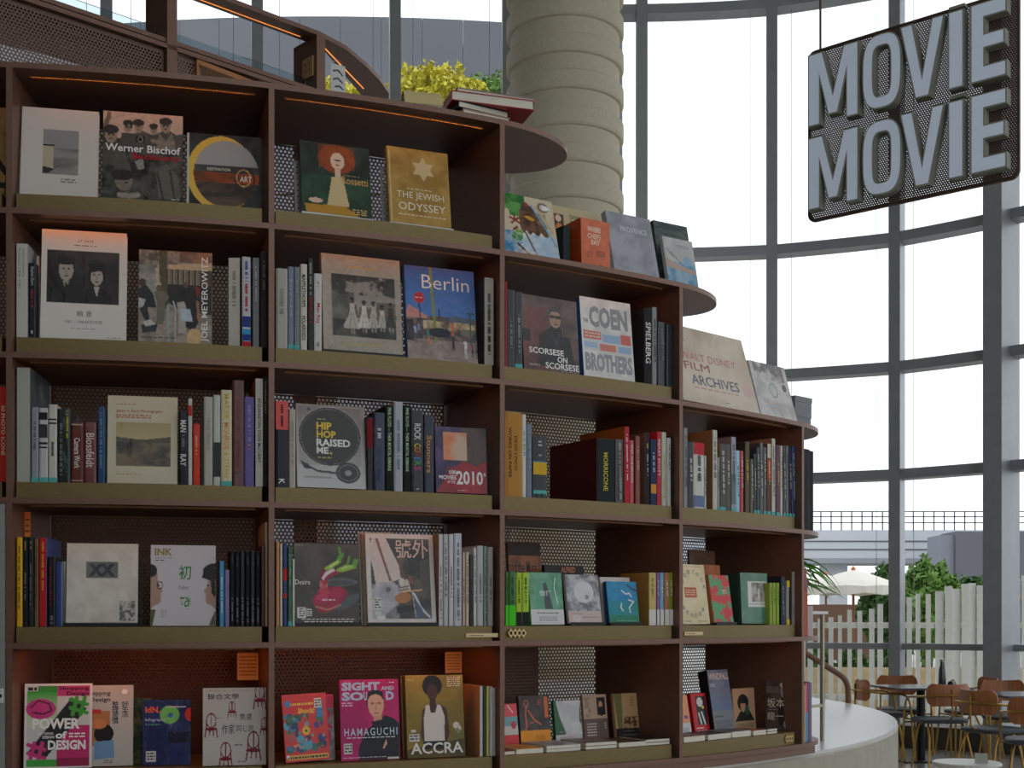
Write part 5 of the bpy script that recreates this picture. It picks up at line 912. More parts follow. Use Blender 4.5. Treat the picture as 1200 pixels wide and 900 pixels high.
# ---------------------------------------------------------------- right bay, third row
D3 = [(801.6, 806, 501.5, (130, 132, 132), 'tall grey spine against left upright', 0, None), (806.6, 813, 518, (84, 84, 88), 'dark grey spine with blue speck', 0, None), (813.4, 825, 519, (206, 202, 192), 'wide white spine with red top label', 0, [(0, .18, (200, 50, 64)), (.8, .97, (110, 124, 160))]), (825.4, 828.2, 534, (170, 172, 170), 'thin short grey spine', 0, None), (835, 840.4, 504, (196, 192, 184), 'tall pale spine with tan cover', 0, None), (840.8, 843.6, 536, (150, 152, 150), 'thin short grey spine with turquoise foot', 1, None), (844.1, 850.6, 520.5, (96, 98, 98), 'dark grey spine with turquoise foot', 1, None), (851, 856.4, 520.5, (104, 100, 94), 'speckled grey-brown spine', 0, None), (856.8, 862.3, 512, (164, 160, 176), 'lilac-grey spine with turquoise foot', 1, [(.5, .9, (120, 122, 126))]), (862.7, 867.3, 528, (150, 196, 214), 'light blue spine', 0, None), (867.8, 871.8, 528.5, (190, 70, 72), 'red spine between blue and brown', 0, None), (873, 878.4, 518, (104, 92, 72), 'brown spine with yellow capitals', 0, None), (879.6, 883.2, 538, (96, 78, 66), 'short brown spine', 0, None), (883.5, 886.6, 532, (52, 60, 60), 'short black spine with turquoise foot', 1, None), (887, 890.5, 524.5, (60, 70, 72), 'dark teal spine with turquoise foot', 1, None), (890.9, 894.4, 519, (84, 86, 88), 'tall charcoal spine', 0, None), (894.8, 898.6, 524, (110, 112, 112), 'speckled grey spine with turquoise foot', 1, None), (899, 903.6, 520, (110, 84, 70), 'brown spine with orange band and turquoise foot', 1, [(.0, .2, (206, 196, 180)), (.22, .5, (196, 90, 44))]), (904, 908.6, 514, (206, 202, 192), 'tall white spine with turquoise foot', 1, None), (909.5, 914.5, 521.5, (116, 84, 96), 'mauve spine with yellow letters and turquoise foot', 1, None), (914.9, 917.5, 522.5, (206, 204, 196), 'thin white spine with black letters', 0, None), (917.9, 921.3, 522.5, (70, 56, 50), 'dark brown spine right of thin white one', 1, None), (921.7, 924.4, 522.5, (130, 140, 150), 'thin blue-grey spine', 1, None), (924.8, 928, 523, (44, 44, 48), 'thin black spine right of blue-grey one', 1, None), (928.4, 931.6, 523, (50, 66, 130), 'royal blue spine at right end', 1, None)]
for k, (x0, x1, tp, c, l, ft, bd) in enumerate(D3):
    br = sum(c) / 3 < 128; tc_ = (214, 210, 200) if br else (80, 80, 84)
    if 'yellow' in l: tc_ = (216, 176, 60)
    S(3, 2, x0, x1, tp, c, l, (None, tc_, .25 if k % 2 else .1, .6 if k % 3 else .75), foot=ft, bands=bd or (), d=.27 if k in (4, 8, 18) else .2, side={4: (150, 108, 70), 6: (150, 124, 50), 8: (130, 120, 120), 18: (150, 116, 90), 11: (56, 50, 46)}.get(k), m=FILM if k % 3 == 0 else None)
# ---------------------------------------------------------------- right bay, fourth row
def a(A): A.noise(0, 0, 1, 1, (84, 62, 48), (100, 76, 60), 4, 311).ell(.42, .5, .1, .3, (40, 30, 26)).rect(.33, .5, .52, 1, (40, 30, 26))
F(3, 3, 812, 842, 645, 'brown board with dark arch behind cream cover', a, (92, 70, 56), .012, 4, v=.26)
def a(A): A.noise(0, 0, 1, 1, (150, 84, 40), (176, 104, 54), 5, 313)
F(3, 3, 824, 847, 662, 'rust orange book behind red and green cover', a, (160, 92, 46), .015, 4, v=.19)
def a(A):
    A.noise(0, 0, 1, 1, (216, 198, 156), (226, 210, 172), 4, 315).rect(.18, .39, .62, .56, (190, 90, 60)).marks(.22, .42, .58, .53, (230, 200, 160), 3)
    for k in range(7): q = 3.6 + k * .42; A.t('色与音之的艺术'[k], .5 + .42 * math.cos(q) - .06, .42 + .3 * math.sin(q) - .04, .5 + .42 * math.cos(q) + .06, .42 + .3 * math.sin(q) + .035, (90, 100, 110))
    for k in range(7): q = 2.9 - k * .36; A.t('影美术与的道具'[k], .45 + .45 * math.cos(q) - .06, .56 + .3 * math.sin(q) - .04, .45 + .45 * math.cos(q) + .06, .56 + .3 * math.sin(q) + .035, (90, 100, 110))
    A.marks(.05, .94, .3, .97, (110, 130, 150)).marks(.55, .94, .9, .97, (140, 130, 110)).marks(.1, .03, .9, .045, (150, 140, 110))
F(3, 3, 800.5, 832, 661.5, 'cream book with ring of grey characters', a, (216, 198, 158), .02, 8, v=.05, n=100)
def a(A): A.noise(0, 0, 1, 1, (206, 66, 66), (90, 160, 110), 4, 321, 1, .46, .52).marks(.6, .3, .8, .4, (210, 220, 200), 2)
F(3, 3, 837, 859.8, 674, 'book blotched in red and green', a, (196, 90, 80), .03, 9, v=.05, spine=(190, 120, 70), stand=STANDB)
def a(A): A.noise(0, 0, 1, 1, (66, 116, 94), (84, 134, 110), 4, 325).rect(.26, .17, .96, .67, (216, 212, 204)).noise(.4, .19, .96, .57, (70, 66, 60), (176, 170, 158), 8, 326).ell(.66, .42, .05, .12, (196, 190, 180)).marks(.3, .6, .9, .63, (130, 130, 126))
F(3, 3, 869.5, 901, 671.5, 'thick green book with mounted photograph', a, (70, 120, 98), .07, 3, v=.05, spine=(40, 70, 58), m=FILM)
for k, (x0, x1) in enumerate(((902.2, 905.4), (905.8, 909.6), (910.1, 913.8))): S(3, 3, x0, x1, 683, (150, 172, 60), ['first', 'second', 'third'][k] + ' lime green spine right of thick green book', (None, (90, 110, 40), .1, .5), d=.14)
S(3, 3, 915, 920, 675.5, (66, 70, 84), 'navy-grey spine right of lime green ones', (None, (150, 156, 170), .2, .8), d=.19, side=(40, 42, 50))
S(3, 3, 921.6, 925.6, 680.5, (150, 150, 146), 'grey spine with yellow ends', bands=[(0, .15, (226, 190, 40)), (.88, 1, (226, 190, 40))], d=.15)
S(3, 3, 926, 927.6, 681, (40, 40, 42), 'hairline black spine', d=.15)
S(3, 3, 928, 932.2, 670, (150, 140, 134), 'taller grey-brown spine at right end', (None, (90, 84, 80), .6, .9), d=.23, side=(110, 80, 60))
# ---------------------------------------------------------------- right bay, bottom row
VB = .185
def a(A): A.rect(0, 0, 1, .7, (226, 150, 110)).rect(.2, .1, .6, .3, (230, 200, 60)).rect(.5, .5, .8, .58, (90, 70, 150)).rect(0, .68, 1, 1, (206, 204, 206)).marks(.2, .8, .8, .9, (150, 150, 160), 2)
F(3, 4, 799, 811, 815, 'orange and white book cut off by the upright', a, (220, 150, 110), .015, 10, v=VB)
def a(A): A.rect(0, 0, 1, 1, (190, 24, 34)).rect(.28, .08, .95, .78, (34, 32, 34)).ell(.55, .22, .2, .12, (206, 204, 200)).line([(.4, .5), (.5, .75)], .05, (206, 204, 200)).line([(.6, .48), (.75, .76)], .05, (206, 204, 200)).ell(.72, .35, .08, .04, (226, 190, 50)).t('I', .1, .12, .2, .24, (236, 226, 220), .03).t('SAPIENS', .1, .82, .6, .88, (236, 226, 220), .02) if False else A.rect(0, 0, 1, 1, (190, 24, 34)).rect(.28, .08, .95, .78, (34, 32, 34)).ell(.55, .22, .2, .12, (206, 204, 200)).line([(.4, .5), (.5, .75)], .05, (206, 204, 200)).line([(.6, .48), (.75, .76)], .05, (206, 204, 200)).ell(.72, .35, .08, .04, (226, 190, 50)).marks(.12, .84, .6, .89, (236, 226, 220)).marks(.12, .91, .9, .97, (236, 226, 220))
F(3, 4, 815, 832.4, 812.5, 'red book with black and white drawing', a, (176, 22, 32), .03, 10, v=VB)
def a(A): A.noise(0, 0, 1, 1, (96, 106, 130), (116, 122, 140), 3, 331).grad(0, .3, 1, .66, (110, 114, 130), (96, 116, 150)).rect(0, .66, 1, 1, (120, 124, 132)).t('WINDFALL', .04, .05, 1.0, .16, (216, 190, 176), .02).marks(.06, .22, .3, .28, (190, 190, 196), 2).marks(.1, .74, .5, .78, (40, 44, 52)).marks(.1, .82, .9, .94, (80, 84, 92), 4)
F(3, 4, 838, 862, 785, 'tall thick slate-blue book', a, (104, 110, 130), .05, 10, v=VB - .02, spine=(30, 30, 34))
def a(A): A.rect(0, 0, 1, 1, (190, 150, 116)).poly([(.05, .78), (.3, .55), (.7, .5), (.95, .78)], (34, 36, 36)).ell(.45, .34, .26, .2, (34, 30, 30)).poly([(.32, .3), (.56, .3), (.56, .5), (.44, .58), (.34, .5)], (190, 140, 110)).poly([(.24, .24), (.66, .24), (.6, .36), (.28, .36)], (30, 26, 28)).ell(.62, .52, .1, .12, (30, 90, 70)).marks(.74, .08, .9, .5, (150, 150, 130), 8).rect(0, .78, 1, 1, (176, 146, 112)).marks(.1, .84, .9, .94, (110, 90, 70), 3)
F(3, 4, 861, 886, 806.5, 'tan book with dark-haired sitter in black', a, (190, 150, 116), .012, 4, v=VB + .012)
def a(A): A.noise(0, 0, 1, 1, (66, 56, 50), (86, 74, 66), 3, 341).ell(.68, .2, .13, .16, (150, 140, 132)).ell(.68, .09, .15, .06, (190, 186, 180)).poly([(.45, .45), (.6, .34), (.8, .34), (.98, .5), (1, .9), (.5, .9)], (40, 34, 32)).ell(.76, .88, .1, .08, (140, 126, 116)).ell(.63, .2, .02, .01, (50, 42, 40)).ell(.73, .2, .02, .01, (50, 42, 40)).line([(.83, .5), (.86, .6)], .02, (190, 180, 170)).t('坂本', .06, .36, .7, .55, (226, 216, 200), -.004).t('龍一', .06, .64, .66, .8, (226, 216, 200), -.004).marks(.05, .12, .5, .26, (140, 126, 116), 4).marks(.08, .57, .45, .61, (150, 136, 124))
F(3, 4, 897, 928.5, 797, 'dark brown book with grey-haired sitter and pale characters', a, (74, 64, 58), .03, 2, v=.15, v2=.05, n=100, spine=(70, 70, 66))
flat(3, 4, 801.5, 826.4, .022, .13, .03, (150, 110, 100), 'reddish book lying flat at left end, bottom row of right bay')
flat(3, 4, 830, 857, .022, .125, .03, (70, 70, 74), 'charcoal book lying flat, bottom row of right bay')
flat(3, 4, 858, 880, .024, .125, .03, (120, 124, 132), 'thick slate book lying flat, bottom row of right bay')
flat(3, 4, 883, 898, .02, .125, .03, (186, 116, 70), 'orange-edged book lying flat, bottom row of right bay', cover=(200, 96, 40))
flat(3, 4, 899.5, 911, .010, .05, .03, (60, 66, 66), 'thin dark teal book lying flat at right end, bottom row of right bay', copies=2)
# ---------------------------------------------------------------- books on the rounded ends past the last upright
BAYS[4].__init__(4); TOPLEVEL[4] = 5; BAYN[4] = 'rounded end'
def where(bay, row, _w=where): return ['', '', 'below highest', 'on middle', 'on lowest'][row] + ' rounded right end shelf' if bay == 4 else _w(bay, row)
def E_(row, u, th, H, d, c, look, bands=(), txt=None):
    b = BAYS[4]; u += .03; zb = SZ[row + 1] + TH / 2 + .0008
    r = empty('book', mx=b.mx(u + th / 2, .012 + max(0, u - .04) * .16, zb, -.09)); book_shell(r, d, th, H, c, PRINT if row > 2 else MATTE, True)
    A = Art(c, th, H, 4); A.tx += [(None, .02, a_, b_, .98, 0, 0, 0, 0) for a_, b_ in ()]
    for (y0, y1, cc) in bands: A.tx.append((None, .02, y0, .98, y1, cc, 0, 1, 0))
    if A.tx: print_layers(r, A, th, H, -.0006)
    tag(r, look + ' ' + where(4, row), 'book', 'books on the rounded end shelves')
E_(2, -.02, .085, .345, .26, (34, 36, 40), 'first tall black book beside upright,'); E_(2, .068, .06, .345, .24, (28, 30, 34), 'second tall black book, outermost,')
E_(3, -.02, .022, .285, .24, (206, 202, 192), 'white book beside upright,'); E_(3, .003, .036, .29, .24, (150, 34, 40), 'red-topped orange book', [(.35, 1, (190, 90, 60))]); E_(3, .041, .02, .24, .2, (60, 60, 64), 'dark short book'); E_(3, .063, .06, .13, .16, (176, 160, 160), 'low mauve book')
E_(4, -.02, .03, .29, .22, (34, 32, 32), 'black book beside upright,', [(.2, .8, (70, 60, 30))]); E_(4, .012, .014, .24, .2, (196, 170, 90), 'thin yellow book'); E_(4, .028, .026, .25, .2, (206, 90, 110), 'pink and blue book', [(.5, 1, (100, 150, 190))]); E_(4, .056, .036, .255, .2, (110, 70, 110), 'purple book,'); E_(4, .094, .03, .25, .2, (120, 104, 120), 'outermost mauve-grey book')
# ------------------------------------------------------------------ small things in and on the bookcase
def px_pt(px, py, y): return Vector(((px - 600) / FPX * y, y, EYE + (HOR - py) / FPX * y))
GOLD = mat('pale_gold_acrylic', (206, 176, 120), .35, .3)
def diamonds(bay, row, px, py, n, w_, h_, look, chars=None):
    b = BAYS[bay]; v = .012; u = b.u(px, v); z = SZ[row + 1] + TH / 2 + .026
    r = empty('shelf_emblem', mx=b.mx(u, v, z - h_ / 2)); st = w_ * .66
    g = G(); top = []; bot = []
    for k in range(n):
        x = k * st; top += [(x + w_ / 2, h_)] + ([(x + w_ / 2 + st / 2, h_ * .68)] if k < n - 1 else []); bot += [(x + w_ / 2, 0)] + ([(x + w_ / 2 + st / 2, h_ * .32)] if k < n - 1 else [])
    out_ = [(0, h_ / 2)] + top + [((n - 1) * st + w_, h_ / 2)] + bot[::-1]
    g.prism([(x, -z_) for x, z_ in out_], 0, .004, Matrix.Rotation(math.pi / 2, 4, 'X') @ Matrix.Scale(1, 4)); g.v = [(x, y, -z_ if False else z_) for x, y, z_ in g.v]
    g.v = [(x, y, abs(z_)) for x, y, z_ in g.v]
    g.build('plate', GOLD, r)
    A = Art((0, 0, 0), 1, 1, 4)
    for k in range(n): A.tx.append((chars[k] if chars else None, k * st + w_ * .32, .34, k * st + w_ * .68, .66, (50, 40, 26), .01, 1, 0))
    vv = []; ff = []; cc = []
    for (s_, xa, ya, xb, yb, c, bd, sp, rot) in A.tx:
        q, f_ = glyphs(s_, .01) if s_ else (np.array([(0, 0), (1, 0), (1, 1), (0, 1)], float), [(0, 1, 2, 3)]); k = len(vv)
        vv += [(xa + a_ * (xb - xa), -.0046, (1 - (yb + b_ * (ya - yb))) * h_) for a_, b_ in q]; ff += [tuple(i + k for i in p) for p in f_]; cc += [lin(c)] * len(q)
    mesh('emblem_print', vv, ff, MATTE, r, ink=np.array(cc))['kind'] = 'stuff'
    tag(r, look, 'emblem', 'gold shelf markers')
diamonds(2, 3, 594.5, 744, 4, .026, .034, 'gold emblem of four joined diamonds, fourth row of third bay')
diamonds(3, 4, 919.5, 867, 4, .02, .034, 'gold emblem of four joined diamonds, bottom row of right bay')
def strip(bay, row, x0, x1, look):
    b = BAYS[bay]; v = .008; u0, u1 = b.u(x0, v), b.u(x1, v); z = SZ[row + 1] + TH / 2 + .012
    r = empty('label_strip', mx=b.mx(u0, v, z)); W = u1 - u0
    G().box(0, W, 0, .008, 0, .014).build('holder', GOLD, r); G().box(.003, W - .006, -.0012, -.0002, .003, .012).build('paper_slip', mat('cream_paper', (226, 208, 168), .8), r)
    A = Art((0, 0, 0), W, .014, 4).marks(.1, .35, .55, .7, (90, 80, 60)); print_mesh(r, A, W, .014, MATTE, y0=-.0014, grid=False, name='slip_print')
    tag(r, look, 'label holder', 'gold label holders')
strip(1, 3, 546, 584, 'gold label strip on shelf front, fourth row of second bay'); strip(3, 3, 802, 824, 'gold label strip on shelf front, fourth row of right bay')
# paper notes clipped at the back of the bottom row
NOTE = mat('kraft_note_paper', (226, 190, 128), .8, noise=.05)
for bay, x0, x1, y0, y1, look in ((0, 280, 305, 765, 797, 'handwritten cream note hanging at back of left bay, bottom row'), (1, 534, 553.5, 764, 789, 'orange-lit note hanging at back of second bay, bottom row')):
    b = BAYS[bay]; v = .30; u0, u1 = b.u(x0, v), b.u(x1, v); k_ = max(0, u1 - (b.L - .04)); u0 -= k_; u1 -= k_; z1, z0 = b.z(y0, u0, v), b.z(y1, u0, v)
    r = empty('paper_note', mx=b.mx(u0, v, z0)); W, H = u1 - u0, z1 - z0
    G().box(0, W, 0, .0012, 0, H).build('sheet', NOTE, r)
    A = Art((0, 0, 0), W, H, 4).marks(.1, .1, .9, .9, (120, 84, 50), 6, .35); print_mesh(r, A, W, H, MATTE, y0=-.0004, grid=False, name='handwriting')
    G().tube([(W * .5, .004, H - .006), (W * .5, .004, SZ[4] - TH / 2 - z0)], .0012, 5).build('hanging_wire', BLACKM, r)
    tag(r, look, 'note', 'notes in the bottom row')
b = BAYS[0]; v = .1; u0, u1 = b.u(20.6, v) + .016, b.u(27.5, v) + .016
r = empty('paper_tag', mx=b.mx(u0, v, base_z(0, 3))); H = b.z(599, u0, v) - base_z(0, 3)
G().box(0, u1 - u0, .03, .0325, 0, H).build('card', mat('orange_card', (206, 120, 50), .8), r); tag(r, 'tall orange paper card behind yellow magazine, fourth row of left bay', 'card')
A = Art((0, 0, 0), 1, 1, 4).marks(.15, .05, .85, .2, (90, 50, 24), 3, .4); print_mesh(r, A, u1 - u0, H, MATTE, y0=.0296, grid=False, name='card_print')
# ribbon bookmark below the black book in the third bay
b = BAYS[2]; u0 = b.u(634, .012)
o = G().box(0, .006, 0, .0008, 0, .05).build('bookmark_ribbon', mat('black_ribbon', (24, 24, 26), .7)); o.matrix_world = b.mx(u0, .0105, base_z(2, 2) - .034)
tag(o, 'black ribbon bookmark hanging over shelf front, third row of third bay', 'bookmark')

# stack lying on the top shelf's rounded end
zt = SZ[0] + TH / 2 + .0006
def lie(cx, cy, rz, W, D, th, c, look, z, m=None, cover=None):
    r = empty('book', mx=Matrix.Translation((cx, cy, z)) @ Matrix.Rotation(rz, 4, 'Z') @ Matrix.Translation((-W / 2, -D / 2, 0)))
    c_ = .0022
    G().box(.003, W - .004, .004, D - .004, c_, th - c_).build('pages', PAGE, r)
    g = G(); g.prism([(0, 0), (W, 0), (W, c_), (c_, c_), (c_, th - c_), (W, th - c_), (W, th), (0, th)], 0, D, Matrix(((1, 0, 0, 0), (0, 0, 1, 0), (0, 1, 0, 0), (0, 0, 0, 1))))
    g.f = [tuple(reversed(q)) for q in g.f]; g.build('cover', m or PRINT, r, ink=lin(c)); tag(r, look, 'book', 'books stacked on the top shelf'); return r
e = math.radians(27)
p = Vector(arc(ang(2), RAD)); t_ = Vector((math.cos(ang(2)), math.sin(ang(2)))); n_ = Vector((-t_.y, t_.x))
def on(u, v): q = p + t_ * u + n_ * v; return q.x, q.y
x, y = on(-.02, .19); lie(x, y, e + .05, .19, .25, .022, (150, 130, 110), 'bottom book of the stack above the second upright', zt)
x, y = on(-.025, .195); lie(x, y, e + .03, .185, .24, .020, (196, 160, 130), 'tan book second from bottom of the stack on the top shelf', zt + .0226)
x, y = on(-.04, .2); lie(x, y, e + .06, .20, .25, .022, (60, 58, 60), 'dark book under the red one on the top shelf', zt + .0432)
x, y = on(.02, .22); r_ = lie(x, y, e - .16, .30, .34, .034, (176, 30, 34), 'large red book on top of the stack', zt + .0658, FILM)
x, y = on(.03, .22); lie(x, y, e - .12, .29, .32, .014, (150, 146, 144), 'grey film-wrapped book lying on the large red one', zt + .1004, FILM)
x, y = on(-.27, .075); r = empty('open_book', mx=Matrix.Translation((x, y, zt)) @ Matrix.Rotation(e + math.pi / 2 - .25, 4, 'Z') @ Matrix.Scale(.62, 4, (1, 0, 0)) @ Matrix.Scale(.5, 4, (0, 1, 0))); g = G()
prof = [(-.1 + .2 * k / 10, .066 - .056 * ((k - 5) / 5) ** 2) for k in range(11)]
g.prism([(a_, b_) for a_, b_ in prof] + [(a_, b_ - .006) for a_, b_ in reversed(prof)], -.13, .13, Matrix.Rotation(math.pi / 2, 4, 'X')); g.build('curled_cover', mat('cream_board', (214, 196, 140), .7), r, True)
g = G(); g.prism([(a_ * .96, b_ - .0065) for a_, b_ in prof] + [(.09, .0), (-.09, .0)], -.125, .125, Matrix.Rotation(math.pi / 2, 4, 'X')); g.build('pages', PAGE, r)
tag(r, 'cream paperback lying curled into an arch, left of the red stack', 'book')

# ------------------------------------------------------------------ upper shelving tier behind the bookcase
UQ = Vector((-1.736, 6.4)); Ut = Vector((.731, .682)).normalized(); Un = Vector((-Ut.y, Ut.x))
UMX = Matrix.Translation((UQ.x, UQ.y, EYE)) @ Matrix.Rotation(math.atan2(Ut.y, Ut.x), 4, 'Z')
def uu(px, py, v=0.):
    k = (px - 600) / FPX; o_ = UQ + Un * v; s = (k * o_.y - o_.x) / (Ut.x - k * Ut.y); q = o_ + Ut * s; return s, (HOR - py) / FPX * q.y
ur = empty('upper_shelving', mx=UMX); tag(ur, 'brown steel upper shelving tier with glass upstand behind the bookcase', 'shelving')
DZ = -(EYE - (SZ[4] - .03)) 
for s0 in (.005, .905): G().box(s0, s0 + .055, 0, .23, DZ, 3.216).build('post', BROWN, ur)
G().box(-1.75, 1.02, .0, .23, 2.868, 2.89).build('shelf', BROWN, ur); G().box(-1.75, 1.02, .01, .22, 2.90, 2.922).build('shelf', BROWN, ur); G().box(-1.75, 1.02, .02, .21, 2.89, 2.90).build('shadow_gap', BLACKM, ur)
out_ = [(-1.75, 0), (.93, 0), (1.14, .045), (1.36, .15), (1.53, .25), (1.68, .36), (1.76, .47), (1.79, .58), (1.74, .6), (1.58, .5), (1.33, .33), (1.08, .16), (.96, .115), (-1.75, .115)]
sh = G().prism(out_, 3.216, 3.24).build('top_board', BROWN, ur)
G().prism([(-1.6, .079), (.85, .079), (.85, .083), (-1.6, .083)], 3.2135, 3.2155).build('led_strip', LED2, sh); G().prism([(1.0, .085), (1.52, .40), (1.517, .405), (.997, .09)], 3.2135, 3.2155).build('led_strip', LED2, sh)
gl = G().box(.065, .90, .10, .108, 2.922, 3.005).build('glass_upstand', GLASS2, ur); G().box(-1.7, -.005, .10, .108, 2.922, 3.005).build('glass_upstand', GLASS2, ur)
pv_, pf_ = perforated(1.70, .52, .0178, .0118); o = mesh('perforated_panel', pv_, pf_, mat('brown_perforated_panel', (112, 86, 74), .5, .3), ur); o.location = (-1.70, .03, 2.345)
pv_, pf_ = perforated(.15, .52, .0178, .0118); o = mesh('perforated_panel', pv_, pf_, MATS['brown_perforated_panel'], ur); o.location = (.062, .03, 2.345)
a1, a2 = uu(0, 50, .16), uu(94, 74, .16); sl = (a2[1] - a1[1]) / (a2[0] - a1[0])
G().prism([(-1.75, a1[1] + sl * (-1.75 - a1[0])), (a2[0], a2[1]), (.05, 2.40), (.05, 2.862), (-1.75, 2.862)], -.17, -.16, Matrix.Rotation(math.pi / 2, 4, 'X')).build('backing_board', mat('grey_brown_board', (118, 106, 98), .8, noise=.1, scale=4), ur)
c0, c1 = uu(231, 71, .03), uu(307, 97, .03)
AMBER_GLOW = mat('amber_glow_trim', (170, 112, 56), .5, noise=.15, scale=12, stretch=(1, 1, 6))  # LED light on the opening's edge is put into this amber colour
G().prism([(c0[0], c0[1]), (c1[0], c0[1] - .02), (c1[0], c0[1] - .045), (c0[0], c0[1] - .025)], -.10, -.01, Matrix.Rotation(math.pi / 2, 4, 'X')).build('glow_trim', AMBER_GLOW, ur)
G().box(c0[0] - .012, c0[0], .01, .10, 2.35, c0[1]).build('glow_trim', AMBER_GLOW, ur)
s0, z0 = .904, uu(352, 92, .12)[1]
so = G().box(s0 - .008, s0, .03, .13, 3.0, 3.11).build('socket_plate', mat('socket_plastic', (186, 150, 110), .5), ur)
for a_, b_ in ((.06, 3.075), (.10, 3.075), (.06, 3.04), (.10, 3.04)): G().box(s0 - .0095, s0 - .0085, a_ - .003, a_ + .003, b_ - .006, b_ + .006).build('socket_hole', BLACKM, so)
# card hanging from a ring under the rounded end
q = px_pt(396, 94, 7.2); r = empty('hanging_card', mx=Matrix.Translation((q.x, q.y, EYE + 2.97)) @ Matrix.Rotation(.55, 4, 'Z'))
G().box(-.045, .045, 0, .003, .0, .16).build('card', mat('white_card', (214, 216, 212), .6), r)
A = Art((214, 216, 212), .09, .16, 24); A.line([(.2, .25), (.5, .2), (.8, .35)], .05, (60, 66, 66)).line([(.2, .55), (.5, .48), (.8, .62)], .05, (60, 66, 66)).line([(.3, .8), (.6, .75), (.85, .85)], .05, (60, 66, 66)); print_mesh(r, A, .09, .16, MATTE, x_off=-.045, name='brush_drawing')
G().tube([(.025 * math.cos(k * .5236), .0015, .165 + .025 * math.sin(k * .5236)) for k in range(13)], .0018, 6).build('ring', STEEL, r)
G().tube([(0, .0015, .19), (0, .0015, .246)], .001, 5).build('cord', BLACKM, r)
tag(r, 'white card with brush strokes hanging by a ring under curved board', 'card')
q = px_pt(98, 17, 5.9)
ru = G().box(-.11, .11, 0, .03, 0, .03).build('wooden_block', mat('grey_wood_block', (130, 120, 96), .7, noise=.1)); ru.matrix_world = UMX @ Matrix.Translation((-.62, .08, 2.923)); tag(ru, 'small grey-green block lying on the upper shelf rail', 'block')

# ------------------------------------------------------------------ hanging sign
SA = Vector((1.511, 6.5, EYE + 2.016)); SB = Vector((2.323, 5.83, EYE + 2.016)); sd = (SB - SA); SW = sd.length; SH = .87
SMX = Matrix.Translation(SA) @ Matrix.Rotation(math.atan2(sd.y, sd.x), 4, 'Z')
def su(px): k = (px - 600) / FPX; d_ = sd.normalized(); return (k * SA.y - SA.x) / (d_.x - k * d_.y)
sg = empty('hanging_sign', mx=SMX); tag(sg, 'hanging brown perforated sign with two rows of raised white letters', 'sign')
SIGNM = mat('brown_perforated_sign', (92, 72, 62), .5, .3)
rc = .04
pv_, pf_ = perforated(SW, SH, .0118, .0038)
def rr(x, z):   # pull the sheet's corners to a radius
    for cx_, cz_ in ((rc, rc), (SW - rc, rc), (rc, SH - rc), (SW - rc, SH - rc)):
        if (x < rc or x > SW - rc) and (z < rc or z > SH - rc) and abs(x - cx_) <= rc + 1e-6 and abs(z - cz_) <= rc + 1e-6:
            d_ = math.hypot(x - cx_, z - cz_)
            if d_ > rc: x, z = cx_ + (x - cx_) * rc / d_, cz_ + (z - cz_) * rc / d_
    return x, z
pv_ = [(*(lambda a_: (a_[0], y, a_[1]))(rr(x, z)),) for x, y, z in pv_]; mesh('perforated_plate', pv_, pf_, SIGNM, sg)
edge = []
for cx_, cz_, q0 in ((SW - rc, rc, -math.pi / 2), (SW - rc, SH - rc, 0), (rc, SH - rc, math.pi / 2), (rc, rc, math.pi)): edge += [(cx_ + rc * math.cos(q0 + k * math.pi / 12), cz_ + rc * math.sin(q0 + k * math.pi / 12)) for k in range(7)]
g = G(); m_ = len(edge); cxx, czz = SW / 2, SH / 2
ins = [(x - .012 * (1 if x > cxx else -1), z - .012 * (1 if z > czz else -1)) for x, z in edge]
for y0 in (-.004, .012): g.v += [(x, y0, z) for x, z in edge] + [(x, y0, z) for x, z in ins]
for k in range(m_):
    j = (k + 1) % m_; g.f += [(k, j, m_ + j, m_ + k), (2 * m_ + k, 3 * m_ + k, 3 * m_ + j, 2 * m_ + j), (k, 2 * m_ + k, 2 * m_ + j, j), (m_ + k, m_ + j, 3 * m_ + j, 3 * m_ + k)]
g.build('rim', SIGNM, sg)
import bmesh
LB = mat('letter_side_grey', (156, 156, 142), .5); LF = mat('letter_face_added_glow', (226, 236, 248), .35, coat=.2, emit=(200, 216, 238), estr=.11)  # faint emission on letter faces stands in for reflected window light
def sup(cx_, cz_, rx, rz, n=36, k=3.2): return [(cx_ + rx * math.copysign(abs(math.cos(q)) ** (2 / k), math.cos(q)), cz_ + rz * math.copysign(abs(math.sin(q)) ** (2 / k), math.sin(q))) for q in [2 * math.pi * i / n for i in range(n)]]
LET = {'M': [(0, 0), (0, 1), (.3, 1), (.5, .42), (.7, 1), (1, 1), (1, 0), (.75, 0), (.75, .56), (.6, .1), (.4, .1), (.25, .56), (.25, 0)], 'V': [(0, 1), (.29, 1), (.5, .33), (.71, 1), (1, 1), (.66, 0), (.34, 0)], 'I': [(0, 0), (0, 1), (1, 1), (1, 0)],
       'E': [(0, 0), (0, 1), (1, 1), (1, .8), (.4, .8), (.4, .6), (.95, .6), (.95, .41), (.4, .41), (.4, .2), (1, .2), (1, 0)]}
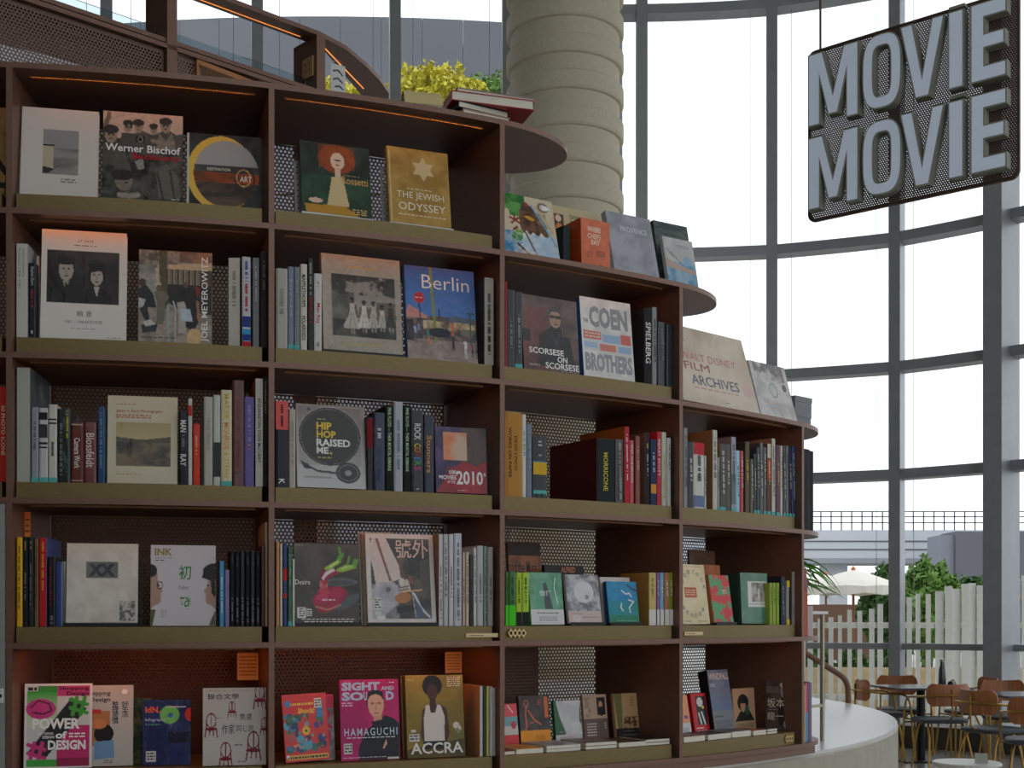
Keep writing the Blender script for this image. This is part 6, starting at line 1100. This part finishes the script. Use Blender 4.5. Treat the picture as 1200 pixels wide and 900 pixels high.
def letter(ch, x0, x1, z0, z1, dep=.055):
    bm = bmesh.new(); S_ = lambda p_: (x0 + p_[0] * (x1 - x0), -.006, z0 + p_[1] * (z1 - z0))
    if ch == 'O':
        n = 36; o1 = [bm.verts.new(S_(q)) for q in sup(.5, .5, .5, .5, n, 3)]; o2 = [bm.verts.new(S_(q)) for q in sup(.5, .5, .21, .33, n, 4)]
        fs = [bm.faces.new((o1[k], o1[(k + 1) % n], o2[(k + 1) % n], o2[k])) for k in range(n)]
    else: fs = [bm.faces.new([bm.verts.new(S_(q)) for q in LET[ch]])]
    bmesh.ops.recalc_face_normals(bm, faces=fs)
    ex = bmesh.ops.extrude_face_region(bm, geom=fs); nv = [q for q in ex['geom'] if isinstance(q, bmesh.types.BMVert)]
    for q in nv: q.co.y -= dep
    nf = [q for q in ex['geom'] if isinstance(q, bmesh.types.BMFace)]
    bmesh.ops.inset_region(bm, faces=nf, thickness=.007, use_even_offset=True)
    bmesh.ops.recalc_face_normals(bm, faces=bm.faces)
    b2 = bmesh.new(); mp_ = {}
    for f_ in nf:
        if not f_.is_valid: continue
        vs = []
        for q in f_.verts:
            if q not in mp_: mp_[q] = b2.verts.new((q.co.x, q.co.y - .002, q.co.z))
            vs.append(mp_[q])
        b2.faces.new(vs)
    m1 = bpy.data.meshes.new('letter'); bm.to_mesh(m1); m2 = bpy.data.meshes.new('letter_face'); b2.to_mesh(m2); bm.free(); b2.free()
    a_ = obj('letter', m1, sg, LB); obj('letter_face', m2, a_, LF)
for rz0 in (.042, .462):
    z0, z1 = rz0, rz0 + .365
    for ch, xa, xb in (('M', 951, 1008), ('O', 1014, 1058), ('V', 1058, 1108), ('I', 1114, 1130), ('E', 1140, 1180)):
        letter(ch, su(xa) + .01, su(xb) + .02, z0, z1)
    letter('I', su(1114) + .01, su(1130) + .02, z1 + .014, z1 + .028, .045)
for x in (su(961), SW - su(961)): G().tube([(x, .004, SH - .01), (x, .004, CEILZ - SA.z)], .006, 8).build('hanger_rod', SIGNM, sg)

# ------------------------------------------------------------------ seating by the window
SEATM = mat('charcoal_seat_pad', (62, 66, 72), .5, noise=.06, scale=40); PLY = mat('walnut_plywood', (172, 106, 62), .42, noise=.28, scale=5, stretch=(14, 3, 1), coat=.25)
DTOP = mat('dark_blue_grey_tabletop', (78, 84, 94), .25, noise=.12, scale=160, coat=.3)
def rbox(w_, d_, r_=.08, n=5):
    o_ = []
    for cx_, cy_, q0 in ((w_ / 2 - r_, -d_ / 2 + r_, -math.pi / 2), (w_ / 2 - r_, d_ / 2 - r_, 0), (-w_ / 2 + r_, d_ / 2 - r_, math.pi / 2), (-w_ / 2 + r_, -d_ / 2 + r_, math.pi)): o_ += [(cx_ + r_ * math.cos(q0 + k * math.pi / 2 / n), cy_ + r_ * math.sin(q0 + k * math.pi / 2 / n)) for k in range(n + 1)]
    return o_
def make_chair():
    r = empty('armchair')
    g = G(); pts = rbox(.46, .44, .13); n = len(pts)
    for s_, z_ in ((.9, .435), (1, .445), (1, .468), (.93, .478)): g.v += [(x * s_, y * s_, z_) for x, y in pts]
    for k in range(3): g.f += [(k * n + i, k * n + (i + 1) % n, (k + 1) * n + (i + 1) % n, (k + 1) * n + i) for i in range(n)]
    g.f += [tuple(range(n - 1, -1, -1)), tuple(range(3 * n, 4 * n))]; g.build('seat', SEATM, r)
    g = G(); NX = 14
    for lay, th in ((0, 0), (1, .012)):
        for j in range(7):
            for i in range(NX + 1):
                x = -1 + 2 * i / NX; zz = j / 6; wv = .215 * (1 - .10 * abs(zz - .5) ** 2 * 4); e_ = 1 - max(0, abs(x) - .86) / .14 * .28
                g.v.append((x * wv, -.255 + .075 * x * x - th, .70 + (zz - .5) * .20 * e_ + .012 * x * x * (1 if zz > .5 else -.3)))
    L_ = 7 * (NX + 1)
    for j in range(6):
        for i in range(NX): a_ = j * (NX + 1) + i; g.f += [(a_, a_ + 1, a_ + NX + 2, a_ + NX + 1), (L_ + a_, L_ + a_ + NX + 1, L_ + a_ + NX + 2, L_ + a_ + 1)]
    bd = [i for i in range(NX + 1)] + [j * (NX + 1) + NX for j in range(1, 7)] + [6 * (NX + 1) + i for i in range(NX - 1, -1, -1)] + [j * (NX + 1) for j in range(5, 0, -1)]
    g.f += [(bd[k], L_ + bd[k], L_ + bd[(k + 1) % len(bd)], bd[(k + 1) % len(bd)]) for k in range(len(bd))]; g.build('backrest', PLY, r, True)
    half = [(.27, .25, .0), (.262, .22, .3), (.255, .2, .56), (.25, .15, .655), (.25, .03, .675), (.245, -.12, .685), (.2, -.235, .695), (.1, -.282, .70), (0, -.29, .70)]
    G().tube(bez(half + [(-x, y, z) for x, y, z in reversed(half[:-1])], 5), .0105, 8).build('arm_frame', BRASS, r, True)
    for s_ in (-1, 1):
        G().tube(bez([(s_ * .22, -.26, 0), (s_ * .185, -.19, .3), (s_ * .165, -.12, .425), (s_ * .1, -.06, .432)], 5), .0105, 8).build('leg', BRASS, r, True)
        G().tube(bez([(s_ * .2, .17, 0), (s_ * .17, .13, .3), (s_ * .15, .08, .42), (s_ * .1, .02, .432)], 5), .0105, 8).build('leg', BRASS, r, True)
    G().tube([(0, -.16, .432), (0, -.272, .5), (0, -.276, .76)], .009, 8).build('back_post', BRASS, r)
    G().tube([(-.255, .2, .425), (.255, .2, .425)], .009, 8).build('front_rail', BRASS, r)
    return r
def copy_tree(o):
    c = o.copy(); COL.objects.link(c)
    for ch in o.children:
        k = ch.copy(); COL.objects.link(k); k.parent = c
    return c
ch0 = make_chair(); first = True
for px, Y, face, look in ((1034, 12.75, -90, 'walnut-backed armchair at left end of the round-bottle table'), (1056, 13.38, 176, 'walnut-backed armchair behind the bottle table, facing camera'), (1101, 12.02, 6, 'walnut-backed armchair in front of the bottle table, back to camera'), (1137, 13.05, 96, 'walnut-backed armchair right of the bottle table, facing left'), (1164, 10.95, -62, 'nearest whole walnut-backed armchair, turned toward the right table'), (1183, 12.35, 178, 'walnut-backed armchair behind the cut-off right table'), (1214, 9.95, -20, 'armchair cut off by the right picture edge')):
    c = ch0 if first else copy_tree(ch0); first = False
    c.location = ((px - 600) / FPX * Y, Y, 0); c.rotation_euler = (0, 0, math.radians(face)); tag(c, look.replace('round-bottle', 'bottle'), 'chair', 'brass and walnut armchairs by the window')
for px, Y, rz, look in ((1079, 12.68, .12, 'dark square pedestal table carrying the bottle'), (1205, 11.45, .1, 'dark pedestal table cut off by the right picture edge')):
    r = empty('cafe_table', ((px - 600) / FPX * Y, Y, 0), rz)
    G().prism(rbox(.78, .74, .03), .718, .738).build('table_top', DTOP, r); G().lathe([(.042, .012), (.042, .718)], 20).build('pedestal', BLACKM, r, True); G().prism(rbox(.52, .46, .02), 0, .012).build('base_plate', BLACKM, r)
    tag(r, look, 'table', 'cafe tables by the window')
q = Vector(((1104 - 600) / FPX * 12.75, 12.75, .7385))
r = empty('bottle', q); G().lathe([(.0, 0), (.035, 0), (.038, .02), (.034, .15), (.026, .19), (.02, .21), (.02, .235)], 18).build('body', mat('dark_bottle_glass', (52, 56, 50), .2, coat=.4), r, True); G().lathe([(.023, .236), (.023, .265), (.0, .268)], 16).build('cap', mat('steel_cap', (150, 146, 136), .3, .8), r, True); tag(r, 'slim dark bottle standing on the near cafe table', 'bottle')
r = empty('small_ornament', q + Vector((.075, -.03, 0))); G().lathe([(.0, 0), (.03, .0), (.032, .02), (.02, .045), (0, .05)], 14).build('body', BLACKM, r, True); G().tube(bez([(.0, 0, .045), (.02, 0, .06), (.045, 0, .035), (.05, 0, .005)], 4), .007, 6).build('handle', BRASS, r, True); tag(r, 'small black ornament beside the bottle', 'ornament')
# low round table with tent card, bottom right
Y = 8.5; r = empty('side_table', ((1133 - 600) / FPX * Y, Y, 0)); WT = mat('white_stone_top', (206, 204, 196), .4, noise=.04)
G().lathe([(.0, .43), (.215, .43), (.222, .437), (.222, .448), (.215, .455), (.0, .455)], 40).build('table_top', WT, r); G().lathe([(.018, .012), (.018, .43)], 12).build('stem', STEEL, r, True); G().lathe([(0, 0), (.16, 0), (.16, .012), (0, .014)], 32).build('foot', STEEL, r); tag(r, 'low round white side table cut off by the bottom edge', 'table')
r = empty('tent_card', ((1150 - 600) / FPX * 8.45, 8.45, .4555), -.35); g = G(); g.prism([(-.03, 0), (-.0285, 0), (0, .058), (.0285, 0), (.03, 0), (.0, .062)], -.04, .04, Matrix.Rotation(math.pi / 2, 4, 'X') @ Matrix.Rotation(math.pi / 2, 4, 'Y')); g.build('card', mat('grey_card', (176, 176, 166), .7), r); tag(r, 'folded grey menu card on the low round table', 'menu card')
Y = 9.9; r = empty('side_table', ((1032 - 600) / FPX * Y, Y, 0)); G().prism(rbox(.14, .14, .02), .475, .495).build('table_top', WT, r)
for a_, b_ in ((-.055, -.055), (.055, -.055), (.055, .055), (-.055, .055)): G().tube([(a_, b_, 0), (a_, b_, .475)], .008, 8).build('leg', mat('cream_tube', (206, 200, 184), .4), r)
tag(r, 'tiny cream side table half hidden by the round platform', 'table')
r = empty('small_dark_object', ((1029 - 600) / FPX * Y, Y, .4955)); G().lathe([(0, 0), (.02, 0), (.022, .03), (.012, .05), (.008, .075), (0, .078)], 12).build('body', BLACKM, r, True); tag(r, 'small black object on the tiny cream side table', 'ornament')  # small dark object, gives no light

# metal stand and plant behind the right end
r = empty('metal_stand', (1.335, 6.0, PT), math.radians(48)); MT = mat('pale_metal_tube', (176, 168, 146), .4, .4)
for a_, b_ in ((-.09, -.09), (.09, -.09), (.09, .09), (-.09, .09)): G().box(a_ - .008, a_ + .008, b_ - .008, b_ + .008, 0, .595).build('leg', MT, r)
G().box(-.11, .11, -.11, .11, .596, .610).build('top', WT, r)
for a_ in (-.09, .09): G().box(-.082, .082, a_ - .007, a_ + .007, .16, .174).build('stretcher', MT, r)
tag(r, 'pale metal side stand beside the bookcase end', 'stand')
r = empty('potted_palm', (1.40, 6.75, PT)); G().lathe([(0, 0), (.08, 0), (.1, .26), (.105, .28), (.095, .28), (.09, .25), (0, .25)], 24).build('pot', mat('terracotta_grey', (120, 112, 104), .8), r, True)
LEAF = mat('palm_leaf', (112, 168, 66), .45, noise=.25, scale=8)
rr_ = random.Random(5)
for k in range(26):
    q = rr_.uniform(-1.0, 1.0) if k < 19 else rr_.uniform(0, 6.28); L_ = rr_.uniform(.24, .42); up = rr_.uniform(.35, .8); g = G(); w_ = rr_.uniform(.012, .018)
    dx, dy = math.cos(q), math.sin(q) * .8; z_ = .72 + rr_.uniform(0, .1); P_ = []
    for j in range(9): s = j / 8; P_.append((dx * L_ * s, dy * L_ * s, z_ + up * (s * .85 - s * s * 1.05) * .62))
    for j, p_ in enumerate(P_):
        ww = w_ * math.sin(math.pi * min(1, .12 + .88 * j / 8)) + .001; g.v += [(p_[0] - dy * ww, p_[1] + dx * ww, p_[2]), (p_[0], p_[1], p_[2] - ww * .5), (p_[0] + dy * ww, p_[1] - dx * ww, p_[2])]
    for j in range(8): b_ = j * 3; g.f += [(b_, b_ + 1, b_ + 4, b_ + 3), (b_ + 1, b_ + 2, b_ + 5, b_ + 4)]
    g.build('leaf', LEAF, r, True)
G().tube([(0, 0, .24), (.01, 0, .45), (0, 0, .80)], [.022, .018, .012], 8).build('stem', mat('palm_stem', (96, 92, 60), .7), r, True)
tag(r, 'green palm plant reaching out behind the right end of the bookcase', 'plant')
r = empty('handrail', (2.25, 8.8, 0)); Y = 8.8
P_ = [px_pt(915, 748, Y), px_pt(945, 766, Y), px_pt(975, 785, Y), px_pt(988, 794, Y), px_pt(993, 803, Y), px_pt(994, 815, Y), px_pt(994, 840, Y), px_pt(994, 873, Y)]
G().tube([p_ - Vector((2.25, 8.8, 0)) for p_ in bez(P_, 4)], .02, 10).build('rail', mat('brown_wood_rail', (120, 80, 56), .45, noise=.15, scale=10), r, True)
for px, py in ((930, 758), (965, 779)):
    p_ = px_pt(px, py, Y) - Vector((2.25, 8.8, 0)); z_ = PT if False else .0
    G().tube([(p_.x, 0, PT + .001), (p_.x, 0, p_.z)], .01, 8).build('baluster', BLACKM, r)
tag(r, 'brown wooden stair handrail bending down beyond the platform', 'handrail')
# ------------------------------------------------------------------ outside the glass
OUTG = mat('pale_paving', (176, 174, 166), .9, noise=.08, scale=.6)
gnd = struct(G().box(-120, 120, 16.4, 200, -.2, -.02).build('floor_outside', OUTG))
struct(G().box(12.2, 120, -60, 16.4, -.2, -.02).build('floor_outside_right', OUTG))
# grey panelled round building behind the left windows
bl = empty('building', (-5, 30, 0)); tag(bl, 'dark grey building clad in tall panels, beyond the upper left windows', 'building')
PAN = mat('dark_grey_cladding', (98, 100, 107), .6, noise=.06, scale=.5)
NP = 17
for k in range(NP):
    x0 = -13.5 + k * .95; g = G(); f_ = lambda x: 29.7 + ((x + 4.5) / 9) ** 2 * 1.3
    pts = [(x0 + .004, f_(x0)), (x0 + .946, f_(x0 + .95)), (x0 + .946, f_(x0 + .95) + .15), (x0 + .004, f_(x0) + .15)]
    for z0, z1 in ((0, 11.28), (11.32, 15.45)):
        g = G().prism([(x + 5, y - 30) for x, y in pts], z0, z1); g.build('cladding_panel', PAN, bl)
g = G(); g.prism([(-13.4 + 5, .9), (2.6 + 5, .9), (2.6 + 5, 6), (-13.4 + 5, 6)], 0, 15.3); g.build('core', mat('building_core', (70, 72, 78), .8), bl)
# trees: clumps of small leaf cards on a trunk
def leaf_tree(x, y, h, rx, rz, c0, look, n=5200, seed=1, trunk=True, leaf=.13, zc=None, name='tree', cat='tree'):
    r = empty(name, (x, y, 0)); R_ = np.random.RandomState(seed); zc = zc or h - rz
    d_ = R_.normal(size=(n, 3)); d_ /= np.linalg.norm(d_, axis=1)[:, None]; rad = R_.uniform(.55, 1.0, n) ** .5
    lump = 1 + .22 * np.sin(d_[:, 0] * 7 + seed) * np.cos(d_[:, 2] * 6 + d_[:, 1] * 5)
    c = d_ * (rad * lump)[:, None] * np.array([rx, rx, rz]) + np.array([0, 0, zc])
    c = c[c[:, 2] > .1]; n = len(c)
    a_ = R_.normal(size=(n, 3)); a_ /= np.linalg.norm(a_, axis=1)[:, None]; b_ = np.cross(a_, R_.normal(size=(n, 3))); b_ /= np.linalg.norm(b_, axis=1)[:, None]
    s = leaf * R_.uniform(.6, 1.3, n)[:, None]
    v = np.stack([c - a_ * s * .5, c + b_ * s * .28, c + a_ * s * .5, c - b_ * s * .28], 1).reshape(-1, 3)
    o = mesh('foliage', v, [(4 * i, 4 * i + 1, 4 * i + 2, 4 * i + 3) for i in range(n)], c0, r); o['kind'] = 'stuff'
    if trunk: G().tube([(0, 0, 0), (.05, .03, zc * .5), (0, 0, zc)], [.16, .12, .05], 8).build('trunk', mat('bark', (92, 78, 62), .9), r, True)
    tag(r, look, cat, 'trees outside the windows'); return r
YG = mat('golden_foliage', (206, 196, 60), .6, noise=.3, scale=3); GR = mat('green_foliage', (104, 140, 62), .6, noise=.3, scale=3); DG = mat('dark_green_foliage', (70, 106, 50), .65, noise=.3, scale=3)
leaf_tree(-1.25, 20.5, 10.2, .82, .6, YG, 'golden-leaved tree behind the upper shelf end', 5200, 2, leaf=.11)
leaf_tree(-2.95, 20.3, 9.9, .75, .5, YG, 'smaller golden tree seen below the curved board', 4200, 3, leaf=.11)
leaf_tree(-.3, 22.8, 11.0, .85, .5, GR, 'green tree between golden tree and column', 4200, 4, leaf=.11)
# white fence of uneven boards
fn = empty('fence', (6, 17.3, 0)); tag(fn, 'white board fence with wavy top outside the right windows', 'fence')
FW = mat('white_fence_paint', (240, 239, 230), .7, noise=.05); rf = random.Random(3)
x = 3.6; k = 0
while x < 8.6:
    px = 600 + x / 17.3 * FPX; dense = px > 1088; w_ = rf.uniform(.045, .075) if not dense else rf.uniform(.07, .11)
    t_ = np.interp(px, [940, 970, 1000, 1040, 1068, 1075, 1100, 1140, 1170, 1240], [728, 722, 716, 705, 700, 696, 690, 684, 678, 676]) + rf.uniform(-3, 3)
    zt = EYE + (HOR - t_) / FPX * 17.3
    G().box(x - 6, x - 6 + w_, -.012 + (.03 if k % 2 else 0), .012 + (.03 if k % 2 else 0), 0, zt).build('fence_board', FW, fn); k += 1
    x += w_ + (rf.uniform(.03, .1) if not dense else rf.uniform(.003, .012))
G().box(-2.5, 2.7, .05, .09, 1.28, 1.36).build('fence_rail', FW, fn); G().box(-2.5, 2.7, .05, .09, .3, .38).build('fence_rail', FW, fn)
tn = G().box(-2.2, 2.4, 0, .06, -.02, .72).build('timber_panel', mat('tan_timber', (228, 200, 156), .7, noise=.12, scale=2, stretch=(.3, 1, 8))); tn.location = (6.2, 18.0, 0); tag(tn, 'low tan timber panel behind the white fence', 'panel')
# footbridge far behind
br = empty('footbridge', (14, 62, 0)); tag(br, 'white footbridge with thin railing far behind the fence', 'bridge')
BW = mat('bridge_white', (196, 200, 206), .7, noise=.04, scale=.3); BD = mat('bridge_railing_grey', (86, 88, 92), .6)
G().box(-14, 14, 0, 3, 4.35, 5.72).build('deck', BW, br); G().box(-14, 14, -.15, 3, 4.1, 4.34).build('ledge', mat('bridge_shadow_grey', (150, 154, 160), .8), br)
for z_ in (4.75, 5.15): G().box(-14, 14, -.04, -.005, z_, z_ + .05).build('panel_joint', BD, br)
for z_ in (6.05, 6.35, 6.6): G().box(-14, 14, -.03, .03, z_, z_ + .05).build('rail', BD, br)
for k in range(56): G().box(-14 + k * .5, -14 + k * .5 + .05, -.03, .03, 5.72, 6.62).build('rail_post', BD, br)
for px in (985, 1125): G().box((px - 600) / FPX * 62 - 14 - .5, (px - 600) / FPX * 62 - 14 + .5, .6, 2.2, 0, 4.1).build('pier', BW, br)
gb = empty('building', (21.5, 56, 0)); tag(gb, 'low dark grey building under the bridge behind the fence', 'building')
G().box(-2.0, 5.4, 0, 2, 2.6, 5.25).build('wall', mat('slate_render', (104, 104, 112), .8, noise=.05, scale=.3), gb); G().box(-2.6, -2.01, .2, 2, 2.6, 5.1).build('corner_bay', mat('slate_render_light', (130, 134, 144), .8), gb); G().box(-2.7, 5.6, -.3, 2, 2.3, 2.59).build('ledge', mat('slate_ledge', (120, 112, 104), .8), gb); G().box(-2.5, 5.4, 0.3, 2, -.02, 2.29).build('lower_wall', MATS['slate_render'], gb)
for k, (px, Y, h, rx, c, l) in enumerate(((1036, 41, 3.0, .8, DG, 'round dark green tree left of the steel mullion'), (1086, 33, 2.85, .75, GR, 'light green tree right of the steel mullion'), (1112, 36, 2.6, .42, GR, 'green hedge bush left of the grey building ledge'), (1139, 36.6, 2.55, .5, DG, 'dark green hedge bush in the middle of the hedge'), (1166, 36, 2.6, .42, GR, 'green hedge bush at the right window edge'), (1056, 36.5, 2.5, .4, DG, 'dark shrub behind the steel mullion'))):
    leaf_tree((px - 600) / FPX * Y, Y, h, rx, h * .42, c, l, 3600, 20 + k, leaf=.24, name='hedge_bush' if 'hedge' in l else 'tree')
# white parasol
for px, Y, rw, zt, look in ((1000, 36, 1.28, 2.78, 'white scalloped parasol behind the picket fence'), (968, 46, 1.0, 3.0, 'second white parasol further left, partly hidden by the bookcase')):
    r = empty('parasol', ((px - 600) / FPX * Y, Y, 0)); g = G(); n = 16
    prof = [(.04, zt), (.35, zt - .1), (.8, zt - .32), (1.0, zt - .45), (1.0, zt - .66)]
    for j, (q_, z_) in enumerate(prof):
        g.v += [(rw * q_ * math.cos(2 * math.pi * k / n), rw * q_ * math.sin(2 * math.pi * k / n), z_ - (.06 if (j == 4 and k % 2) else 0) - (.03 if j == 3 and k % 2 == 0 else 0)) for k in range(n)]
    for j in range(4): g.f += [(j * n + k, j * n + (k + 1) % n, (j + 1) * n + (k + 1) % n, (j + 1) * n + k) for k in range(n)]
    g.f.append(tuple(range(n))); g.build('canopy', mat('canvas_white', (226, 220, 208), .8), r)
    G().tube([(0, 0, 0), (0, 0, zt - .05)], .04, 8).build('pole', mat('parasol_pole', (150, 96, 60), .6), r); G().lathe([(.06, zt), (.07, zt + .05), (.02, zt + .1), (0, zt + .12)], 10).build('finial', mat('parasol_finial', (196, 110, 60), .6), r, True)
    tag(r, look, 'parasol', 'parasols outside')
o = G().box(-3, 1.2, 0, .2, -.02, 1.9).build('brick_wall', mat('brown_boarding', (116, 84, 66), .8, noise=.12, scale=2, stretch=(6, 1, .3))); o.location = ((1000 - 600) / FPX * 44, 44, 0); tag(o, 'brown boarded wall in shade under the parasols', 'wall')
for k, px in enumerate((958, 1000, 1038)):
    leaf_tree((px - 600) / FPX * 24, 24, .95, .3, .42, DG, ['left', 'middle', 'right'][k] + ' low shrub of the bed right behind the white pickets', 1500, 40 + k, leaf=.14, trunk=False, zc=.40, name='shrub', cat='shrub')
